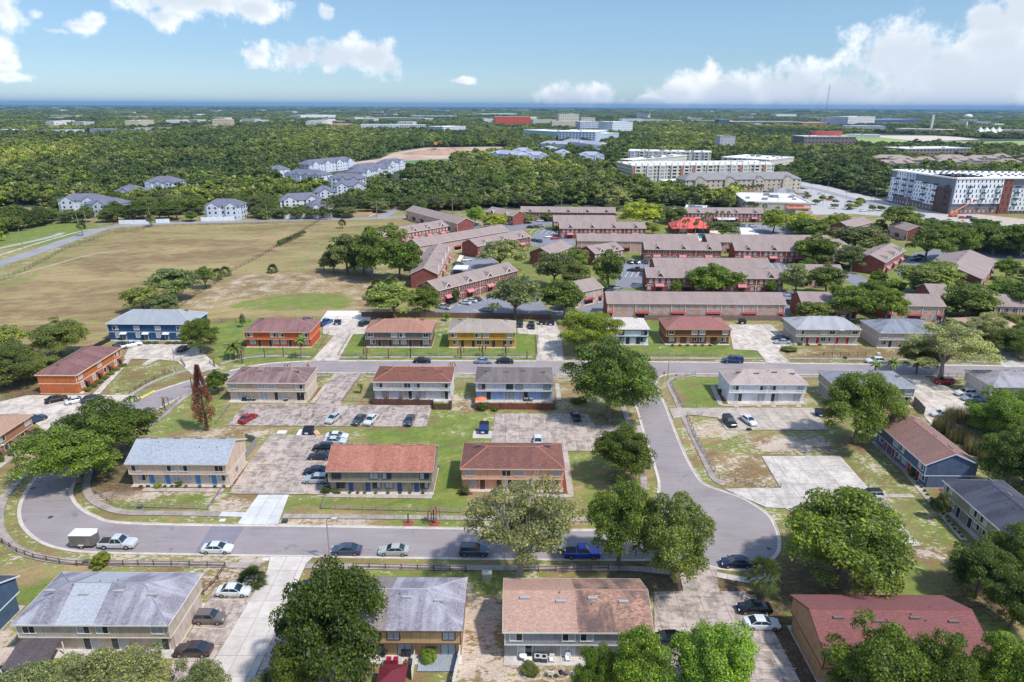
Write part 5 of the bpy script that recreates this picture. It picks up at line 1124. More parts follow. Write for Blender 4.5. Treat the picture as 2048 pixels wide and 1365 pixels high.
# offices and skyline
GF = 'distant office and campus buildings'
FAR = [('curved brown brick office with red drum roof in the right wood', (1605, 302), (1708, 302), 40, 22, (132, 118, 116), (214, 216, 220), 4), ('lower brown office with white roof right of the drum-roofed one', (1806, 318), (1938, 316), 40, 13, (140, 126, 120), (226, 226, 226), 3),
       ('tall cream block with red-brown gables alone in the wood', (1438, 302), (1468, 302), 22, 22, (196, 190, 196), (190, 184, 190), 5),
       ('vivid orange-red apartment slab on the skyline', (990, 254), (1061, 254), 40, 32, (222, 92, 66), (232, 200, 180), 8),
       ('cream slab with white towers right of the orange slab', (1066, 252), (1118, 252), 40, 20, (206, 196, 180), (226, 220, 210), 4), ('tall cream office slab with dark window bands', (1117, 256), (1157, 256), 40, 42, (222, 212, 190), (230, 226, 220), 9),
       ('cream slab with brown arches below the tall office slab', (1104, 258), (1160, 258), 30, 22, (208, 192, 168), (230, 222, 210), 4), ('cream building with turrets right of the tall slab', (1162, 252), (1190, 252), 40, 28, (212, 202, 184), (226, 220, 210), 5),
       ('white and blue stepped block at the avenue', (1160, 266), (1196, 266), 60, 28, (206, 212, 222), (234, 236, 240), 6), ('white tower block beside the avenue', (1196, 268), (1224, 270), 60, 30, (222, 226, 232), (236, 238, 240), 6),
       ('long white and teal block in front of the skyline', (1046, 278), (1190, 288), 60, 18, (186, 204, 212), (236, 236, 236), 4), ('teal fronted white block at the corner of the avenue', (1190, 290), (1214, 284), 70, 22, (196, 206, 222), (236, 236, 236), 6),
       ('small white block left of the orange slab', (968, 248), (990, 248), 30, 18, (222, 224, 226), (232, 232, 232), 3), ('white block of two wings right of the avenue', (1244, 248), (1290, 248), 40, 18, (222, 228, 240), (236, 236, 240), 4),
       ('long white warehouse on the left skyline', (602, 240), (672, 239), 80, 20, (226, 228, 230), (226, 226, 224), 2), ('pair of cream office slabs with tan bands on the left', (426, 256), (464, 256), 40, 24, (222, 196, 168), (230, 220, 206), 5),
       ('cream hotel block on the left skyline', (280, 258), (310, 256), 40, 22, (216, 196, 168), (226, 216, 200), 4), ('white low building with round end on the left skyline', (332, 248), (374, 248), 60, 12, (232, 230, 224), (226, 222, 216), 2),
       ('low white sheds left of the cream slabs', (384, 247), (418, 247), 50, 9, (222, 220, 216), (230, 230, 230), 1), ('low white sheds right of the cream slabs', (480, 246), (540, 246), 60, 9, (226, 226, 222), (232, 232, 232), 1),
       ('low pink shopping centre near the left centre', (660, 254), (704, 254), 50, 8, (210, 164, 140), (222, 190, 170), 1), ('white and grey student block, left of the dark gap', (722, 262), (800, 262), 40, 16, (214, 218, 224), (232, 232, 232), 5),
       ('white student block with blue bays in the centre left', (800, 262), (852, 262), 40, 15, (198, 206, 216), (232, 232, 232), 5), ('white student block at the right of the student row', (886, 268), (932, 266), 50, 16, (222, 226, 232), (236, 236, 236), 5),
       ('long low blue and white block above the student row', (704, 243), (760, 242), 50, 12, (206, 212, 222), (230, 230, 230), 3), ('long cream campus block above the student row', (756, 242), (850, 244), 60, 14, (222, 210, 190), (232, 228, 218), 3),
       ('white campus hall far behind the student row', (820, 236), (900, 237), 80, 12, (226, 228, 232), (234, 234, 234), 2), ('white low halls on the horizon at centre', (964, 232), (1034, 231), 90, 12, (214, 214, 216), (228, 228, 228), 2),
       ('white stadium stand on the right skyline', (1552, 236), (1592, 236), 60, 22, (226, 226, 228), (226, 226, 228), 3), ('blue arched arena on the right skyline', (1596, 240), (1628, 241), 60, 14, (110, 140, 190), (200, 206, 216), 2),
       ('white campus tower group on the right skyline', (1658, 250), (1690, 250), 60, 26, (220, 216, 212), (226, 224, 222), 5), ('broad white campus block below the mast', (1694, 254), (1748, 252), 70, 34, (214, 212, 216), (226, 226, 228), 6),
       ('blue-grey stadium bowl right of the mast', (1740, 252), (1840, 250), 90, 22, (70, 92, 140), (150, 160, 180), 2), ('long brown campus halls left of the mast', (1460, 250), (1600, 250), 60, 12, (150, 132, 122), (210, 208, 206), 2),
       ('low cream campus halls at mid right', (1390, 246), (1460, 247), 60, 10, (206, 196, 184), (222, 218, 212), 1), ('brick campus hall behind the mast base', (1604, 254), (1660, 253), 50, 14, (170, 112, 94), (206, 190, 182), 2),
       ('white lab block right of campus centre', (1690, 262), (1770, 263), 60, 14, (206, 208, 216), (226, 226, 230), 3), ('cream tent-roofed hall at the far right', (1790, 264), (1920, 268), 60, 9, (226, 206, 184), (236, 222, 206), 1),
       ('cream academy hall with domes at the right edge', (1985, 272), (2080, 274), 60, 14, (216, 190, 168), (222, 200, 186), 2), ('low white roofs in the left distance', (0, 268), (40, 270), 40, 9, (226, 226, 230), (206, 206, 214), 2),
       ('row of white roofed homes left of the wood', (90, 270), (170, 268), 30, 9, (214, 216, 222), (180, 178, 186), 2), ('second row of white homes beyond the wood', (180, 266), (260, 268), 30, 9, (218, 218, 222), (170, 168, 178), 2),
       ('third row of white homes beyond the wood', (270, 264), (340, 264), 30, 9, (214, 212, 214), (176, 172, 178), 2), ('low white pavilion by the right avenue', (1296, 244), (1370, 246), 60, 8, (220, 218, 216), (230, 230, 230), 1),
       ('blue glass block among the campus halls', (1438, 250), (1458, 250), 40, 20, (60, 104, 160), (200, 206, 216), 4), ('brick and white low hall by the sports fields', (1700, 275), (1760, 276), 30, 6, (222, 220, 216), (236, 236, 236), 1),
       ('cream pueblo house beside the highway trees', (1607, 352), (1640, 352), 16, 4, (206, 176, 150), (190, 150, 130), 1), ('white cottage left of the white blocks', (1712, 360), (1736, 360), 14, 4, (226, 226, 224), (200, 180, 170), 1),
       ('white bungalow right of the cottage', (1740, 360), (1756, 360), 14, 4, (222, 218, 214), (190, 130, 110), 1)]
for lab, a, b_, D, Hh, col, rc, fl in FAR:
    flat(lab, a, b_, D, Hh, col, rc, fl, 'building', 'distant_building', g_=GF, sp=6 if Hh > 10 else 9, ww=3, units=3)
lw = random.Random(5)
for k in range(70):
    px = lw.uniform(20, 2030); py = lw.choice((lw.uniform(222, 236), lw.uniform(236, 262))); w_ = lw.uniform(8, 36) * (1 if py > 236 else .8)
    v = lw.randint(196, 236); flat('small pale building far off in the skyline wood', (px, py), (px + w_, py + .3), 40, lw.uniform(10, 20), (v, v - lw.randint(0, 16), v - lw.randint(0, 30)), (v, v, v), 2, 'building', 'distant_building', g_='small pale buildings in the skyline wood', sp=14, ww=5, units=0)
for k in range(16):
    px = 1740 + lw.random() * 310; py = 322 + lw.random() * 28; A = g(px, py)
    if 1770 < px and py > 338: py = 330
    gabled('tan roofed apartment house showing through the right wood', (px, py), (px + 40 + lw.random() * 30, py + 1), 18, 6, 9.5, (196, 180, 166), (164, 146, 136), 1, 2, 'tan roofed apartment houses in the right wood')
# red drum on the office, domes, tents
A = g(1636, 300); t = thing('roof_drum', 'curved brick red penthouse on the brown office roof', 'penthouse', (A[0] + 18, A[1] + 20, 22.2))
MB().prism([(28 * math.cos(q * math.pi / 8), 10 * math.sin(q * math.pi / 8)) for q in range(16)], 0, 7).build('wall', plain((176, 84, 70)), t)
def tower_water():
    x, y = g(1930, 264); t = thing('water_tower', 'white bulb water tower on a single stem above the right wood', 'water tower', (x, y, 0))
    s_ = 44
    MB().path([(0, 0, 0), (0, 0, 6), (0, 0, s_ * .72), (0, 0, s_ * .82)], [6, 2.8, 2.4, 3.4], 16).build('stem', WHITE, t, smooth=True)
    mb = MB(); pr = [(3.4, s_ * .82), (9, s_ * .88), (11.5, s_ * .97), (11, s_ * 1.05), (8, s_ * 1.11), (3, s_ * 1.14), (.1, s_ * 1.145)]
    for (r0, z0), (r1, z1) in zip(pr, pr[1:]): mb.tube((0, 0, z0), (0, 0, z1), r0, r1, 20, cap=False)
    mb.build('tank', WHITE, t, smooth=True)
tower_water()
x, y = g(1861, 262); t = thing('chimney_stack', 'slim white chimney tower left of the water tower', 'chimney', (x, y, 0)); MB().box(-3, -3, 0, 3, 3, 46).build('shaft', WHITE, t); MB().box(-3.4, -3.4, 46, 3.4, 3.4, 48).build('cap', WHITE, t)
def mast(px, py, Hh, w, lab, red=True):
    x, y = g(px, py); t = thing('lattice_mast', lab, 'radio mast', (x, y, 0)); rr = [(w * math.cos(a), w * math.sin(a)) for a in (0, 2.09, 4.19)]
    for i, (a, b_) in enumerate(rr): MB().tube((a, b_, 0), (a * .3, b_ * .3, Hh), .3, .2, 4).build('leg', plain((150, 124, 124) if red else (150, 152, 156)), t)
    br = MB(); n = int(Hh / 8)
    for k in range(n):
        z0, z1 = Hh * k / n, Hh * (k + 1) / n; f0, f1 = 1 - .7 * k / n, 1 - .7 * (k + 1) / n
        for i in range(3):
            a, b_ = rr[i], rr[(i + 1) % 3]; br.tube((a[0] * f0, a[1] * f0, z0), (b_[0] * f1, b_[1] * f1, z1), .14, .14, 4)
    o = br.build('bracing', plain((150, 124, 124) if red else (150, 152, 156)), t); o['kind'] = 'stuff'
mast(1648, 252, 150, 5, 'tall red and grey lattice radio mast on the right skyline')
mast(594, 243, 44, 2.4, 'thin grey mast on the left skyline', False); mast(1262, 262, 26, 2, 'short grey mast right of the avenue', False)
x, y = g(1958, 272); t = thing('tent_roof', 'white peaked tent canopy at the far right', 'tent', (x, y, 0)); mb = MB()
for k in range(4):
    c_ = k * 16; mb.poly([(c_ - 10, -10, 7), (c_ + 10, -10, 7), (c_, 0, 22)]).poly([(c_ + 10, -10, 7), (c_ + 10, 10, 7), (c_, 0, 22)]).poly([(c_ + 10, 10, 7), (c_ - 10, 10, 7), (c_, 0, 22)]).poly([(c_ - 10, 10, 7), (c_ - 10, -10, 7), (c_, 0, 22)])
mb.build('canopy', WHITE, t)
for k in range(4): MB().tube((k * 16, 0, 0), (k * 16, 0, 21), .4, .4, 6).build('mast', METAL, t)
# boom lift
x, y = g(1905, 434); t = thing('boom_lift', 'orange boom lift with raised arm in front of the long white block', 'boom lift', (x, y, 0), 0)
MB().box(-2.2, -1.1, .7, 2.2, 1.1, 1.9).build('chassis', plain((226, 110, 60)), t); MB().tube((-1.5, 0, 2), (12, 0, 10.5), .45, .35, 6).build('boom', plain((232, 150, 100)), t); MB().box(11.6, -.9, 10, 13.2, .9, 11.1).build('basket', plain((210, 90, 60)), t)
for a in ((-1.6, -1.1), (1.6, -1.1), (-1.6, 1.1), (1.6, 1.1)): MB().tube((a[0], a[1] - .2, .5), (a[0], a[1] + .2, .5), .5, .5, 12).build('wheel', TYRE, t)
# long walls along the county road
def wall(label, pts, h, th, col, name='boundary_wall'):
    p = P2(pts); t = thing(name, label, 'wall', (p[0][0], p[0][1], 0))
    for a, b_ in zip(p, p[1:]):
        L_ = math.dist(a, b_); u, v = -(b_[1] - a[1]) / L_ * th / 2, (b_[0] - a[0]) / L_ * th / 2; n = max(1, int(L_ / 6)); ox, oy = p[0]
        for k in range(n):
            q = [(a[0] + (b_[0] - a[0]) * s_ / n - ox, a[1] + (b_[1] - a[1]) * s_ / n - oy) for s_ in (k + .01, k + .99)]
            MB().prism([(q[0][0] + u, q[0][1] + v), (q[1][0] + u, q[1][1] + v), (q[1][0] - u, q[1][1] - v), (q[0][0] - u, q[0][1] - v)], 0, h).build('panel', plain(col, .8, .1, .4), t)
wall('long white wall along the county road left of the slate roofed house', [(238, 449), (298, 448)], 2.4, .3, (226, 228, 232)); wall('short white wall left of the leaning pole', [(312, 447), (340, 446)], 2.4, .3, (226, 228, 232))
wall('white wall below the slate roofed apartment house', [(402, 443), (470, 441)], 2.4, .3, (226, 228, 232)); wall('white wall half hidden behind the clipped oaks', [(568, 438), (640, 434)], 2.4, .3, (222, 222, 228))
wall('tan entrance wall beside the residential street', [(682, 434), (745, 430)], 1.9, .3, (196, 156, 124)); wall('low tan wall at the corner of the complex', [(765, 417), (850, 420)], 1.5, .3, (180, 130, 104))
# ================================================================= TREES
LEAF = leafmat('oak_leaves'); PALM = leafmat('palm_fronds', .25, .2)
def crown_mesh(name, seed, Hh=.8, nl=60, nleaf=9000, ls=.05, gap=0., core=.40, droop=0., lr=(.13, .25), low=-.75, mat=None):
    """unit crown (radius 1): leaf clumps spread through many small lobes on an uneven shell"""
    rs = np.random.RandomState(seed); lob = []; ph = rs.uniform(0, 6.28, 4)
    for k in range(nl):
        th = rs.uniform(0, 2 * math.pi); u = rs.uniform(low, 1.0); r = math.sqrt(max(0, 1 - u * u))
        un = 1 + .13 * math.sin(2 * th + ph[0]) + .12 * math.sin(3 * th + ph[1] + 2 * u) + .09 * math.sin(5 * th + ph[2] - 3 * u)
        r = r if u > 0 else .55 + .45 * r; q = (rs.uniform(.58, .86) if k % 3 else rs.uniform(.15, .55)) * un; fl = 1 - .12 * max(0, -u)
        lob.append((q * fl * r * math.cos(th), q * fl * r * math.sin(th), Hh * q * u, rs.uniform(*lr)))
    L_ = np.array(lob); w = L_[:, 3] ** 2; w /= w.sum(); idx = rs.choice(len(L_), nleaf, p=w)
    v = rs.normal(size=(nleaf, 3)); v /= np.linalg.norm(v, axis=1)[:, None]; v[:, 2] = np.where(v[:, 2] < -.3, -v[:, 2], v[:, 2])
    rr = rs.uniform(.45, 1.2, nleaf) ** .7
    c = L_[idx, :3] + v * (L_[idx, 3] * rr)[:, None] * np.array([1.1, 1.1, .8])
    if droop: c[:, 2] -= droop * rs.rand(nleaf) ** 3 * (np.hypot(c[:, 0], c[:, 1]))
    if gap:
        keep = (np.sin(c[:, 0] * 7 + seed) * np.sin(c[:, 1] * 6.3 + seed * 2) * np.sin(c[:, 2] * 8 + 1) + rs.rand(nleaf) * .8) > gap - .35
        c = c[keep]; v = v[keep]
    n = len(c); nrm = v + rs.normal(size=(n, 3)) * .8; nrm[:, 2] += .3; nrm /= np.linalg.norm(nrm, axis=1)[:, None]
    a = np.cross(nrm, rs.normal(size=(n, 3))); a /= np.linalg.norm(a, axis=1)[:, None]; b_ = np.cross(nrm, a)
    s = (ls * rs.uniform(.5, 1.5, n))[:, None]; k2 = rs.uniform(.45, .9, n)[:, None]
    V = np.stack([c - a * s, c + b_ * s * k2 + nrm * s * .25, c + a * s, c - b_ * s * k2 - nrm * s * .1], 1).reshape(-1, 3)
    F = np.arange(n * 4).reshape(n, 4)
    if core:
        m_, q_ = 8, 12; o = len(V); pts = []
        for i in range(m_ + 1):
            for j in range(q_):
                f = i / m_ * math.pi; h = j / q_ * 2 * math.pi; rad_ = core * rs.uniform(.8, 1.1)
                pts.append((rad_ * math.sin(f) * math.cos(h), rad_ * math.sin(f) * math.sin(h), rad_ * math.cos(f) * Hh * .95))
        V = np.concatenate([V, np.array(pts)]); fs = []
        for i in range(m_):
            for j in range(q_): fs.append((o + i * q_ + j, o + (i + 1) * q_ + j, o + (i + 1) * q_ + (j + 1) % q_, o + i * q_ + (j + 1) % q_))
        F = np.concatenate([F, np.array(fs)])
    me = bpy.data.meshes.new(name)
    nv, nf = len(V), len(F)
    me.vertices.add(nv); me.vertices.foreach_set('co', V.astype(np.float32).ravel()); me.loops.add(nf * 4); me.loops.foreach_set('vertex_index', F.astype(np.int32).ravel())
    me.polygons.add(nf); me.polygons.foreach_set('loop_start', np.arange(0, nf * 4, 4, dtype=np.int32)); me.polygons.foreach_set('loop_total', np.full(nf, 4, np.int32)); me.update(calc_edges=True)
    me.materials.append(mat or LEAF); return me
def trunk_mesh(name, seed, n=6, spread=.75, top=.25, r=.06, bark=None):
    """unit trunk from z=-1 (ground) to the crown centre with limbs"""
    rr = random.Random(seed); mb = MB()
    mb.path([(0, 0, -1.02), (rr.uniform(-.03, .03), 0, -.8), (rr.uniform(-.05, .05), rr.uniform(-.05, .05), -.45)], [r * 1.5, r, r * .85], 8)
    for k in range(n):
        th = 2 * math.pi * k / n + rr.uniform(-.3, .3); e = Vector((math.cos(th) * spread * rr.uniform(.6, 1), math.sin(th) * spread * rr.uniform(.6, 1), rr.uniform(-.1, top + .2)))
        mid = Vector((e.x * .45 + rr.uniform(-.06, .06), e.y * .45, -.2 + rr.uniform(-.1, .1)))
        mb.path([(0, 0, -.55), tuple(mid), tuple(e)], [r * .7, r * .42, r * .12], 5)
        for q in range(3):
            f = e * rr.uniform(.7, 1.0) + Vector((rr.uniform(-.25, .25), rr.uniform(-.25, .25), rr.uniform(0, .3))); mb.tube(tuple(mid.lerp(e, rr.uniform(.2, .8))), tuple(f), r * .22, r * .05, 4)
    return mb.mesh(name, bark or BARK)
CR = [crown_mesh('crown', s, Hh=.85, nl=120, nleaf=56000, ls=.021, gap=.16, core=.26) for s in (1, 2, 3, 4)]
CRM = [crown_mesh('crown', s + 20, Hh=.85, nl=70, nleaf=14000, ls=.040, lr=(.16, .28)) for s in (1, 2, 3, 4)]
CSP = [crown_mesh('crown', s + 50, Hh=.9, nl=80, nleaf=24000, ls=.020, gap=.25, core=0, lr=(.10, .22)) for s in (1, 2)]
CWI = [crown_mesh('crown', 70, Hh=.7, nl=40, nleaf=12000, ls=.04, droop=.7)]
TK = [trunk_mesh('trunk', s) for s in (1, 2, 3)]
TKS = [trunk_mesh('trunk', s + 9, 9, .85, .5, .055, plain((168, 160, 150), .9, .25, 4)) for s in (1, 2)]
tr = random.Random(11)
GCOL = {'d': (0.122, 0.179, 0.030), 'g': (0.159, 0.231, 0.032), 'm': (0.207, 0.257, 0.060), 'o': (0.220, 0.254, 0.103), 'l': (.215, .330, .040), 'y': (0.317, 0.378, 0.046), 'p': (0.366, 0.401, 0.172), 'b': (0.159, 0.198, 0.071)}
def tree(label, cx, yb, yt, w, kind='d', proto='near', group=None, name=None, hf=None, ybias=0):
    x, y = g(cx, yb); Rw = w / 2 * mpp(y); zt = max(zat(cx, yt, y), Rw * .9)
    # top of crown as seen: back of the crown sits further away, so allow for the crown's own depth
    zt = zat(cx, yt, y + Rw * .25); zt = min(max(zt, Rw * 1.05), Rw * 2.6 + 3)
    bot = zt * (.12 if proto != 'sparse' else .25); hz = (zt - bot) / 2 / .95; zc = (zt + bot) / 2
    nm = name or {'d': 'oak_tree', 'g': 'oak_tree', 'm': 'oak_tree', 'o': 'oak_tree', 'l': 'lime_green_tree', 'y': 'lime_green_tree', 'p': 'mossy_tree', 'b': 'oak_tree'}[kind]
    t = thing(nm, label, 'tree', (x, y, 0), tr.uniform(0, 6.28), group)
    src = {'near': CR, 'mid': CRM, 'sparse': CSP, 'willow': CWI}[proto]
    rot = tr.uniform(0, 6.28)
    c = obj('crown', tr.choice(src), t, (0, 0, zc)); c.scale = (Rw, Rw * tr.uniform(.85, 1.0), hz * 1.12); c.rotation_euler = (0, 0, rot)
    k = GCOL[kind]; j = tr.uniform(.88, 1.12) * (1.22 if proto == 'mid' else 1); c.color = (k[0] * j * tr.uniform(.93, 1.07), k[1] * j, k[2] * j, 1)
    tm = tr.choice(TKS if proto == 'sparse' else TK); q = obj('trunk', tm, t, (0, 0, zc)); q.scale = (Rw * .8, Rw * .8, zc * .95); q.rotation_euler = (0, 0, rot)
    return t
NT = [('dark oak overhanging the loop road, nearer of the left pair', 160, 966, 842, 184, 'g', 'near'), ('dark oak behind the pale blue-grey roof, farther of the left pair', 232, 916, 797, 176, 'g', 'near'),
      ('spreading oak with forked trunk behind the end-on orange house', 125, 713, 637, 112, 'm', 'near'), ('olive oak at the left edge beside the orange house', 20, 772, 690, 130, 'm', 'near'), ('olive oak touching the orange house\'s left corner', 72, 760, 702, 92, 'm', 'near'),
      ('small green oak in front of the blue house', 402, 706, 634, 76, 'g', 'near'), ('huge dark oak between the middle block and the side road', 1216, 838, 676, 184, 'd', 'near'), ('lower lobe tree under the huge dark oak by the road', 1268, 800, 722, 86, 'd', 'near'),
      ('light green mossy tree in front of the cream-roofed white house', 1172, 704, 617, 126, 'y', 'near'), ('round oak between the pink house and the side road', 1244, 962, 852, 146, 'g', 'near'),
      ('pale mossy tree with bare twigs standing over the lower road', 1040, 1160, 950, 245, 'p', 'sparse'), ('oak left in the pair beside the cul-de-sac', 1236, 1132, 962, 150, 'g', 'near'), ('greyish oak right in the pair beside the cul-de-sac', 1344, 1158, 990, 162, 'm', 'near'),
      ('very broad oak right of the cul-de-sac', 1672, 1168, 984, 286, 'g', 'near'), ('dark oak in front of the charcoal roof house', 1950, 1196, 1086, 140, 'd', 'near'), ('dark oak at the right edge beside the charcoal roof', 2030, 1170, 1050, 116, 'd', 'near'),
      ('dark low oak at the right edge below its neighbours', 2020, 1256, 1140, 120, 'd', 'near'), ('dark oak before the dark red roof at the bottom edge', 1735, 1440, 1240, 190, 'g', 'near'), ('second dark oak before the dark red roof, to the right', 1850, 1450, 1262, 170, 'g', 'near'),
      ('bright lime tree at the bottom right corner', 1990, 1455, 1272, 170, 'l', 'near'), ('lime tree at the far bottom right edge', 2070, 1440, 1275, 120, 'l', 'near'),
      ('bright lime tree over the southeast parking lot', 1412, 1425, 1244, 186, 'l', 'near'), ('bright lime tree before the grey house\'s right end', 1275, 1440, 1262, 150, 'l', 'near'), ('small lime tree before the grey house patios', 1188, 1420, 1288, 84, 'l', 'near'),
      ('dark oak over the left half of the tan house', 672, 1385, 1132, 240, 'd', 'near'), ('dark oak clump left of the tan house', 610, 1440, 1215, 130, 'd', 'near'),
      ('olive tree at the bottom edge below the beige house\'s left end', 120, 1455, 1318, 190, 'o', 'near'), ('olive tree at the bottom edge below the beige house patios', 255, 1440, 1300, 200, 'o', 'near'), ('olive tree at the bottom edge beside the driveway', 400, 1455, 1325, 150, 'o', 'near'),
      ('small olive tree at the bottom edge on the driveway side', 545, 1450, 1340, 110, 'o', 'near'), ('round dark oak in front of the taupe house', 1708, 888, 744, 162, 'g', 'near'), ('sprawling light street oak over the north road', 1880, 759, 640, 176, 'p', 'sparse'),
      ('lower left bough of the street oak before the steel grey roof', 1832, 748, 680, 80, 'm', 'near'), ('light olive tree right of the street oak', 1968, 695, 626, 90, 'p', 'near'), ('green tree at the right edge beside the side street', 2030, 715, 655, 90, 'g', 'near'),
      ('light green tree in the scrub at the right edge', 1985, 885, 778, 120, 'l', 'near'), ('light green tree filling the right edge scrub', 2045, 870, 782, 110, 'm', 'near'), ('dark oak behind the charcoal roof at the right edge', 2010, 985, 856, 120, 'd', 'near'), ('dark oak at the extreme right edge above the charcoal roof', 2060, 1005, 880, 110, 'd', 'near'),
      ('small round green bush tree behind the dead conifer', 437, 786, 740, 46, 'g', 'mid'), ('small shrub-like tree beside the navy house gable', 1880, 1040, 985, 34, 'b', 'mid'), ('round shrub right of the picket yard', 1165, 812, 792, 22, 'g', 'mid')]
for a in NT: tree(*a)
OT = 'clumps of oaks between the field and the brick apartments'
MT = [('grey-green oak in the clump on the field path', 345, 600, 532, 108, 'b'), ('oak at the left of the field-path clump', 288, 622, 570, 78, 'm'), ('small oak at the right end of the field-path clump', 412, 578, 532, 50, 'd'), ('oak in the middle front of the field-path clump', 330, 628, 585, 60, 'b'),
      ('weeping light oak behind the wooden fence left', 788, 636, 563, 112, 'm'), ('green oak right of the weeping oak behind the fence', 850, 630, 572, 66, 'g'), ('olive oak over the south car park of the complex', 1030, 638, 550, 124, 'o'), ('dark oak beside the car park\'s right end', 1128, 640, 556, 98, 'd'),
      ('olive oak behind the white car row', 1000, 540, 476, 108, 'o'), ('olive oak between two brick blocks', 1108, 575, 500, 80, 'b'), ('light oak behind the dark car park oak', 1148, 590, 520, 84, 'm'), ('dark round oak beside the middle car park', 1216, 573, 500, 84, 'd'), ('light topped oak left of the dark round oak', 1152, 535, 495, 60, 'm'),
      ('bright lime maple by the north lane', 950, 452, 410, 40, 'l'), ('yellow-green maple beside the north lane', 990, 458, 424, 52, 'y'), ('big yellow-green oak left of the clubhouse', 1280, 452, 400, 94, 'y'), ('dark oak right of the big yellow-green oak', 1348, 448, 412, 56, 'd'), ('green tree between lime oak and clubhouse', 1308, 452, 420, 40, 'g'),
      ('lime bush tree at the right end of the four-dormer block', 1305, 470, 446, 40, 'y'), ('big oak in front of the second row\'s middle', 1426, 590, 530, 114, 'g'), ('oak right of the two-dormer block', 1628, 528, 470, 104, 'g'), ('olive oak left in the pair beside the second row', 1590, 588, 522, 66, 'o'), ('olive oak right in the pair beside the second row', 1650, 590, 528, 80, 'm'),
      ('oak grove tree right of the pool', 1445, 474, 444, 66, 'b'), ('lime tree behind the tennis court', 1546, 466, 416, 58, 'y'), ('yellow-green tree right of the lime tree by the court', 1600, 462, 424, 62, 'y'), ('green oak in front of the yellow-green pair', 1620, 478, 440, 80, 'g'), ('yellow tree left of the dark domed oak', 1668, 466, 428, 44, 'y'),
      ('dark domed oak right of the pool lane', 1705, 505, 446, 108, 'b'), ('olive oak under the dark domed oak', 1700, 545, 488, 62, 'b'), ('round dense oak by the highway', 1790, 468, 408, 84, 'm'), ('dark oak above the shaded car park', 1850, 522, 452, 92, 'd'), ('green oak right of the dark one above the shaded car park', 1920, 520, 450, 76, 'g'),
      ('broad oak at the upper right edge of the complex', 1985, 510, 443, 90, 'g'), ('green oak at the right edge near the highway', 2040, 516, 448, 80, 'g'), ('small round tree at the ring road island', 1754, 576, 540, 38, 'g'), ('flat broad oak over the ring road island', 1850, 592, 532, 134, 'm'),
      ('bright green oak left of the porch block', 1698, 645, 566, 90, 'g'), ('bright green oak beside the porch block', 1768, 650, 576, 74, 'g'), ('light oak in front of the gable block', 1622, 645, 598, 76, 'm'), ('dark broad oak right of the porch block', 1928, 640, 566, 122, 'd'), ('dark oak at the right edge behind the white fence', 2030, 634, 562, 80, 'd'),
      ('small oak right of the broad gable block', 2010, 560, 516, 52, 'g'), ('mid green oak under the porch block trees', 1870, 560, 520, 50, 'g'), ('dense green tree by the slate roof house', 1958, 690, 640, 60, 'm'), ('oak behind the green oak pair', 1735, 612, 560, 60, 'g'),
      ('oak nearest the field in the dark clump', 695, 548, 462, 84, 'b', OT), ('tall oak in the dark clump beside the field', 745, 560, 455, 96, 'd', OT), ('dark oak at the right of the clump by the field', 800, 560, 470, 90, 'd', OT), ('low oak under the dark clump', 728, 548, 498, 80, 'd', OT), ('oak at the left foot of the dark clump', 668, 545, 498, 54, 'b', OT), ('oak before the end-on brick block', 820, 558, 500, 50, 'g', OT), ('round oak behind the clump by the field', 780, 490, 448, 70, 'm', OT),
      ('small street tree before the red brick awnings', 912, 605, 578, 20, 'g'), ('second small tree by the awnings of the second row', 1352, 588, 560, 26, 'g'), ('small tree right of the round oak in the second row', 1540, 588, 560, 24, 'l'), ('small tree left of the four-dormer block', 1112, 472, 450, 16, 'g'), ('small bush tree before the four-dormer block', 1240, 474, 456, 30, 'g'),
      ('dead orange-brown sapling behind the orange-red house', 486, 655, 628, 14, 'b'), ('small bush tree behind the wooden fence', 893, 642, 624, 16, 'l'), ('young oak left of the big yellow-green oak', 1225, 430, 405, 36, 'b'), ('young tree with pale leaves before the northern block', 1150, 428, 408, 30, 'g')]
for a in MT: tree(a[0], a[1], a[2], a[3], a[4], a[5], 'mid', a[6] if len(a) > 6 else 'oaks and maples around the brick apartments')
def grove(pts, n, label, group, r0=9, r1=15, kinds='dgmb', seed=1, minsep=1.0):
    """individual trees placed at random inside an area of ground, clear of buildings"""
    rr = np.random.RandomState(seed); p = P2(pts); xs = [q[0] for q in p]; ys = [q[1] for q in p]; got = []
    for _ in range(4000):
        if len(got) >= n: break
        x = rr.uniform(min(xs), max(xs)); y = rr.uniform(min(ys), max(ys)); w_ = rr.uniform(r0, r1)
        if not inpoly(np.array([x]), np.array([y]), p)[0] or any(math.hypot(x - a, y - b_) < (w_ + c_) * .36 * minsep for a, b_, c_ in got): continue
        if not clearmask(np.array([x]), np.array([y]), 2.5, .0, False)[0]: continue
        got.append((x, y, w_)); px, py = projpx(x, y); m_ = mpp(y); tree(label, float(px), float(py), float(py) - w_ * .62 / m_, w_ / m_, rr.choice(list(kinds)), 'mid', group)
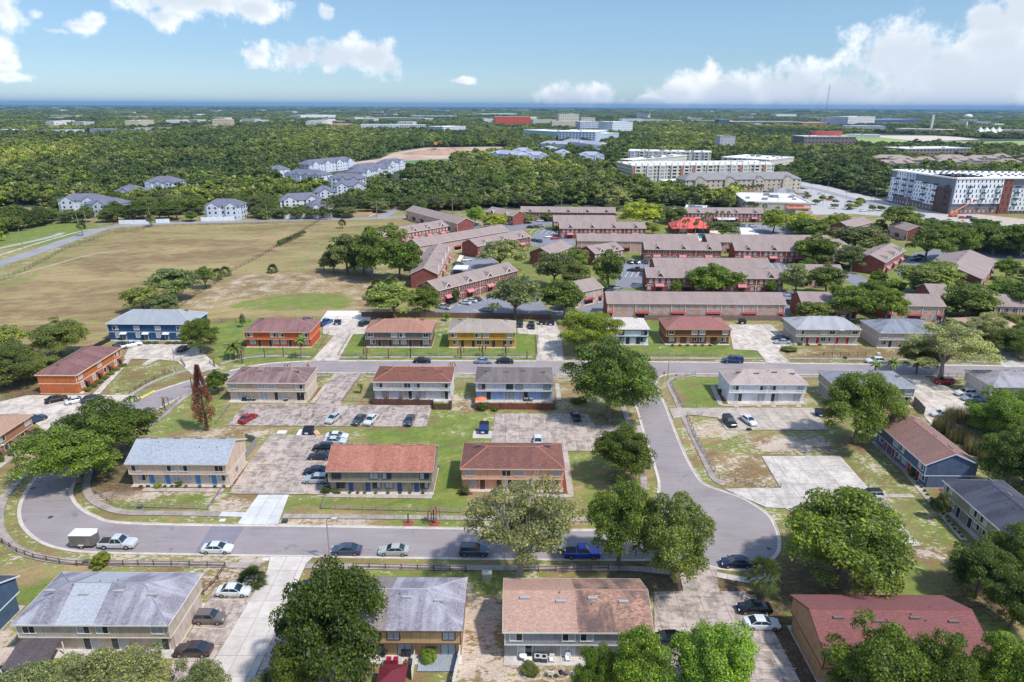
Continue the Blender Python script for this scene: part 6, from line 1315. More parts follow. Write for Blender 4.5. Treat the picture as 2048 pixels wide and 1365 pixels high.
# ---------------- woods as instanced mass
prot = bpy.data.collections.new('forest_trees')
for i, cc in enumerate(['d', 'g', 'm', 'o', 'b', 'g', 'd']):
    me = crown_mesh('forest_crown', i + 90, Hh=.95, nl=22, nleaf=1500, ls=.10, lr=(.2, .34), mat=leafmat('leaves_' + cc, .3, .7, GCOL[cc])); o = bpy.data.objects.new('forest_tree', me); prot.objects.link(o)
def forest(name, pts, label, kind='stuff'):
    """pts: array x,y,z,scale,zscale"""
    pts = np.array(pts, np.float32); me = bpy.data.meshes.new(name); me.vertices.add(len(pts)); me.vertices.foreach_set('co', pts[:, :3].ravel())
    at = me.attributes.new('ts', 'FLOAT_VECTOR', 'POINT'); at.data.foreach_set('vector', pts[:, 3:6].ravel().copy())
    o = bpy.data.objects.new(name, me); C.objects.link(o); o['kind'] = kind; o['label'] = label; o['category'] = 'woodland'
    ng = bpy.data.node_groups.get('forest_instances')
    if not ng:
        ng = bpy.data.node_groups.new('forest_instances', 'GeometryNodeTree'); ng.interface.new_socket('Geometry', in_out='INPUT', socket_type='NodeSocketGeometry'); ng.interface.new_socket('Geometry', in_out='OUTPUT', socket_type='NodeSocketGeometry')
        N = ng.nodes; L = ng.links; gi = N.new('NodeGroupInput'); go_ = N.new('NodeGroupOutput'); ip = N.new('GeometryNodeInstanceOnPoints'); ci = N.new('GeometryNodeCollectionInfo')
        ci.inputs['Collection'].default_value = prot; ci.inputs['Separate Children'].default_value = True; ci.inputs['Reset Children'].default_value = True
        rv = N.new('FunctionNodeRandomValue'); rv.data_type = 'FLOAT_VECTOR'; rv.inputs[0].default_value = (-.1, -.1, 0); rv.inputs[1].default_value = (.1, .1, 6.283)
        na = N.new('GeometryNodeInputNamedAttribute'); na.data_type = 'FLOAT_VECTOR'; na.inputs['Name'].default_value = 'ts'
        L.new(gi.outputs[0], ip.inputs['Points']); L.new(ci.outputs[0], ip.inputs['Instance']); ip.inputs['Pick Instance'].default_value = True
        L.new(rv.outputs[0], ip.inputs['Rotation']); L.new(na.outputs[0], ip.inputs['Scale']); L.new(ip.outputs[0], go_.inputs[0])
    md = o.modifiers.new('trees', 'NODES'); md.node_group = ng
    return o
def projpx(X, Y, Z=0.):
    dz = Z - CH; zc = Y * cp - dz * sp; xc = X; yc = Y * sp + dz * cp
    u = FPX * xc / zc; v = -FPX * yc / zc
    return 1024 + u * cr - v * sr, 682.5 + u * sr + v * cr
fr = np.random.RandomState(9)
def scatter(y0, y1, sp0, halfw=.86):
    n = int((y1 - y0) * (y0 + y1) * halfw / (sp0 * sp0)); Y = np.sqrt(fr.uniform(y0 ** 2, y1 ** 2, n)); X = fr.uniform(-1, 1, n) * Y * halfw
    return X, Y
EXC = [[(-300, 700), (0, 470), (160, 445), (205, 446), (640, 432), (770, 425), (850, 385), (870, 388), (830, 425), (870, 440), (870, 700)],      # road + field
       [(740, 425), (850, 428), (1030, 414), (1235, 414), (1300, 405), (1340, 418), (1530, 418), (1540, 400), (1560, 372), (1480, 392), (1480, 430), (1700, 430), (1760, 440), (1830, 450), (1900, 470), (1960, 515), (2060, 520), (2300, 560), (2300, 760), (0, 1365), (740, 760)],
       [(0, 470), (150, 440), (200, 448), (0, 560)], [(-40, 415), (90, 412), (115, 430), (60, 448), (-40, 440)], [(380, 437), (640, 430), (640, 445), (380, 446)],
       [(1545, 358), (1625, 364), (1760, 395), (1780, 412), (2200, 430), (2200, 520), (1900, 470), (1760, 440), (1550, 420)], [(1770, 395), (2200, 395), (2200, 440), (1770, 440)],
       [(1228, 330), (1440, 325), (1550, 350), (1560, 372), (1240, 374)], [(1360, 372), (1610, 372), (1610, 398), (1360, 400)], [(1476, 388), (1632, 388), (1632, 434), (1476, 434)],
       [(1176, 318), (1186, 290), (1200, 268), (1225, 248), (1270, 236), (1276, 240), (1240, 254), (1218, 272), (1206, 292), (1204, 318)],
       [(630, 336), (760, 316), (790, 304), (850, 295), (1000, 293), (1032, 300), (1000, 311), (900, 320), (790, 336), (690, 342)], [(765, 306), (905, 302), (905, 342), (770, 330)],
       [(1640, 274), (1700, 266), (1830, 270), (1990, 278), (2200, 280), (2200, 300), (1950, 300), (1850, 295), (1780, 298), (1700, 292)], [(555, 360), (590, 352), (620, 340), (720, 330), (810, 330), (815, 345), (790, 362), (740, 382), (700, 400), (660, 396), (640, 380), (570, 376)],
       [(405, 426), (492, 426), (492, 442), (405, 442)], [(1046, 320), (1100, 320), (1100, 334), (1046, 334)], [(1156, 320), (1212, 320), (1212, 334), (1156, 334)], [(1110, 316), (1146, 316), (1146, 326), (1110, 326)]]
# building footprints (and a strip in front of them) stay clear
FOOT = []
for t in THINGS:
    if t.get('category') in ('building', 'apartment building', 'hotel', 'drugstore', 'shop', 'restaurant', 'office', 'clubhouse', 'house', 'wall'):
        w_ = [c for c in t.children if c.name.split('.')[0] in ('wall', 'roof')]
        if not w_: continue
        bb = [v for c in w_ for v in c.bound_box]; x0, x1 = min(v[0] for v in bb), max(v[0] for v in bb); y0, y1 = min(v[1] for v in bb), max(v[1] for v in bb); zt = max(v[2] for v in bb)
        rz = t.rotation_euler.z; FOOT.append((t.location.x, t.location.y, math.cos(rz), math.sin(rz), x0, x1, y0, y1, zt))
def clearmask(X, Y, marg=3.5, front=1.0, exc=True):
    px, py = projpx(X, Y); ok = np.ones(X.shape, bool)
    for e in (EXC if exc else []): ok &= ~inpoly(px, py, e)
    for (ox, oy, c_, s_, x0, x1, y0, y1, zt) in FOOT:
        lx = (X - ox) * c_ + (Y - oy) * s_; ly = -(X - ox) * s_ + (Y - oy) * c_
        D_ = math.hypot(ox, oy); fr_ = max(0, (zt * .35)) * 0 + front * max(2, (8.2 - zt * .42) / CH * D_)
        ok &= ~((lx > x0 - marg) & (lx < x1 + marg) & (ly > y0 - fr_) & (ly < y1 + marg))
    return ok
def clumps(X, Y, s): return np.sin(X / s + 1.3 * np.sin(Y / s * .7)) * np.sin(Y / s * 1.3 + 1.1 * np.sin(X / s * .6))
def mk(X, Y, base, var, hgt):
    k_ = fr.uniform(1 - var, 1 + var, len(X)); h_ = hgt / 2 * k_ * fr.uniform(.85, 1.15, len(X)); return np.stack([X, Y, h_ * .9, base * k_, base * k_, h_], 1)
X, Y = scatter(330, 1000, 7.6); ok = clearmask(X, Y); near = np.stack([X[ok], Y[ok]], 1)
pxn, pyn = projpx(near[:, 0], near[:, 1]); inv = (pxn > -20) & (pxn < 2070)
# the 120 biggest-looking wood-edge trees are individuals
order = np.argsort(-pyn + (~inv) * 1e6); pick = order[:150]
rest = np.setdiff1d(np.arange(len(near)), pick)
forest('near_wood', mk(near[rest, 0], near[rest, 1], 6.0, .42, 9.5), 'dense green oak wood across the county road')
grove([(1560, 445), (1780, 455), (1780, 500), (1570, 480)], 9, 'oak beyond the ring road of the complex', 'oaks beyond the ring road', seed=2)
grove([(1830, 462), (2080, 470), (2080, 512), (1840, 500)], 26, 'oak in the tree belt below the highway', 'oaks in the belt below the highway', 10, 16, seed=3)
grove([(1600, 500), (1700, 500), (1740, 545), (1600, 545)], 6, 'oak right of the second brick row', 'oaks right of the second row', 8, 12, seed=4)
grove([(1720, 590), (2060, 590), (2060, 634), (1720, 630)], 13, 'oak behind the slate-roofed houses', 'oaks behind the slate-roofed houses', 9, 14, seed=5)
grove([(1900, 655), (2080, 650), (2080, 720), (1990, 690), (1900, 690)], 7, 'oak at the right edge of the north street', 'oaks at the right edge of the north street', 8, 13, seed=6)
grove([(980, 440), (1100, 430), (1110, 445), (1000, 452)], 5, 'oak on the north lane lawn', 'oaks on the north lane lawn', 6, 9, 'gmy', seed=7)
grove([(1130, 590), (1210, 570), (1210, 600), (1130, 632)], 3, 'oak left of the longest block', 'oaks left of the longest block', 7, 10, seed=8)
grove([(1960, 830), (2080, 830), (2100, 1000), (1990, 960)], 8, 'tree in the scrub behind the charcoal roof', 'trees in the right scrub', 7, 11, 'gmld', seed=9)
grove([(1570, 385), (1640, 380), (1760, 410), (1830, 432), (1700, 428), (1570, 425)], 16, 'small tree on the drugstore car park', 'small trees on the drugstore car park', 5, 8, 'gml', seed=10)
grove([(-40, 700), (60, 700), (50, 780), (-60, 790)], 7, 'olive oak in the cluster left of the orange house', 'olive oaks left of the orange house', 9, 13, 'mo', seed=11)
grove([(760, 428), (1030, 416), (1240, 414), (1240, 404), (760, 412)], 10, 'grey-green oak at the front of the oak wood', 'oaks at the front of the middle wood', 11, 15, 'ogb', seed=12)
grove([(60, 437), (262, 433), (262, 443), (60, 450)], 11, 'oak before the apartment houses at the road bend', 'oaks at the road bend', 9, 13, seed=14)
grove([(500, 432), (700, 430), (700, 436), (500, 440)], 11, 'clipped oak behind the white wall', 'clipped oaks behind the white wall', 9, 13, 'db', seed=15)
grove([(380, 440), (410, 440), (410, 446), (380, 446)], 1, 'oak left of the slate-roofed apartment house', None, 9, 11, seed=16)
grove([(1900, 600), (1990, 575), (2060, 560), (2060, 590), (1960, 610)], 6, 'oak right of the broad gable block', 'oaks right of the broad gable block', 8, 11, seed=13)
def side(px): return 'left' if px < 700 else ('middle' if px < 1300 else 'right')
for k in pick:
    x, y = near[k]; s_ = tr.uniform(4.6, 6.8); kind = tr.choice('dgmobgd')
    t = thing('oak_tree', 'wood-edge oak', 'tree', (float(x), float(y), 0), tr.uniform(0, 6), 'oaks along the edge of the far wood'); t['_px'] = float(pxn[k])
    c = obj('crown', tr.choice(CRM), t, (0, 0, s_ * .95)); c.scale = (s_, s_, s_ * .95); q = GCOL[kind]; c.color = (*q, 1)
    o = obj('trunk', tr.choice(TK), t, (0, 0, s_ * .95)); o.scale = (s_, s_, s_ * .95)
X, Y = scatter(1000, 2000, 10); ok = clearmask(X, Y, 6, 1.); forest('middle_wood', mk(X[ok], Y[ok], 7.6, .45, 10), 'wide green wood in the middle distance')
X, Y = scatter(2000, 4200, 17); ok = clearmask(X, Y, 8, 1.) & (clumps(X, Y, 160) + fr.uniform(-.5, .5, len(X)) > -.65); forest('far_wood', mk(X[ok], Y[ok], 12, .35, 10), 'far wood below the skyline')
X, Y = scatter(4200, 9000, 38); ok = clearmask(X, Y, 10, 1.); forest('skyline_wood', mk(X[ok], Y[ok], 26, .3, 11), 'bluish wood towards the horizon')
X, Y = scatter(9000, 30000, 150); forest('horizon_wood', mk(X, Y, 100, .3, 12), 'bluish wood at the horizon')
# ---------------- palms, conifer, shrubs
def frond(mb, th, L_, lift, droop, w, m=0, n=6, split=False):
    d = Vector((math.cos(th), math.sin(th), 0)); s_ = Vector((-d.y, d.x, 0)); pts = []
    for k in range(n + 1):
        f = k / n; pts.append(d * (L_ * f * (1 - .15 * f)) + Vector((0, 0, lift * f - droop * f * f)))
    for k in range(n):
        a, b_ = pts[k], pts[k + 1]; wa = w * math.sin(math.pi * min(1, .15 + .85 * k / n)) + .02; wb = w * math.sin(math.pi * min(1, .15 + .85 * (k + 1) / n)) + .02
        dr = Vector((0, 0, -.35))
        mb.poly([a, b_, b_ + s_ * wb + dr * wb, a + s_ * wa + dr * wa], m); mb.poly([b_, a, a - s_ * wa + dr * wa, b_ - s_ * wb + dr * wb], m)
def palm_mesh(seed, n=34, L_=2.6, w=.28, fan=False):
    rr = random.Random(seed); mb = MB()
    for k in range(n):
        e = rr.uniform(-.35, 1.2); frond(mb, rr.uniform(0, 6.28), L_ * rr.uniform(.75, 1.05), L_ * e * .75, L_ * rr.uniform(.35, .7), w * rr.uniform(.8, 1.2), 0, 5)
    me = mb.mesh('fronds', PALM, uv=False); return me
def fan_mesh(seed, n=120):
    rr = random.Random(seed); mb = MB()
    for k in range(n):
        th = rr.uniform(0, 6.28); ph = rr.uniform(-.6, 1.45); c = Vector((math.cos(th) * math.cos(ph), math.sin(th) * math.cos(ph), math.sin(ph))) * rr.uniform(.9, 1.5)
        u = c.normalized(); s_ = u.orthogonal().normalized(); v = u.cross(s_)
        for q in range(11):
            a = -1.35 + 2.7 * q / 10; dd = (u * math.cos(a) + s_ * math.sin(a)) * .85 + Vector((0, 0, -.28)); w_ = v * .0 + (s_ * math.cos(a) - u * math.sin(a)) * .055
            mb.poly([c - w_, c + w_, c + dd])
    return mb.mesh('fronds', PALM, uv=False)
PF = [palm_mesh(1), palm_mesh(2)]; PD = palm_mesh(3, 46, 3.4, .34); FA_ = [fan_mesh(4), fan_mesh(5)]
ptk = MB().path([(0, 0, 0), (.04, 0, .5), (0, 0, 1)], [.24, .16, .15], 8).mesh('trunk', plain((140, 124, 106), .9, .3, 6))
def palm(label, px, py, h, s_, kind='fan', col=(.10, .17, .04), group=None):
    x, y = g(px, py); t = thing('palm_tree', label, 'palm tree', (x, y, 0), tr.uniform(0, 6), group)
    q = obj('trunk', ptk, t); q.scale = (1, 1, h); c = obj('fronds', {'fan': tr.choice(FA_), 'date': PD, 'queen': tr.choice(PF)}[kind], t, (0, 0, h)); c.scale = (s_, s_, s_); c.color = (*col, 1); return t
palm('fan palm with dense crown beside the cul-de-sac', 1523, 1192, 3.8, 1.45, 'fan', (.17, .23, .06)); palm('date palm with arching fronds in the lawn of the orange-red house', 470, 716, 3.4, 1.15, 'date', (.13, .17, .03)); palm('queen palm with drooping fronds before the orange-red house', 603, 718, 5.5, .95, 'queen', (.16, .25, .04))
palm('low dark palmetto bush beside the southwest driveway', 505, 1168, .6, 1.25, 'fan', (.05, .09, .02)); palm('young palm in the fenced strip between the driveways', 722, 787, 2.2, .5, 'queen', (.12, .2, .04)); palm('queen palm behind the taupe house', 1775, 775, 7, 1.0, 'queen', (.16, .22, .05)); palm('second queen palm behind the taupe house', 1745, 772, 6, .8, 'queen', (.15, .22, .05))
for i, (px, py, h) in enumerate([(1351, 468, 10), (1358, 468, 11), (1366, 470, 9), (1374, 468, 9), (1390, 472, 8), (1405, 470, 11), (1412, 452, 9), (1420, 450, 8), (1430, 450, 8), (1442, 450, 9), (1455, 448, 8), (1392, 466, 8), (1476, 470, 7)]): palm('tall fan palm among those around the pool', px, py, h * .8, .72, 'fan', (.14, .20, .06), 'palms around the pool')
for i, (px, py, h) in enumerate([(1460, 400, 13), (1468, 400, 14), (1478, 398, 11), (1486, 398, 11), (1495, 398, 10), (1503, 398, 11), (1512, 400, 12), (1520, 400, 12), (1488, 426, 7), (1497, 426, 7), (1503, 426, 7), (1511, 426, 6), (1528, 428, 6), (1540, 402, 9)]): palm('fan palm in the row before the hotel and drugstore', px, py, h * .85, .95, 'fan', (.15, .20, .07), 'palms before the hotel')
for i, (px, py, h) in enumerate([(652, 441, 11), (662, 441, 9), (166, 472, 5), (301, 455, 5), (304, 452, 4), (685, 457, 3), (760, 600, 3), (770, 590, 3.4), (778, 584, 3), (748, 612, 2.6), (745, 600, 3), (755, 585, 3), (785, 577, 2.8), (648, 540, 3), (437, 560, 2.5), (452, 553, 2), (546, 546, 1.5)]): palm('cabbage palm at the edge of the dry field', px, py, h, 1.3, 'fan', (.13, .17, .05), 'cabbage palms around the dry field')
for i in range(9): tree('round shrub in the hedge line across the dry field', 560 + i * 6, 492 - i * 2.6, 480 - i * 2.6, 12, 'b', 'mid', 'shrubs across the dry field', 'shrub')
# dead conifer
def conifer():
    x, y = g(413, 862); t = thing('dead_conifer', 'tall dead conifer with rusty brown foliage beside the beige house', 'tree', (x, y, 0)); H_ = 15.5
    MB().path([(0, 0, 0), (.1, 0, 3), (.0, 0, H_ * .97)], [.3, .2, .04], 8).build('trunk', plain((96, 74, 60)), t)
    MB().path([(.35, .1, 0), (.4, .1, 5)], [.2, .1], 6).build('trunk', plain((96, 74, 60)), t)
    mb = MB(); rr = random.Random(4)
    for k in range(6500):
        f = rr.random() ** .85; z = 2.0 + (H_ - 2.2) * f; R_ = (2.2 if f < .35 else 2.2 * (1 - (f - .35) / .68)) * (.35 + .65 * rr.random()) * (1 if f > .08 else .6); th = rr.uniform(0, 6.28)
        if math.sin(th * 3 + z * 1.7) < -.75: continue
        c = Vector((R_ * math.cos(th), R_ * math.sin(th), z)); d = Vector((math.cos(th), math.sin(th), rr.uniform(.1, 1.0))).normalized() * rr.uniform(.25, .55); s_ = d.orthogonal().normalized() * rr.uniform(.05, .12)
        mb.poly([c - s_, c + s_, c + d])
    cr_ = mb.mesh('crown', LEAF, uv=False); o = obj('crown', cr_, t); o.color = (.26, .10, .07, 1)
    bb = MB()
    for k in range(60):
        z = 3 + 11 * k / 60; th = k * 2.4; R_ = 1.5 * (1 - k / 75); bb.tube((0, 0, z), (R_ * math.cos(th), R_ * math.sin(th), z + .7), .05, .015, 4)
    o = bb.build('branch', plain((110, 84, 70)), t); o['kind'] = 'stuff'
conifer()
x, y = g(826, 338); t = tree('rust-coloured dead pine among the far oaks', 817, 352, 326, 14, 'b', 'mid', None, 'dead_pine'); t.children[0].color = (.15, .05, .03, 1)
# withered palms along the street: trunk with hanging brown fronds
def deadpalm(label, px, py, h, n=7, drop=1.6):
    x, y = g(px, py); t = thing('withered_palm', label, 'palm tree', (x, y, 0), tr.uniform(0, 6), 'withered brown palms along the streets')
    MB().path([(0, 0, 0), (.03, 0, h * .6), (0, 0, h)], [.17, .12, .14], 7).build('trunk', plain((92, 76, 66)), t)
    for k in range(n):
        mb = MB(); th = k * 6.28 / n + .3; d = Vector((math.cos(th), math.sin(th), 0)); pts = [Vector((0, 0, h)), d * .5 + Vector((0, 0, h + .35)), d * .95 + Vector((0, 0, h + .1)), d * 1.1 + Vector((0, 0, h - drop * .5)), d * .95 + Vector((0, 0, h - drop))]
        s_ = Vector((-d.y, d.x, 0)) * .13
        for a, b_ in zip(pts, pts[1:]): mb.poly([a - s_, a + s_, b_ + s_, b_ - s_])
        mb.build('frond', plain((132, 104, 86), .9, .3, 5), t)
for i, a in enumerate([(817, 1047, 1.9, 0), (868, 1047, 2.6, 8), (331, 822, 3.0, 5), (384, 776, 2.8, 2), (733, 718, 2.9, 7), (777, 717, 2.8, 1), (821, 716, 2.6, 3), (922, 717, 2.9, 6), (966, 714, 3.2, 7), (1012, 714, 3.2, 7), (905, 742, 2.0, 5), (485, 727, 3.6, 6), (530, 716, 3.0, 0), (567, 714, 2.8, 0), (576, 742, 1.6, 4), (615, 742, 1.6, 3), (1054, 718, 2.2, 0)]):
    deadpalm('withered street palm with brown hanging fronds', a[0], a[1], a[2], a[3])
# shrubs and hedges
def shrub(label, px, py, w, h, kind='g', group=None, cat='shrub'):
    x, y = g(px, py); Rw = w / 2 * mpp(y); t = thing('shrub', label, cat, (x, y, 0), tr.uniform(0, 6), group); c = obj('foliage', tr.choice(CRM), t, (0, 0, h * .45)); c.scale = (Rw, Rw, h * .55); c.color = (*GCOL[kind], 1); return t
for a in [('bushy shrub at the left corner of the terracotta house', 654, 985, 22, 1.4, 'd'), ('second shrub beside the left corner of the terracotta house', 672, 986, 16, .9, 'm'), ('shrub before the first door of the pink house', 929, 988, 24, 1.6, 'b'), ('round shrub at the picket yard of the blue-white house', 966, 820, 24, 2.1, 'g'), ('small shrub right of the round picket shrub', 990, 822, 14, 1.2, 'm'),
          ('flowering shrub before the cream house', 316, 976, 16, 1.1, 'y'), ('round green shrub before the cream house', 358, 974, 14, 1.2, 'g'), ('shrub in the strip east of the blue-white house', 1152, 806, 24, 1.2, 'd'), ('shrub by the brown house doors', 1431, 689, 14, 1.4, 'g'), ('low hedge on the verge before the grey house', 1578, 702, 34, 1.3, 'm'),
          ('shrub at the red doors house left bed', 1600, 690, 10, .7, 'b'), ('rounded shrub at the tan house corner', 72, 868, 20, 1.5, 'd'), ('bright shrub at the tan house corner', 64, 878, 20, 1.0, 'l'), ('shrub by the tan house middle', 22, 912, 12, 1.0, 'g'), ('shrub at the tan house left end', 3, 925, 14, 1.6, 'g'), ('climbing shrub over the patio fence of the tan siding house', 858, 1322, 36, 2.0, 'l'),
          ('tall shrub between doors of the navy house', 1823, 955, 16, 2.2, 'g'), ('shrub beside the navy house gable', 1896, 1010, 40, 2.4, 'b'), ('dark shrub below the navy gable', 1870, 1015, 24, 1.8, 'b'), ('reddish shrub at the corner of the side yard', 455, 1195, 10, 1.0, 'b'), ('shrub at the bright white house corner', 1440, 787, 10, 1.4, 'd'), ('weedy plant in the yard of the grey house', 1060, 1345, 40, 1.1, 'm'), ('dark bush beneath the east end of the street oak', 1690, 718, 8, .8, 'g'),
          ('yellow-flowered frangipani by the southwest fence', 205, 1133, 40, 2.6, 'y')]: shrub(*a)
for i in range(7): shrub('clipped hedge segment before the end-on orange house', 176 + i * 11.5, 782 - i * 8.0, 17, .9, 'm', 'clipped hedges before the orange house')
for i in range(8): shrub('clipped hedge segment before the blue house', 268 + i * 14 + (14 if i > 3 else 0), 688, 15, .8, 'm', 'clipped hedges before the blue house')
for i in range(26): shrub('low plant in the bed along the navy house path', 1768 + i * 6.2 + tr.uniform(-2, 2), 885 + i * 7.6, 7, .5, tr.choice('gbm'), 'bed plants along the navy house')
for i in range(26): shrub('low bed plant along a townhouse front', [678, 700, 716, 730, 752, 776, 800, 820, 846][i] if i < 9 else [282, 296, 330, 344, 372, 400, 430, 448, 1345, 1360, 1375, 1390, 1405, 1420, 1600, 1615, 1640][i - 9], 988 if i < 9 else (975 if i < 17 else (692 if i < 23 else 691)), 8, .5, tr.choice('gmb'), 'bed plants along the townhouse fronts')
# reeds in the scrub
def reeds(label, px, py, w, h):
    x, y = g(px, py); t = thing('reed_clump', label, 'grass clump', (x, y, 0)); mb = MB(); R_ = w / 2 * mpp(y)
    for k in range(800):
        a, r = tr.uniform(0, 6.28), R_ * math.sqrt(tr.random()); b_ = Vector((r * math.cos(a), r * math.sin(a), 0)); hh = h * tr.uniform(.5, 1); q = Vector((tr.uniform(-.5, .5), tr.uniform(-.5, .5), hh)); s_ = Vector((tr.uniform(-1, 1), tr.uniform(-1, 1), 0)).normalized() * .06
        mb.poly([b_ - s_, b_ + s_, b_ + q])
    o = mb.build('blades', LEAF, t); o.color = (.26, .23, .11, 1); o['kind'] = 'stuff'
for i, (px, py, w) in enumerate([(1885, 862, 40), (1915, 880, 44), (1935, 850, 40), (1950, 905, 40), (1905, 842, 34), (1975, 925, 34)]): reeds('clump of tall straw-coloured reeds in the scrub behind the navy house', px, py, w, 4.0); THINGS[-1]['group'] = 'reed clumps behind the navy house'
# ================================================================= VEHICLES
KINDS = {  # half length, half width, belt/hood/trunk heights, roof height, roof x range, windscreen base, rear base
    'sedan': dict(hl=2.38, hw=.90, prof=[(-2.38, .50, .80), (-2.25, .42, .96), (-1.55, .38, 1.00), (-.4, .36, .98), (1.1, .36, .95), (1.9, .40, .84), (2.25, .45, .72), (2.38, .5, .62)], rf=(-.95, .35), rz=1.44, ws=1.15, rb=-1.75, belt=.97),
    'suv': dict(hl=2.32, hw=.94, prof=[(-2.32, .55, .95), (-2.25, .48, 1.08), (-1.5, .44, 1.10), (1.0, .42, 1.08), (1.85, .46, 1.0), (2.2, .5, .86), (2.32, .55, .75)], rf=(-1.95, .25), rz=1.70, ws=.98, rb=-2.22, belt=1.08),
    'hatch': dict(hl=2.05, hw=.88, prof=[(-2.05, .50, .92), (-1.98, .42, 1.02), (-1.2, .40, 1.04), (.85, .38, 1.02), (1.6, .42, .94), (1.95, .46, .80), (2.05, .5, .68)], rf=(-1.7, .25), rz=1.60, ws=.92, rb=-1.96, belt=1.02),
    'pickup': dict(hl=2.85, hw=.98, prof=[(-2.85, .62, 1.06), (-2.8, .55, 1.1), (-.95, .52, 1.10), (1.2, .50, 1.14), (2.3, .54, 1.10), (2.75, .58, .98), (2.85, .62, .86)], rf=(-.55, .62), rz=1.86, ws=1.25, rb=-.85, belt=1.12),
    'van': dict(hl=2.7, hw=.98, prof=[(-2.7, .55, 1.1), (-2.62, .48, 1.2), (-1.5, .45, 1.2), (1.7, .45, 1.15), (2.3, .5, 1.05), (2.6, .55, .9), (2.7, .58, .75)], rf=(-2.5, 1.2), rz=2.05, ws=1.95, rb=-2.64, belt=1.2)}
WHEEL = None
def carproto(kind):
    k = KINDS[kind]; hw = k['hw']; out = {}
    mb = MB(); rings = []
    for (x, zb, zt) in k['prof']:
        e = min(1, (k['hl'] - abs(x)) / .5 + .0); w = hw * (.86 + .14 * math.sqrt(max(0, e)))
        zm = zb + (zt - zb) * .45
        rings.append([(x, -w * .93, zb * .55), (x, -w, zm * .9), (x, -w * .985, zt - .12), (x, -w * .90, zt), (x, 0, zt + .03), (x, w * .90, zt), (x, w * .985, zt - .12), (x, w, zm * .9), (x, w * .93, zb * .55)])
    for a, b_ in zip(rings, rings[1:]):
        for i in range(8): mb.poly([a[i], b_[i], b_[i + 1], a[i + 1]][::-1])
    mb.poly(rings[0]); mb.poly(rings[-1][::-1])
    # roof skin and pillars
    x0, x1 = k['rf']; rz = k['rz']; bl = k['belt']; rw = hw * .74; bw = hw * .90
    T = [(x0, -rw, rz), (x1, -rw, rz - .02), (x1, rw, rz - .02), (x0, rw, rz)]; Bt = [(k['rb'], -bw, bl), (k['ws'], -bw, bl - .02), (k['ws'], bw, bl - .02), (k['rb'], bw, bl)]
    mb.poly([(x0, -rw, rz), (x1, -rw, rz - .02), (x1, 0, rz + .03), (x0, 0, rz + .05)]).poly([(x0, 0, rz + .05), (x1, 0, rz + .03), (x1, rw, rz - .02), (x0, rw, rz)])
    for s_ in (-1, 1):
        for (xb, xt) in ((k['ws'], x1), (k['rb'], x0), ((k['ws'] + k['rb']) / 2 - .05, (x0 + x1) / 2 - .05)):
            mb.tube((xb, s_ * bw, bl - .02), (xt, s_ * rw, rz), .045, .04, 4)
        mb.tube((x0, s_ * rw, rz - .01), (x1, s_ * rw, rz - .03), .05, .05, 4)
        mb.box(k['ws'] - .18, s_ * hw * 1.0, bl + .02, k['ws'] - .02, s_ * (hw + .16), bl + .14)
    out['body'] = mb.mesh('body', [paint((200, 200, 200))], uv=False)
    ins = .02
    out['windscreen'] = MB().poly([Bt[1], Bt[2], (x1, rw, rz - .03), (x1, -rw, rz - .03)]).mesh('windscreen', CARG)
    out['rear_window'] = MB().poly([Bt[3], Bt[0], (x0, -rw, rz - .03), (x0, rw, rz - .03)]).mesh('rear_window', CARG)
    out['side_window_l'] = MB().poly([Bt[0], Bt[1], (x1, -rw, rz - .03), (x0, -rw, rz - .03)]).mesh('side_window', CARG)
    out['side_window_r'] = MB().poly([Bt[2], Bt[3], (x0, rw, rz - .03), (x1, rw, rz - .03)]).mesh('side_window', CARG)
    hl = k['hl']; fz = k['prof'][-1][2]; rz_ = k['prof'][0][2]
    for s_, n in ((-1, 'l'), (1, 'r')):
        out['headlight_' + n] = MB().box(hl - .14, s_ * hw * .45, fz - .02, hl - .02, s_ * hw * .84, fz + .12).mesh('headlight', plain((214, 222, 226), .15, .05))
        out['tail_light_' + n] = MB().box(-hl - .015, s_ * hw * .5, rz_ - .22, -hl + .12, s_ * hw * .85, rz_ - .05).mesh('tail_light', plain((150, 24, 26), .3, .05))
    out['lower_trim'] = MB().box(-hl + .1, -hw * .9, .22, hl - .1, hw * .9, .38).mesh('underbody', BLACK)
    if kind == 'pickup': out['bed'] = MB().box(-2.7, -.78, 1.09, -.98, .78, 1.145).mesh('bed', plain((46, 46, 50)))
    return out
WR = {'sedan': .33, 'suv': .36, 'hatch': .33, 'pickup': .40, 'van': .36}
CARP = {k: carproto(k) for k in KINDS}
tyre = MB().tube((0, -.12, 0), (0, .12, 0), 1, 1, 18).mesh('tyre', TYRE); rim = MB().tube((0, -.135, 0), (0, .135, 0), .6, .6, 12).mesh('rim', RIM)
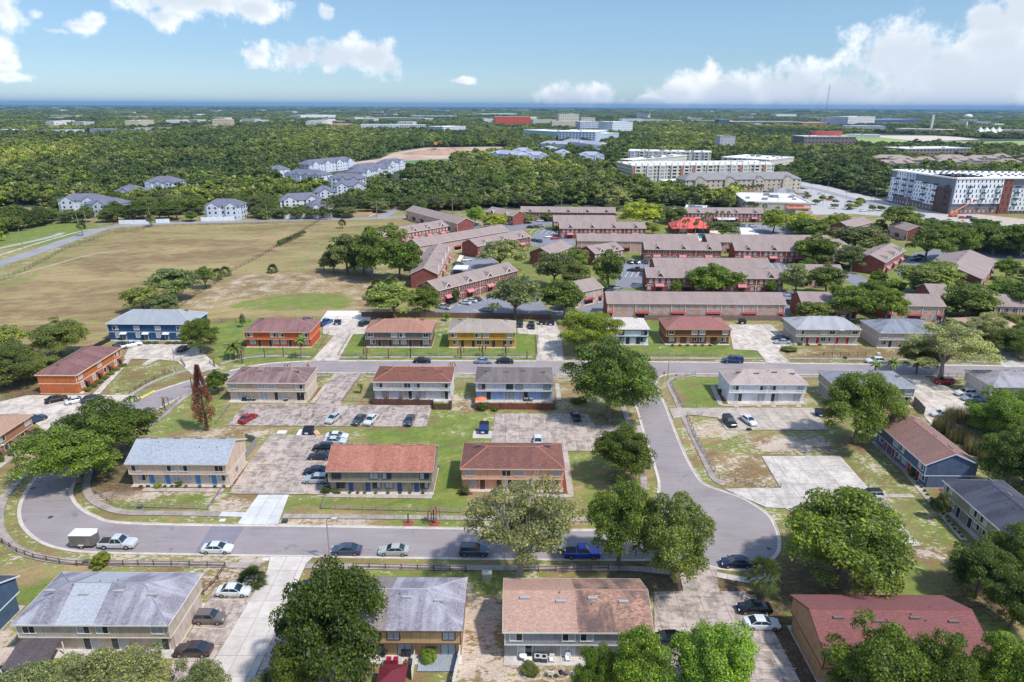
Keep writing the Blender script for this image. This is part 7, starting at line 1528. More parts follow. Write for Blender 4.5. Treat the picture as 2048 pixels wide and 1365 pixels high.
def car(label, px, py, head, kind, col, cat='car', name='parked_car', group=None, rack=False, cap=False, z=0.0, scale=1, xy=None, topc=None):
    x, y = xy or g(px, py, .5); t = thing(name, label, cat, (x, y, z), rad(head), group); t.scale = (scale, scale, scale)
    for n, me in CARP[kind].items():
        if n == 'body':
            o = obj('body', me, t); o.material_slots[0].link = 'OBJECT'; o.material_slots[0].material = paint(col)
        else: obj(me.name.split('.')[0], me, t)
    r = WR[kind]; k = KINDS[kind]
    for sx in (-1, 1):
        for sy in (-1, 1):
            w = obj('wheel', tyre, t, (sx * k['hl'] * .62, sy * (k['hw'] - .11), r)); w.scale = (r, 1, r)
            q = obj('rim', rim, w)
    if cap: MB().poly([(-2.8, -.85, 1.1), (-.85, -.9, 1.1), (-.85, -.75, 1.8), (-2.7, -.72, 1.78)]).poly([(-.85, .9, 1.1), (-2.8, .85, 1.1), (-2.7, .72, 1.78), (-.85, .75, 1.8)]).poly([(-2.7, -.72, 1.78), (-.85, -.75, 1.8), (-.85, .75, 1.8), (-2.7, .72, 1.78)]).poly([(-2.8, .85, 1.1), (-2.8, -.85, 1.1), (-2.7, -.72, 1.78), (-2.7, .72, 1.78)]).build('bed_cap', paint(col), t)
    if topc: MB().box(k['rf'][0], -k['hw'] * .72, k['rz'] + .02, k['rf'][1], k['hw'] * .72, k['rz'] + .08).build('roof_panel', plain(topc), t)
    return t
WH = (232, 234, 236); BK = (16, 17, 20); SI = (172, 178, 182); NV = (26, 36, 58); GY = (78, 80, 86); BU = (30, 60, 120); RD = (170, 22, 36)
CARS = [('silver-white crew cab pickup parked in the street, hitched before the trailer', 236, 1088, 0, 'pickup', (214, 216, 218), 'pickup truck'), ('white sedan parked in the street at the dark tar patch', 435, 1098, 0, 'sedan', WH),
        ('slate blue sedan parked in the street right of the lamp pole', 693, 1101, 180, 'sedan', (70, 80, 104)), ('silver sedan parked in the street right of the slate blue one', 788, 1102, 180, 'sedan', (186, 190, 186)), ('dark SUV parked in the street under the pale mossy tree', 948, 1103, 0, 'suv', (70, 80, 96)),
        ('white van half hidden by the pale mossy tree', 1098, 1092, 0, 'van', WH, 'van'), ('bright blue pickup parked in the street left of the paired oaks', 1164, 1107, 0, 'pickup', (28, 72, 190), 'pickup truck'), ('dark navy sedan at the cul-de-sac beside the fan palm', 1472, 1126, 180, 'sedan', (28, 38, 70)),
        ('white sedan in the first southwest bay beside the palmetto', 468, 1184, 0, 'sedan', WH), ('grey-brown boxy hatchback in the southwest bays', 421, 1238, 0, 'hatch', (120, 108, 104)), ('dark brown sedan nearest the bottom edge in the southwest bays', 387, 1302, 180, 'sedan', (74, 60, 62)),
        ('navy sedan half under the dark oak by the southwest driveway', 618, 1178, 180, 'sedan', (34, 48, 84)), ('black sedan in the upper southeast bay', 1508, 1218, 180, 'sedan', BK), ('white sedan in the lower southeast bay', 1523, 1249, 0, 'sedan', WH), ('black car mostly under the bright lime tree', 1336, 1280, 180, 'sedan', BK),
        ('white off-road wagon with black roof in the cracked lot', 1738, 993, 180, 'suv', WH, 'off-road wagon'), ('bronze-grey sedan next to the white off-road wagon', 1752, 1013, 0, 'sedan', (130, 120, 110)),
        ('bright red coupe at the west end of the middle lot', 496, 838, 68, 'sedan', RD), ('silver sedan in the middle lot nearest the driveway', 667, 838, -108, 'sedan', (196, 198, 196)), ('dark grey sedan in the middle lot, next to a white one', 718, 841, -105, 'sedan', GY), ('white sedan in the middle lot, next to the dark grey one', 742, 841, -104, 'sedan', (222, 226, 226)),
        ('charcoal sedan alone at the east end of the middle lot', 819, 842, -95, 'sedan', (62, 68, 76)), ('white sedan at the top of the centre lot\'s right bays', 674, 874, 0, 'sedan', WH), ('pale silver sedan behind the terracotta roof corner', 670, 884, 0, 'sedan', (206, 212, 216)), ('black hatchback third in the centre lot\'s right bays', 646, 897, 180, 'hatch', BK),
        ('charcoal sedan fourth in the centre lot\'s right bays', 640, 914, 180, 'sedan', (40, 46, 56)), ('navy sedan fifth in the centre lot\'s right bays', 632, 944, 180, 'sedan', NV), ('silver wagon nearest the olive-grey house in the centre lot', 632, 961, 180, 'suv', (180, 186, 190)),
        ('black sedan in the east lot beside the huge dark oak', 1151, 834, 97, 'sedan', BK), ('white car nose-in behind the pink house roof', 1076, 884, -93, 'sedan', WH), ('black sedan parked on the north street before the mustard house', 845, 722, 0, 'sedan', BK), ('pale blue-silver sedan on the north street before the mustard house', 967, 723, 0, 'sedan', (150, 164, 184)),
        ('black sedan on the north street right of the pale silver one', 1010, 723, 0, 'sedan', BK), ('white estate car on the north street under the far lamp pole', 1749, 723, 180, 'suv', WH), ('black SUV in the lot across the side road', 1459, 845, -82, 'suv', BK), ('white convertible in the lot across the side road', 1497, 842, -74, 'sedan', WH),
        ('dark sedan beside the red-doored house', 1560, 677, 180, 'sedan', (40, 38, 42)), ('silver sedan beside the red-doored house', 1564, 685, 180, 'sedan', (176, 180, 182)), ('red boxy off-road car in the far east lot', 1887, 765, 180, 'suv', (160, 36, 42), 'off-road car'), ('white SUV in the far east lot', 1930, 788, 180, 'suv', WH),
        ('silver-blue sedan in the far east lot next to the white SUV', 1944, 798, 180, 'sedan', (160, 172, 184)), ('dark car half hidden by scrub in the far east lot', 1955, 808, 180, 'sedan', (50, 64, 78)), ('white sedan at the near side of the far east lot', 1884, 830, 175, 'sedan', WH),
        ('bright blue pickup behind the orange-red house', 652, 646, 70, 'pickup', (24, 96, 176), 'pickup truck'), ('black SUV at the right of the sandy driveway', 729, 648, 65, 'suv', (34, 36, 44)), ('dark blue car peeking over the orange-red roof', 613, 641, 0, 'sedan', NV), ('white pickup before the blue house', 263, 691, 42, 'pickup', WH, 'pickup truck'),
        ('dark car beside the white pickup at the blue house', 243, 691, 35, 'sedan', (40, 44, 52)), ('car in the shade of the tree before the blue house', 368, 698, 80, 'sedan', (40, 44, 50)), ('black coupe leftmost in the row before the orange house wall', 113, 800, 40, 'sedan', BK), ('white coupe in the row before the orange house wall', 153, 802, 42, 'sedan', WH),
        ('dark slate sedan rightmost in the row before the orange house wall', 184, 799, 45, 'sedan', (34, 44, 54)), ('dark blue minivan behind the tan house corner', 70, 841, 60, 'suv', (44, 60, 88), 'minivan'), ('black truck beside the mustard house', 1063, 652, -88, 'pickup', BK, 'pickup truck'), ('dark SUV beside the mustard house fence', 1040, 650, -92, 'suv', (46, 42, 46)),
        ('dark car behind the steel grey roof on the right', 1890, 648, 160, 'sedan', (46, 42, 44)), ('dark SUV on the side street at the right edge', 1978, 688, 30, 'suv', (60, 62, 66)), ('dark car in the bottom left corner beside the lean-to', 8, 1352, 30, 'sedan', (30, 44, 48))]
for a in CARS: car(a[0], a[1], a[2], a[3], a[4], a[5], a[6] if len(a) > 6 else 'car', 'parked_car' if len(a) < 7 else a[6].replace(' ', '_').replace('-', '_'), z=.12 if a[2] > 760 and not 1080 < a[2] < 1130 else .03, topc=(30, 30, 32) if 'black roof' in a[0] else None)
car('dark blue pickup with capped bed on the north street', 1465, 722, 180, 'pickup', (26, 50, 100), 'pickup truck', 'pickup_truck', cap=True)
far = [(636 + 0, 0)]
CP = 'cars in the parking bays of the brick apartment complex'
CC = [WH, SI, BK, GY, NV, (120, 130, 150), (210, 212, 214), (60, 90, 140)]
PC = [(887, 615, 150, 'white pickup at the left end of the south car park', 'pickup', WH), (930, 606, 150, 'white sedan left in the row of three under the awnings', 'sedan', WH), (942, 602, 150, 'silver-white sedan middle in the row of three under the awnings', 'sedan', (214, 216, 218)), (951, 599, 150, 'charcoal sedan right in the row of three under the awnings', 'sedan', GY), (972, 620, 150, 'silver-blue sedan facing the olive oak', 'sedan', (150, 164, 178)),
      (916, 528, 20, 'blue car first in the tight row beside the end-on block', 'sedan', NV), (918, 533, 20, 'slate car second in the tight row beside the end-on block', 'sedan', GY), (915, 538, 20, 'blue car third in the tight row beside the end-on block', 'sedan', BU), (913, 543, 20, 'silver-blue car last in the tight row beside the end-on block', 'sedan', (130, 150, 190)), (934, 520, 30, 'white sedan above the tight row of cars', 'sedan', WH),
      (1061, 455, 0, 'black car on the left of the north court', 'sedan', BK), (1072, 454, 0, 'charcoal car middle of the north court', 'sedan', GY), (1081, 452, 0, 'silver car right of the north court', 'sedan', SI), (1080, 442, 0, 'white car at the top of the north court', 'suv', WH), (1101, 442, 0, 'black SUV at the top of the north court', 'suv', BK),
      (1097, 474, 20, 'white sedan beside the red one in the inner court', 'sedan', WH), (1110, 477, 20, 'bright red sedan in the inner court', 'sedan', RD), (1068, 481, 120, 'navy car in the inner court', 'sedan', NV), (1078, 483, 120, 'dark SUV in the inner court', 'suv', GY),
      (1260, 525, 100, 'black car left in the middle car park', 'sedan', BK), (1273, 525, 100, 'black car second in the middle car park', 'sedan', BK), (1290, 525, 100, 'dark SUV right in the middle car park', 'suv', GY), (1265, 541, 150, 'navy sedan at the centre of the middle car park', 'sedan', NV), (1275, 540, 150, 'brown pickup at the centre of the middle car park', 'pickup', (90, 76, 70)),
      (1224, 577, 40, 'black SUV beside the dark round oak', 'suv', BK), (1234, 576, 30, 'silver car beside the dark round oak', 'sedan', SI), (1218, 580, 40, 'dark car half under the dark round oak', 'sedan', GY), (1574, 590, 160, 'white SUV right of the longest block', 'suv', WH), (1590, 588, 160, 'dark SUV right of the longest block', 'suv', BK), (1578, 605, 100, 'dark sedan at the end of the longest block', 'sedan', BK),
      (1505, 453, 10, 'silver SUV beside the tennis court', 'suv', SI), (1487, 452, 80, 'blue-grey car beside the tennis court', 'sedan', (120, 140, 160)), (1477, 452, 80, 'pale car beside the tennis court', 'sedan', SI), (1832, 520, 170, 'black SUV in the shaded car park', 'suv', BK), (1838, 513, 170, 'grey car in the shaded car park', 'sedan', GY), (1810, 537, 20, 'white car under the oak of the shaded car park', 'sedan', WH), (1800, 540, 20, 'silver car under the oak of the shaded car park', 'sedan', SI),
      (1673, 530, 10, 'dark truck beside the second row\'s right gable', 'pickup', BK), (1682, 535, 10, 'black SUV beside the second row\'s right gable', 'suv', BK), (720, 515, 30, 'dark car in the clearing of the dark clump', 'sedan', BK), (728, 519, 30, 'silver car in the clearing of the dark clump', 'sedan', SI), (1310, 520, 60, 'black SUV at the three-dormer block corner', 'suv', BK),
      (975, 449, 30, 'blue car in the north lane under the yellow maple', 'sedan', BU), (955, 450, 30, 'silver car in the north lane under the lime maple', 'sedan', SI), (905, 604, 60, 'black car partly hidden beside the awning corner', 'sedan', BK)]
for (px, py, h, lab, k, c) in PC: car(lab, px, py, h, k, c, 'car', 'parked_car', CP, z=.03)
for i in range(26):
    ln = [(1745, 414, -20), (1640, 388, -20), (1700, 404, -20), (1590, 372, -20), (1875, 442, -22), (1890, 444, -22), (1868, 440, -22), (1576, 384, 0), (1600, 388, 0), (1618, 392, 0), (1650, 398, 0), (1660, 400, 0), (1672, 403, 0), (1725, 422, 0), (1700, 418, 10), (1940, 436, 0), (1950, 438, 0), (1925, 436, 0), (2000, 462, -10), (2020, 466, -10), (2040, 470, -10), (1970, 455, -20), (1216, 262, 80), (1200, 290, 80), (1195, 300, 80), (1208, 276, 80)][i]
    cn = ['black', 'white', 'grey', 'blue', 'silver', 'red'][i % 6]
    car(f'{cn} car far off on the highway or its car parks', ln[0], ln[1], ln[2], 'sedan' if i % 3 else 'suv', {'black': BK, 'white': WH, 'grey': GY, 'blue': BU, 'silver': SI, 'red': RD}[cn], 'car', 'distant_car', 'distant cars by the highway', z=.04)
def trailer():
    x, y = g(172, 1082, .8); t = thing('cargo_trailer', 'grey enclosed cargo trailer with white roof parked behind the silver-white pickup', 'trailer', (x, y, 0), 0)
    MB().box(-2.0, -1.0, .5, 1.6, 1.0, 2.35).poly([(1.6, -1, .5), (2.05, 0, .5), (2.05, 0, 2.35), (1.6, -1, 2.35)]).poly([(2.05, 0, .5), (1.6, 1, .5), (1.6, 1, 2.35), (2.05, 0, 2.35)]).build('body', plain((128, 124, 120), .45, .12, 1, .4), t)
    MB().box(-2.03, -1.03, 2.35, 1.62, 1.03, 2.42).prism([(1.6, -1.0), (2.08, 0), (1.6, 1.0)], 2.35, 2.42).build('roof', plain((226, 228, 230), .5, .08), t)
    MB().box(.6, -1.03, .6, 1.35, -1.0, 2.1).build('side_door', plain((142, 138, 134), .45, .1, 1, .4), t); MB().tube((2.0, 0, .5), (3.1, 0, .5), .06, .06, 6).build('tow_bar', BLACK, t)
    for s_ in (-1, 1):
        w = obj('wheel', tyre, t, (-.2, s_ * 1.02, .34)); w.scale = (.34, 1, .34); obj('rim', rim, w); MB().box(-.62, s_ * 1.0, .66, .22, s_ * 1.25, .74).build('mudguard', plain((200, 200, 200), .4), t)
trailer()
# ================================================================= FENCES, POLES, SMALL THINGS
def railfence(label, pts, gap=2.4, h=1.0, col=None, rails=2, name='rail_fence'):
    p = P2(pts); t = thing(name, label, 'fence', (p[0][0], p[0][1], 0)); ox, oy = p[0]; m_ = col or WOOD; first = True; last = None
    for a, b_ in zip(p, p[1:]):
        L_ = math.dist(a, b_); n = max(1, round(L_ / gap))
        for k in range(n + 1):
            if k == 0 and not first: continue
            x = a[0] + (b_[0] - a[0]) * k / n - ox; y = a[1] + (b_[1] - a[1]) * k / n - oy; lean = R.uniform(-.05, .05)
            MB().tube((x, y, 0), (x + lean, y + lean * .5, h), .085, .075, 5).build('post', m_, t)
            if last is not None:
                for q in range(rails):
                    z = h * (.85 - .42 * q); MB().tube((last[0], last[1], z + R.uniform(-.05, .05)), (x, y, z + R.uniform(-.05, .05)), .055, .05, 5).build('rail', m_, t)
            last = (x, y)
        first = False
GYW = plain((150, 142, 134), .9, .3, 4)
RF = [('low brown rail fence curving along the southwest sidewalk', [(-20, 1078), (5, 1087), (34, 1106), (68, 1118), (120, 1128), (154, 1132), (308, 1132), (451, 1135), (436, 1160), (407, 1190)], WOODD), ('dark rail fence along the south sidewalk left of the transformer', [(700, 1160), (707, 1137), (932, 1143)], WOODD), ('dark rail fence along the south sidewalk left of the paired oaks', [(1042, 1145), (1216, 1140)], WOODD),
      ('weathered rail fence in front of the cream house lawn', [(260, 1016), (417, 1020), (446, 977)], GYW), ('short weathered rail fence beside the inner curve', [(191, 987), (226, 1010)], GYW), ('weathered rail fence in front of the terracotta house', [(652, 997), (644, 1019), (808, 1023), (921, 1027)], GYW),
      ('weathered rail fence at the west end of the middle lot', [(460, 812), (433, 848)], GYW), ('weathered rail fence along the east side of the middle driveway', [(723, 752), (692, 795), (686, 803), (742, 805)], GYW), ('short rail fence at the top of the middle driveway', [(655, 752), (632, 752)], GYW),
      ('long rail fence along the lawns of the mauve and mustard houses', [(700, 672), (677, 712), (867, 712), (1075, 713), (1072, 672)], GYW), ('rail fence before the white and brown houses', [(1242, 710), (1300, 711), (1440, 712)], GYW), ('short rail fence before the brown house driveway', [(1452, 711), (1476, 711)], GYW), ('rail fence before the red-doored house', [(1647, 711), (1731, 712)], WOODD),
      ('rail fence round the lawn of the orange-red house', [(445, 722), (500, 714), (554, 709), (628, 712), (658, 668)], GYW), ('rail fence round the lawn of the end-on orange house', [(235, 786), (260, 788), (292, 768), (309, 759), (330, 750), (371, 735), (362, 722)], WOODD), ('rail fence along the inner curve near the dead conifer', [(312, 845), (334, 823), (362, 797), (395, 778)], GYW),
      ('rail fence round the corner lawn of the bright white house', [(1391, 750), (1355, 757), (1342, 768), (1366, 815), (1393, 816)], GYW), ('rail fence along the side road sidewalk by the cracked lot', [(1404, 832), (1375, 834), (1391, 874), (1420, 929), (1439, 958), (1504, 973), (1561, 977)], GYW), ('short rail fence on the lawn below the round oak', [(1673, 877), (1686, 895)], GYW),
      ('rail fence before the far east lot', [(1860, 752), (1950, 755)], GYW), ('short rail fence under the huge dark oak', [(1218, 846), (1246, 846)], GYW), ('rail fence beside the tan house on the left', [(-10, 985), (17, 978), (40, 955), (75, 918)], GYW), ('rail fence beyond the pink house lawn', [(1142, 1028), (1190, 1028)], WOODD), ('rail fence east of the huge oak by the north lot', [(664, 1000), (664, 1000 + 1)], GYW),
      ('short rail fence beside the walk of the blue house tree', [(428, 722), (430, 735), (420, 728)], WOODD), ('rail fence behind the blue-white house on the verge', [(950, 752), (1110, 754)], GYW), ('rail fence behind the white house on the verge', [(735, 750), (905, 752)], GYW)]
for lab, pts, c in RF:
    if len(pts) == 2 and math.dist(pts[0], pts[1]) < 2: continue
    railfence(lab, pts, 2.5, 1.0, c)
def board(label, pts, h, col, wd=.3, name='board_fence', maxn=290):
    p = P2(pts); t = thing(name, label, 'fence', (p[0][0], p[0][1], 0)); ox, oy = p[0]; cnt = 0; tot = sum(math.dist(a, b_) for a, b_ in zip(p, p[1:])); wd = max(wd, tot / maxn)
    ms = {}
    for a, b_ in zip(p, p[1:]):
        L_ = math.dist(a, b_); n = int(L_ / wd); an = math.atan2(b_[1] - a[1], b_[0] - a[0])
        for k in range(n):
            hh = h + R.choice((-.06, 0, .05)); key = round(hh, 2)
            if key not in ms: ms[key] = MB().box(-wd * .47, -.02, 0, wd * .47, .02, hh).mesh('board', col)
            f = (k + .5) / n; o = obj('board', ms[key], t, (a[0] + (b_[0] - a[0]) * f - ox, a[1] + (b_[1] - a[1]) * f - oy, 0)); o.rotation_euler = (R.uniform(-.02, .02), 0, an)
BF = plain((122, 88, 72), .9, .35, 2); BG = plain((134, 126, 120), .9, .3, 2)
board('long brown board fence behind the mauve and mustard houses', [(723, 634), (1000, 637), (1102, 640)], 1.8, BF, .35); board('long weathered board fence in front of the longest brick block', [(1288, 641), (1573, 642)], 1.8, plain((140, 118, 106), .9, .3, 2), .35); board('board fence in front of the porch block', [(1780, 641), (1893, 642)], 1.8, BG, .35)
board('brown picket fence enclosing the white house patios', [(744, 800), (744, 810), (867, 812), (867, 820), (903, 820), (904, 803)], 1.6, plain((96, 62, 52), .9, .3, 2), .22); board('brown board fence enclosing the blue-white house patios', [(950, 800), (950, 819), (1110, 820), (1110, 802)], 1.6, plain((120, 66, 52), .9, .3, 2), .22)
board('grey board fence behind the cream house', [(489, 921), (515, 890), (492, 882)], 1.8, plain((150, 146, 142), .9, .3, 2), .25); board('grey board fence beside the taupe house', [(1826, 806), (1848, 830)], 1.9, BG, .25); board('brown board fence strip at the foot of the southwest oak', [(612, 1345), (630, 1300)], 1.6, plain((92, 70, 58), .9, .3, 2), .2)
board('white vinyl fence on the left of the grey deck', [(824, 1362), (830, 1322)], 1.8, WHITE, .2); board('white vinyl fence on the right of the grey deck', [(905, 1385), (925, 1292)], 1.8, WHITE, .2)
board('black picket fence behind the end-on orange house', [(185, 700), (222, 682)], 1.3, plain((44, 46, 44), .6), .3)
def wirefence(label, pts, h=1.6, gap=4.0, col=None):
    p = P2(pts); t = thing('wire_fence', label, 'fence', (p[0][0], p[0][1], 0)); ox, oy = p[0]; m_ = col or plain((52, 54, 56), .6); rl = MB(); n_ = 0
    for a, b_ in zip(p, p[1:]):
        L_ = math.dist(a, b_); n = max(1, int(L_ / gap)); q = [(a[0] + (b_[0] - a[0]) * k / n - ox, a[1] + (b_[1] - a[1]) * k / n - oy) for k in range(n + 1)]
        for x, y in q[:-1]: MB().tube((x, y, 0), (x, y, h), .06, .06, 4).build('post', m_, t); n_ += 1
        for k in range(4): rl.tube((q[0][0], q[0][1], h * (k + 1) / 4.1), (q[-1][0], q[-1][1], h * (k + 1) / 4.1), .025, .025, 4)
        s_ = int(L_ / .5)
        for k in range(s_): x = a[0] + (b_[0] - a[0]) * k / s_ - ox; y = a[1] + (b_[1] - a[1]) * k / s_ - oy; rl.tube((x, y, .1), (x, y, h), .012, .012, 3, cap=False)
    o = rl.build('wire_mesh', m_, t); o['kind'] = 'stuff'
wirefence('black wire fence between the county road and the dry field', [(-40, 582), (60, 538), (130, 500), (205, 474), (300, 456), (400, 452), (560, 446), (640, 442)]); wirefence('wire fence crossing the dry field down to the field-path oaks', [(640, 442), (600, 466), (520, 515), (455, 548), (430, 570), (390, 592), (345, 626)]); wirefence('wire fence behind the orange-red house', [(415, 646), (500, 645), (600, 640), (700, 640)], 1.3)
def pole(label, px, py, h, arm=1, lean=0.):
    x, y = g(px, py); t = thing('utility_pole', label, 'utility pole', (x, y, 0), 0); MB().tube((0, 0, 0), (lean, 0, h), .22, .15, 8).build('pole', plain((150, 136, 122), .9), t)
    for k in range(arm): MB().box(lean - 1.5, -.08, h - .7 - k, lean + 1.5, .08, h - .5 - k).build('crossarm', plain((130, 116, 104), .9), t)
    return (x + lean, y, h)
PP = [pole('leaning utility pole at the bend of the county road', 162, 463, 10, 0, -1.2), pole('utility pole with two crossarms behind the road bend', 177, 460, 11, 2, -.8), pole('tall utility pole near the white wall', 304, 453, 11, 1, -.5), pole('utility pole behind the dry field, centre left', 536, 447, 11, 1), pole('utility pole beside the residential street', 754, 437, 11, 1), pole('utility pole in front of the oak wood', 905, 428, 11, 1), pole('utility pole above the northern block', 1122, 425, 10, 1), pole('utility pole left of the drugstore', 1378, 425, 10, 1), pole('utility pole behind the drugstore roof', 1553, 424, 10, 1)]
w_ = MB()
for a, b_ in zip(PP[1:], PP[2:]):
    for dz, dx in ((0, -1.2), (0, 1.2), (-1.6, 0)):
        pr = [(a[0] + (b_[0] - a[0]) * q / 6 + dx, a[1] + (b_[1] - a[1]) * q / 6 + dx * .3, a[2] - .4 + dz + (b_[2] - a[2]) * q / 6 - 4 * 1.2 * (q / 6) * (1 - q / 6)) for q in range(7)]; w_.path(pr, [.05] * 7, 4)
t = thing('power_lines', 'power lines strung between the poles along the county road', 'power line'); o = w_.build('wires', plain((90, 90, 92), .6), t); o['kind'] = 'stuff'
pole('utility pole on the farm track at the far left', 47, 496, 9, 0, -.6)
def lamp(label, px, py, h, dx, col=None):
    x, y = g(px, py); t = thing('street_lamp', label, 'street lamp', (x, y, 0), 0); m_ = col or plain((170, 160, 148), .7)
    MB().tube((0, 0, 0), (0, 0, h), .14, .09, 8).build('pole', m_, t); MB().path([(0, 0, h - .2), (dx * .5, -.1, h + .35), (dx, -.1, h + .3)], [.05, .05, .05], 6).build('arm', METAL, t); MB().box(dx - .1, -.25, h + .2, dx + (.7 if dx > 0 else -.7), .1, h + .36).build('lamp_head', plain((206, 208, 208), .4), t)
lamp('street lamp on the south verge between the two parked sedans', 661, 1124, 7.6, .9); lamp('street lamp at the corner of the side road', 1335, 760, 8.6, -2.2); lamp('street lamp before the red-doored house on the right', 1664, 718, 8.2, 1.4); lamp('lamp post leaning by the end-on orange house lawn', 353, 748, 7.0, -.2); lamp('lamp post beside the tan house at the left edge', 42, 970, 8.0, -1.0); lamp('lamp pole on the lawn between mauve and mustard houses', 877, 712, 6.0, .3); lamp('lamp pole in the south car park of the complex', 975, 612, 8, -1.2); lamp('lamp pole beside the middle car park', 1286, 545, 8, -1.2)
for i, (px, py) in enumerate([(1620, 395), (1645, 412), (1668, 420), (1690, 410), (1738, 425), (1750, 405), (1810, 425), (1655, 385), (1600, 380)]): lamp('tall thin lamp pole standing by the highway', px, py, 10, 1.2); THINGS[-1]['group'] = 'lamp poles along the highway'
x, y = g(1327, 764); t = thing('stop_sign', 'red stop sign at the mouth of the side road', 'stop sign', (x, y, 0)); MB().tube((0, 0, 0), (0, 0, 2.6), .04, .04, 6).build('post', METAL, t)
MB().prism([(.38 * math.cos(a * math.pi / 4 + math.pi / 8), .38 * math.sin(a * math.pi / 4 + math.pi / 8)) for a in range(8)], 0, .03).build('plate', plain((186, 24, 34), .4), t, (0, -.05, 2.5)).rotation_euler = (math.pi / 2, 0, 0); lettering('STOP', (0, -.12, 2.5), .25, WHITE, 0, t)
def dumpster(label, px, py, rz=0, open_=False, col=(34, 58, 110)):
    x, y = g(px, py); t = thing('dumpster', label, 'dumpster', (x, y, .05), rz); mb = MB(); mb.poly([(-.95, -.8, 0), (.95, -.8, 0), (1.05, -1.0, 1.15), (-1.05, -1.0, 1.15)]).poly([(.95, .8, 0), (-.95, .8, 0), (-1.05, .85, 1.5), (1.05, .85, 1.5)]).poly([(.95, -.8, 0), (.95, .8, 0), (1.05, .85, 1.5), (1.05, -1., 1.15)]).poly([(-.95, .8, 0), (-.95, -.8, 0), (-1.05, -1., 1.15), (-1.05, .85, 1.5)]).poly([(-1.05, -1, 1.15), (1.05, -1, 1.15), (1.05, .85, 1.5), (-1.05, .85, 1.5)])
    mb.build('bin', plain(col, .5, .2), t); MB().box(-1.07, -1.08, .85, 1.07, -.98, .95).box(-1.1, -.2, .55, -.98, .4, .75).box(.98, -.2, .55, 1.1, .4, .75).build('rib', plain(col, .5), t)
    if open_: MB().poly([(-1.05, .85, 1.5), (1.05, .85, 1.5), (1.05, 1.3, 2.2), (-1.05, 1.3, 2.2)]).build('lid', BLACK, t)
    else: MB().poly([(-1.06, -1.02, 1.19), (0, -1.02, 1.19), (0, .86, 1.54), (-1.06, .86, 1.54)]).poly([(.02, -1.02, 1.19), (1.06, -1.02, 1.19), (1.06, .86, 1.54), (.02, .86, 1.54)]).build('lid', BLACK, t)
    MB().box(-.6, -1.02, .35, .1, -.93, .75).build('sticker', WHITE, t)
dumpster('blue dumpster with leaning boards at the foot of the middle lot', 618, 868); dumpster('blue dumpster with raised lid beside the east lot', 968, 866, 0, True); dumpster('blue dumpster behind the sandy driveway', 676, 650, .1, col=(50, 90, 130)); dumpster('dark blue dumpster right at the mustard house fence', 1102, 651); dumpster('dark bin left at the mustard house fence', 1084, 650, col=(60, 56, 54)); dumpster('blue dumpster at the head of the northeast lot', 1484, 648, col=(30, 44, 60)); dumpster('blue dumpster tucked behind the round oak', 1640, 832)
x, y = g(968, 872); struct('dumpster_pad', MB().prism([(x - 2.4, y - 1.2), (x + 2.4, y - 1.2), (x + 2.4, y + 2.2), (x - 2.4, y + 2.2)], 0, .045), CONC)
def prop(name, label, cat, px, py, parts, rz=0, z=0, group=None):
    x, y = g(px, py); t = thing(name, label, cat, (x, y, z), rz, group)
    for nm, mb, mt in parts: mb.build(nm, mt, t)
    return t
prop('mattress', 'white mattress lying left of the blue dumpster', 'mattress', 564, 866, [('mattress', MB().box(-.95, -.7, 0, .95, .7, .22), WHITE)]); prop('discarded_board', 'white board leaning on the left of the blue dumpster', 'board', 602, 869, [('board', MB().poly([(-.9, -.5, .05), (.3, -.7, .05), (.8, .5, .9), (-.4, .6, .9)]).poly([(-.9, -.5, .0), (-.4, .6, .85), (.8, .5, .85), (.3, -.7, .0)]), WHITE)])
prop('discarded_door', 'tan door leaning on the right of the blue dumpster', 'board', 632, 868, [('board', MB().poly([(-.4, -.5, .7), (.3, -.8, .0), (.9, .1, .0), (.1, .6, .75)]).poly([(-.4, -.5, .65), (.1, .6, .7), (.9, .1, -.05), (.3, -.8, -.05)]), plain((196, 156, 110)))])
prop('transformer_box', 'pale green transformer box on the grass left of the salmon roof', 'utility box', 974, 1157, [('box', MB().box(-.7, -.55, 0, .7, .55, 1.0), plain((168, 180, 160), .6)), ('lid', MB().box(-.75, -.6, 1.0, .75, .6, 1.08), plain((190, 198, 178), .6))])
prop('fire_hydrant', 'orange hydrant next to the green transformer box', 'hydrant', 964, 1156, [('barrel', MB().tube((0, 0, 0), (0, 0, .7), .17, .15, 8).tube((0, 0, .7), (0, 0, .9), .2, .06, 8), plain((222, 92, 46), .5)), ('nozzle', MB().tube((-.28, 0, .5), (.28, 0, .5), .08, .08, 6), plain((222, 92, 46), .5))])
for i, (px, py, c_, lb) in enumerate([(174, 1126, (84, 96, 90), 'dark green utility box by the southwest sidewalk'), (281, 1017, (60, 84, 84), 'dark green utility box in front of the cream house fence'), (532, 1119, (214, 208, 196), 'white meter lid on the verge by the southwest driveway'), (445, 1041, (226, 222, 216), 'white meter lid on the verge by the centre driveway'), (570, 1045, (50, 66, 66), 'dark drain grate right of the centre driveway'), (1400, 858, (206, 196, 176), 'tan meter lid on the sandy strip'), (1498, 861, (40, 44, 44), 'dark drain box below the white convertible'), (1757, 709, (210, 216, 204), 'pale green utility box before the steel grey roof house')]):
    prop('utility_box', lb, 'utility box', px, py, [('box', MB().box(-.45, -.35, 0, .45, .35, .45 if 'lid' not in lb else .06), plain(c_)), ('rim', MB().box(-.5, -.4, 0, .5, .4, .05), CONC)])
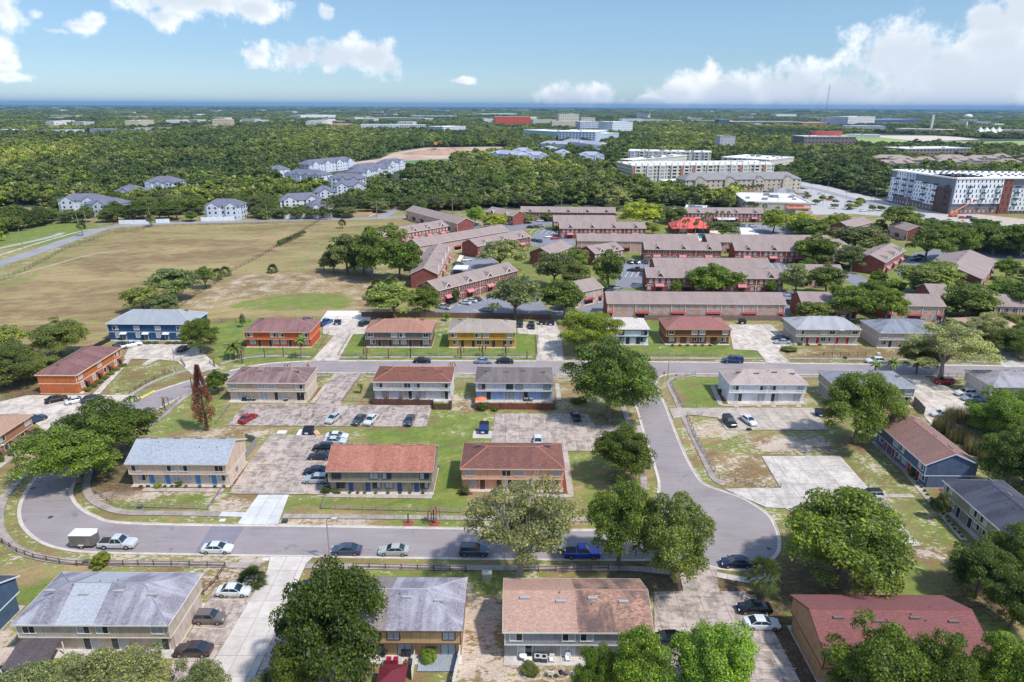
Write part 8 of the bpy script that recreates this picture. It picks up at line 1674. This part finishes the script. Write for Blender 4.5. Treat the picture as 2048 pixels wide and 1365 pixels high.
for i, (px, py, r) in enumerate([(101, 1035, .45), (66, 977, .45), (1279, 838, .4), (1352, 751, .4), (1344, 757, .35), (1538, 1098, .4)]):
    x, y = g(px, py); struct('manhole_cover', MB().prism([(x + r * math.cos(a * .785), y + r * math.sin(a * .785)) for a in range(8)], .02, .032), plain((78, 70, 68), .6, .2, 8))
struct('stop_line', MB().sheet(P2([(1290, 770), (1309, 771), (1309, 773), (1290, 772)]), .03), WLINE)
# patios
def ac(label, px, py):
    prop('air_conditioner', label, 'air conditioner', px, py, [('cabinet', MB().box(-.38, -.38, 0, .38, .38, .75), plain((66, 72, 78), .6)), ('top_grille', MB().box(-.4, -.4, .75, .4, .4, .8), plain((190, 192, 190), .5)), ('fan', MB().tube((0, 0, .79), (0, 0, .83), .26, .26, 12), BLACK)], group='air conditioners behind the townhouses')
for k, (px, py, s_) in enumerate([(1075, 1322, 'left unit beside the grey house patio'), (1088, 1323, 'right unit beside the grey house patio'), (1216, 1323, 'unit with blue fan shroud behind the lime tree'), (1232, 1323, 'unit farthest right at the grey house'), (498, 802, 'unit at the beige house patio, left'), (508, 802, 'second unit at the beige house patio'), (572, 803, 'unit at the beige house patio, right'), (263 + 0, 1300, 'unit in the fenced nook of the beige hipped house'), (1052 + 0, 803, 'unit left on the blue-white house patio'), (1062, 803, 'unit right on the blue-white house patio'), (1484, 802, 'unit left at the bright white house'), (1552, 802, 'unit right at the bright white house')]): ac('air conditioner ' + s_, px, py)
def chair(label, px, py, rz, col=WHITE, cat='chair'):
    prop('patio_chair', label, cat, px, py, [('seat', MB().box(-.32, -.3, .36, .32, .3, .42), col), ('backrest', MB().box(-.32, .26, .42, .32, .34, 1.0), col), ('armrest', MB().box(-.38, -.28, .6, -.30, .3, .66), col), ('armrest', MB().box(.30, -.28, .6, .38, .3, .66), col)] + [('leg', MB().box(a - .03, b_ - .03, 0, a + .03, b_ + .03, .36), col) for a in (-.28, .28) for b_ in (-.26, .28)], rz, 0, 'white garden chairs behind the grey house')
chair('white chair on the grey house patio, left of the sliding door', 1104, 1324, 0); chair('white chair on the grey house patio, right of the sliding door', 1136, 1322, 0); chair('white chair out on the weedy ground, left', 1101, 1352, 3.0); chair('white chair out on the weedy ground, right', 1150, 1353, -.4)
GR = BLACK
for lb, px, py in (('black kettle grill between the two white garden chairs', 1121, 1356), ('dark grill by the tan house\'s left patio door', 771, 1316), ('black grill on the beige house patio', 601, 802)): prop('barbecue_grill', lb, 'grill', px, py, [('bowl', MB().tube((0, 0, .6), (0, 0, .95), .18, .34, 10), GR), ('lid', MB().tube((0, 0, .95), (0, 0, 1.2), .34, .1, 10), GR)] + [('leg', MB().tube((.2 * math.cos(a), .2 * math.sin(a), 0), (.12 * math.cos(a), .12 * math.sin(a), .65), .02, .02, 4), GR) for a in (0, 2.1, 4.2)])
prop('garden_pot', 'grey urn beside the kettle grill', 'pot', 1133, 1350, [('pot', MB().tube((0, 0, 0), (0, 0, .5), .2, .34, 10), plain((110, 106, 104)))]); prop('storage_tub', 'blue-white tub on the grey house patio', 'tub', 1056, 1323, [('tub', MB().box(-.5, -.3, 0, .5, .3, .4), plain((150, 186, 214))), ('lid', MB().box(-.52, -.32, .4, .52, .32, .46), WHITE)])
prop('round_table', 'white round table on the grey house patio', 'table', 1046, 1320, [('top', MB().tube((0, 0, .68), (0, 0, .72), .5, .5, 16), WHITE), ('leg', MB().tube((0, 0, 0), (0, 0, .68), .06, .05, 6), WHITE)])
# deck of the tan house: planks
x0, y0 = g(834, 1345); x1, y1 = g(918, 1300); t = thing('wooden_deck', 'grey weathered plank deck between two white fences', 'deck', (x0, y0, 0))
n = 18; dk = plain((156, 164, 172), .8, .3, 6)
for k in range(n): w2 = (x1 - x0) / n; MB().box(k * w2 + .015, 0, .16, (k + 1) * w2 - .015, (y1 - y0), .20 + R.uniform(-.006, .006)).build('plank', dk, t)
MB().box(0, .02, 0, x1 - x0, y1 - y0 - .02, .15).build('frame', WOOD, t)
prop('doormat', 'black doormat on the grey deck before the white doors', 'doormat', 896, 1305, [('mat', MB().box(-.55, -.22, 0, .55, .22, .03), BLACK)], 0, .21)
prop('market_parasol', 'dark maroon square parasol at the bottom edge left of the deck', 'parasol', 786, 1378, [('canopy', MB().poly([(-1.7, -1.7, 2.1), (1.7, -1.7, 2.1), (0, 0, 2.8)]).poly([(1.7, -1.7, 2.1), (1.7, 1.7, 2.1), (0, 0, 2.8)]).poly([(1.7, 1.7, 2.1), (-1.7, 1.7, 2.1), (0, 0, 2.8)]).poly([(-1.7, 1.7, 2.1), (-1.7, -1.7, 2.1), (0, 0, 2.8)]), plain((110, 34, 46))), ('pole', MB().tube((0, 0, 0), (0, 0, 2.75), .04, .04, 6), METAL)])
prop('garden_parasol', 'orange parasol in the yard of the blue-white house', 'parasol', 962, 814, [('canopy', MB().tube((0, 0, 2.0), (0, 0, 2.55), 1.45, .04, 8), plain((236, 124, 76))), ('pole', MB().tube((0, 0, 0), (0, 0, 2.5), .04, .04, 6), METAL)])
for i, (px, py, c_, lb) in enumerate([(792, 1330, (150, 26, 60), 'crimson wheeled bin in the tan house yard'), (808, 1312, (40, 44, 50), 'black wheeled bin by the tan house wall'), (818, 1312, (50, 66, 84), 'blue-grey wheeled bin by the tan house wall'), (778, 1330, (150, 26, 60), 'second crimson bin behind the first'), (1298, 938, (60, 110, 150), 'blue wheeled bin at the kerb below the round oak')]):
    prop('wheeled_bin', lb, 'bin', px, py, [('bin', MB().box(-.28, -.32, .05, .28, .3, .95), plain(c_, .5)), ('lid', MB().box(-.3, -.34, .95, .3, .34, 1.02), plain(c_, .5)), ('wheel', MB().tube((-.3, .26, .12), (.3, .26, .12), .12, .12, 10), BLACK)])
prop('terracotta_pot', 'terracotta pot with a small plant in the tan house yard', 'pot', 812, 1328, [('pot', MB().tube((0, 0, 0), (0, 0, .4), .18, .28, 10), plain((176, 92, 60))), ('plant', MB().tube((0, 0, .4), (0, 0, .8), .2, .02, 6), plain((70, 104, 40)))])
for i, x_ in enumerate((1008, 1030, 1062)): prop('patio_divider', ['left', 'middle', 'right'][i] + ' grey wooden divider between the blue-white house patios', 'divider', x_, 812, [('panel', MB().box(-.05, -1.2, 0, .05, 1.2, 1.7), BG), ('cap', MB().box(-.08, -1.25, 1.7, .08, 1.25, 1.76), BG)])
for i, (px, lb) in enumerate([(804, 'left'), (838, 'middle'), (775, 'leftmost')]): prop('patio_divider', lb + ' brown divider between the white house patios', 'divider', px, 803, [('panel', MB().box(-.05, -1.0, 0, .05, 1.0, 1.9), BF), ('cap', MB().box(-.08, -1.05, 1.9, .08, 1.05, 1.96), BF)])
for i, (px, py, lb) in enumerate([(1509, 803, 'left'), (1525, 803, 'middle'), (1592, 803, 'right'), (489, 803, 'far left')]): prop('patio_bench', lb + ' dark bench set out on a pale patio', 'bench', px, py, [('seat', MB().box(-.6, -.22, .4, .6, .22, .46), DARK), ('backrest', MB().box(-.6, .2, .46, .6, .26, .9), DARK), ('leg', MB().box(-.55, -.2, 0, -.48, .2, .4), DARK), ('leg', MB().box(.48, -.2, 0, .55, .2, .4), DARK)])
for i, (px, py, w2, h2, lb) in enumerate([(1190, 545, 5, 1.0, 'white car port roof left of the round oak')]): pass
def carport(label, pts, h=2.6, col=(222, 224, 222)):
    p = P2(pts); t = thing('carport', label, 'carport', (p[0][0], p[0][1], 0)); q = [(a - p[0][0], b_ - p[0][1]) for a, b_ in p]; MB().prism(q, h, h + .2).build('roof', plain(col, .6), t)
    for a, b_ in q: MB().box(a * .94 - .1, b_ * .94 - .1, 0, a * .94 + .1, b_ * .94 + .1, h).build('post', METAL, t)
carport('long white carport roof in the shaded car park', [(1872, 532), (1899, 535), (1915, 521), (1885, 519)]); carport('pale carport roof behind the awning block', [(905, 552), (935, 552), (938, 544), (912, 543)]); carport('green-white carport roof before the clubhouse court', [(1435, 449), (1470, 449), (1468, 443), (1432, 443)]); carport('small white carport beside the three-dormer block', [(1291, 522), (1308, 522), (1306, 514), (1291, 514)])
for i in range(4): chair('white lounger on the terrace at the right edge', 1996 + i * 8, 576 + i, 0, WHITE); THINGS[-1]['group'] = 'loungers on the right terrace'
prop('excavator', 'excavator standing on the earth mounds of the building site', 'excavator', 872, 309, [('cab', MB().box(-2, -1.5, 1.5, 1.5, 1.5, 5), plain((226, 160, 50))), ('track', MB().box(-3, -2, 0, 3, -1.2, 1.4), DARK), ('track', MB().box(-3, 1.2, 0, 3, 2, 1.4), DARK), ('boom', MB().path([(1.5, 0, 3), (6, 0, 7), (9, 0, 3)], [.5, .4, .3], 6), plain((226, 160, 50)))], 0, 12)
# ================================================================= HAZE
hz = MB().box(-45000, -2500, -1, 45000, 45000, 175); ho = hz.build('haze', [], None) if False else None
me = bpy.data.meshes.new('haze'); me.from_pydata(hz.v, [], hz.f); m = bpy.data.materials.new('haze_air'); m.use_nodes = True; t = m.node_tree; t.nodes.clear(); pv = t.nodes.new('ShaderNodeVolumePrincipled'); pv.inputs['Color'].default_value = (.26, .50, .80, 1); pv.inputs['Density'].default_value = HAZE
pv.inputs['Anisotropy'].default_value = .0; ou = t.nodes.new('ShaderNodeOutputMaterial'); t.links.new(pv.outputs[0], ou.inputs['Volume']); me.materials.append(m); ho = bpy.data.objects.new('haze', me); C.objects.link(ho); ho['kind'] = 'stuff'
# ================================================================= labels for the repeated things
def ordinal(n): return {1: 'leftmost', 2: 'second from the left'}.get(n, f'{n}th from the left' if n > 3 else 'third from the left')
bylab = {}
for o in THINGS: bylab.setdefault(o['label'], []).append(o)
for lab, os_ in bylab.items():
    if len(os_) < 2: continue
    def key(o): return float(projpx(o.location.x, max(o.location.y, 40))[0])
    os_.sort(key=key)
    if lab == 'wood-edge oak':
        for i, o in enumerate(os_):
            c = o.children[0].color; tone = 'bright green' if c[1] > .12 else ('mid green' if c[1] > .1 else 'dark green'); o['label'] = f'{tone} oak on the edge of the far wood, {ordinal(i + 1)}'
    else:
        base = ' '.join(lab.split()[:11])
        for i, o in enumerate(os_): o['label'] = f'{base}, {ordinal(i + 1)}'
for o in THINGS:
    w = o['label'].split()
    if len(w) > 16: o['label'] = ' '.join(w[:16])
    if '_px' in o: del o['_px']
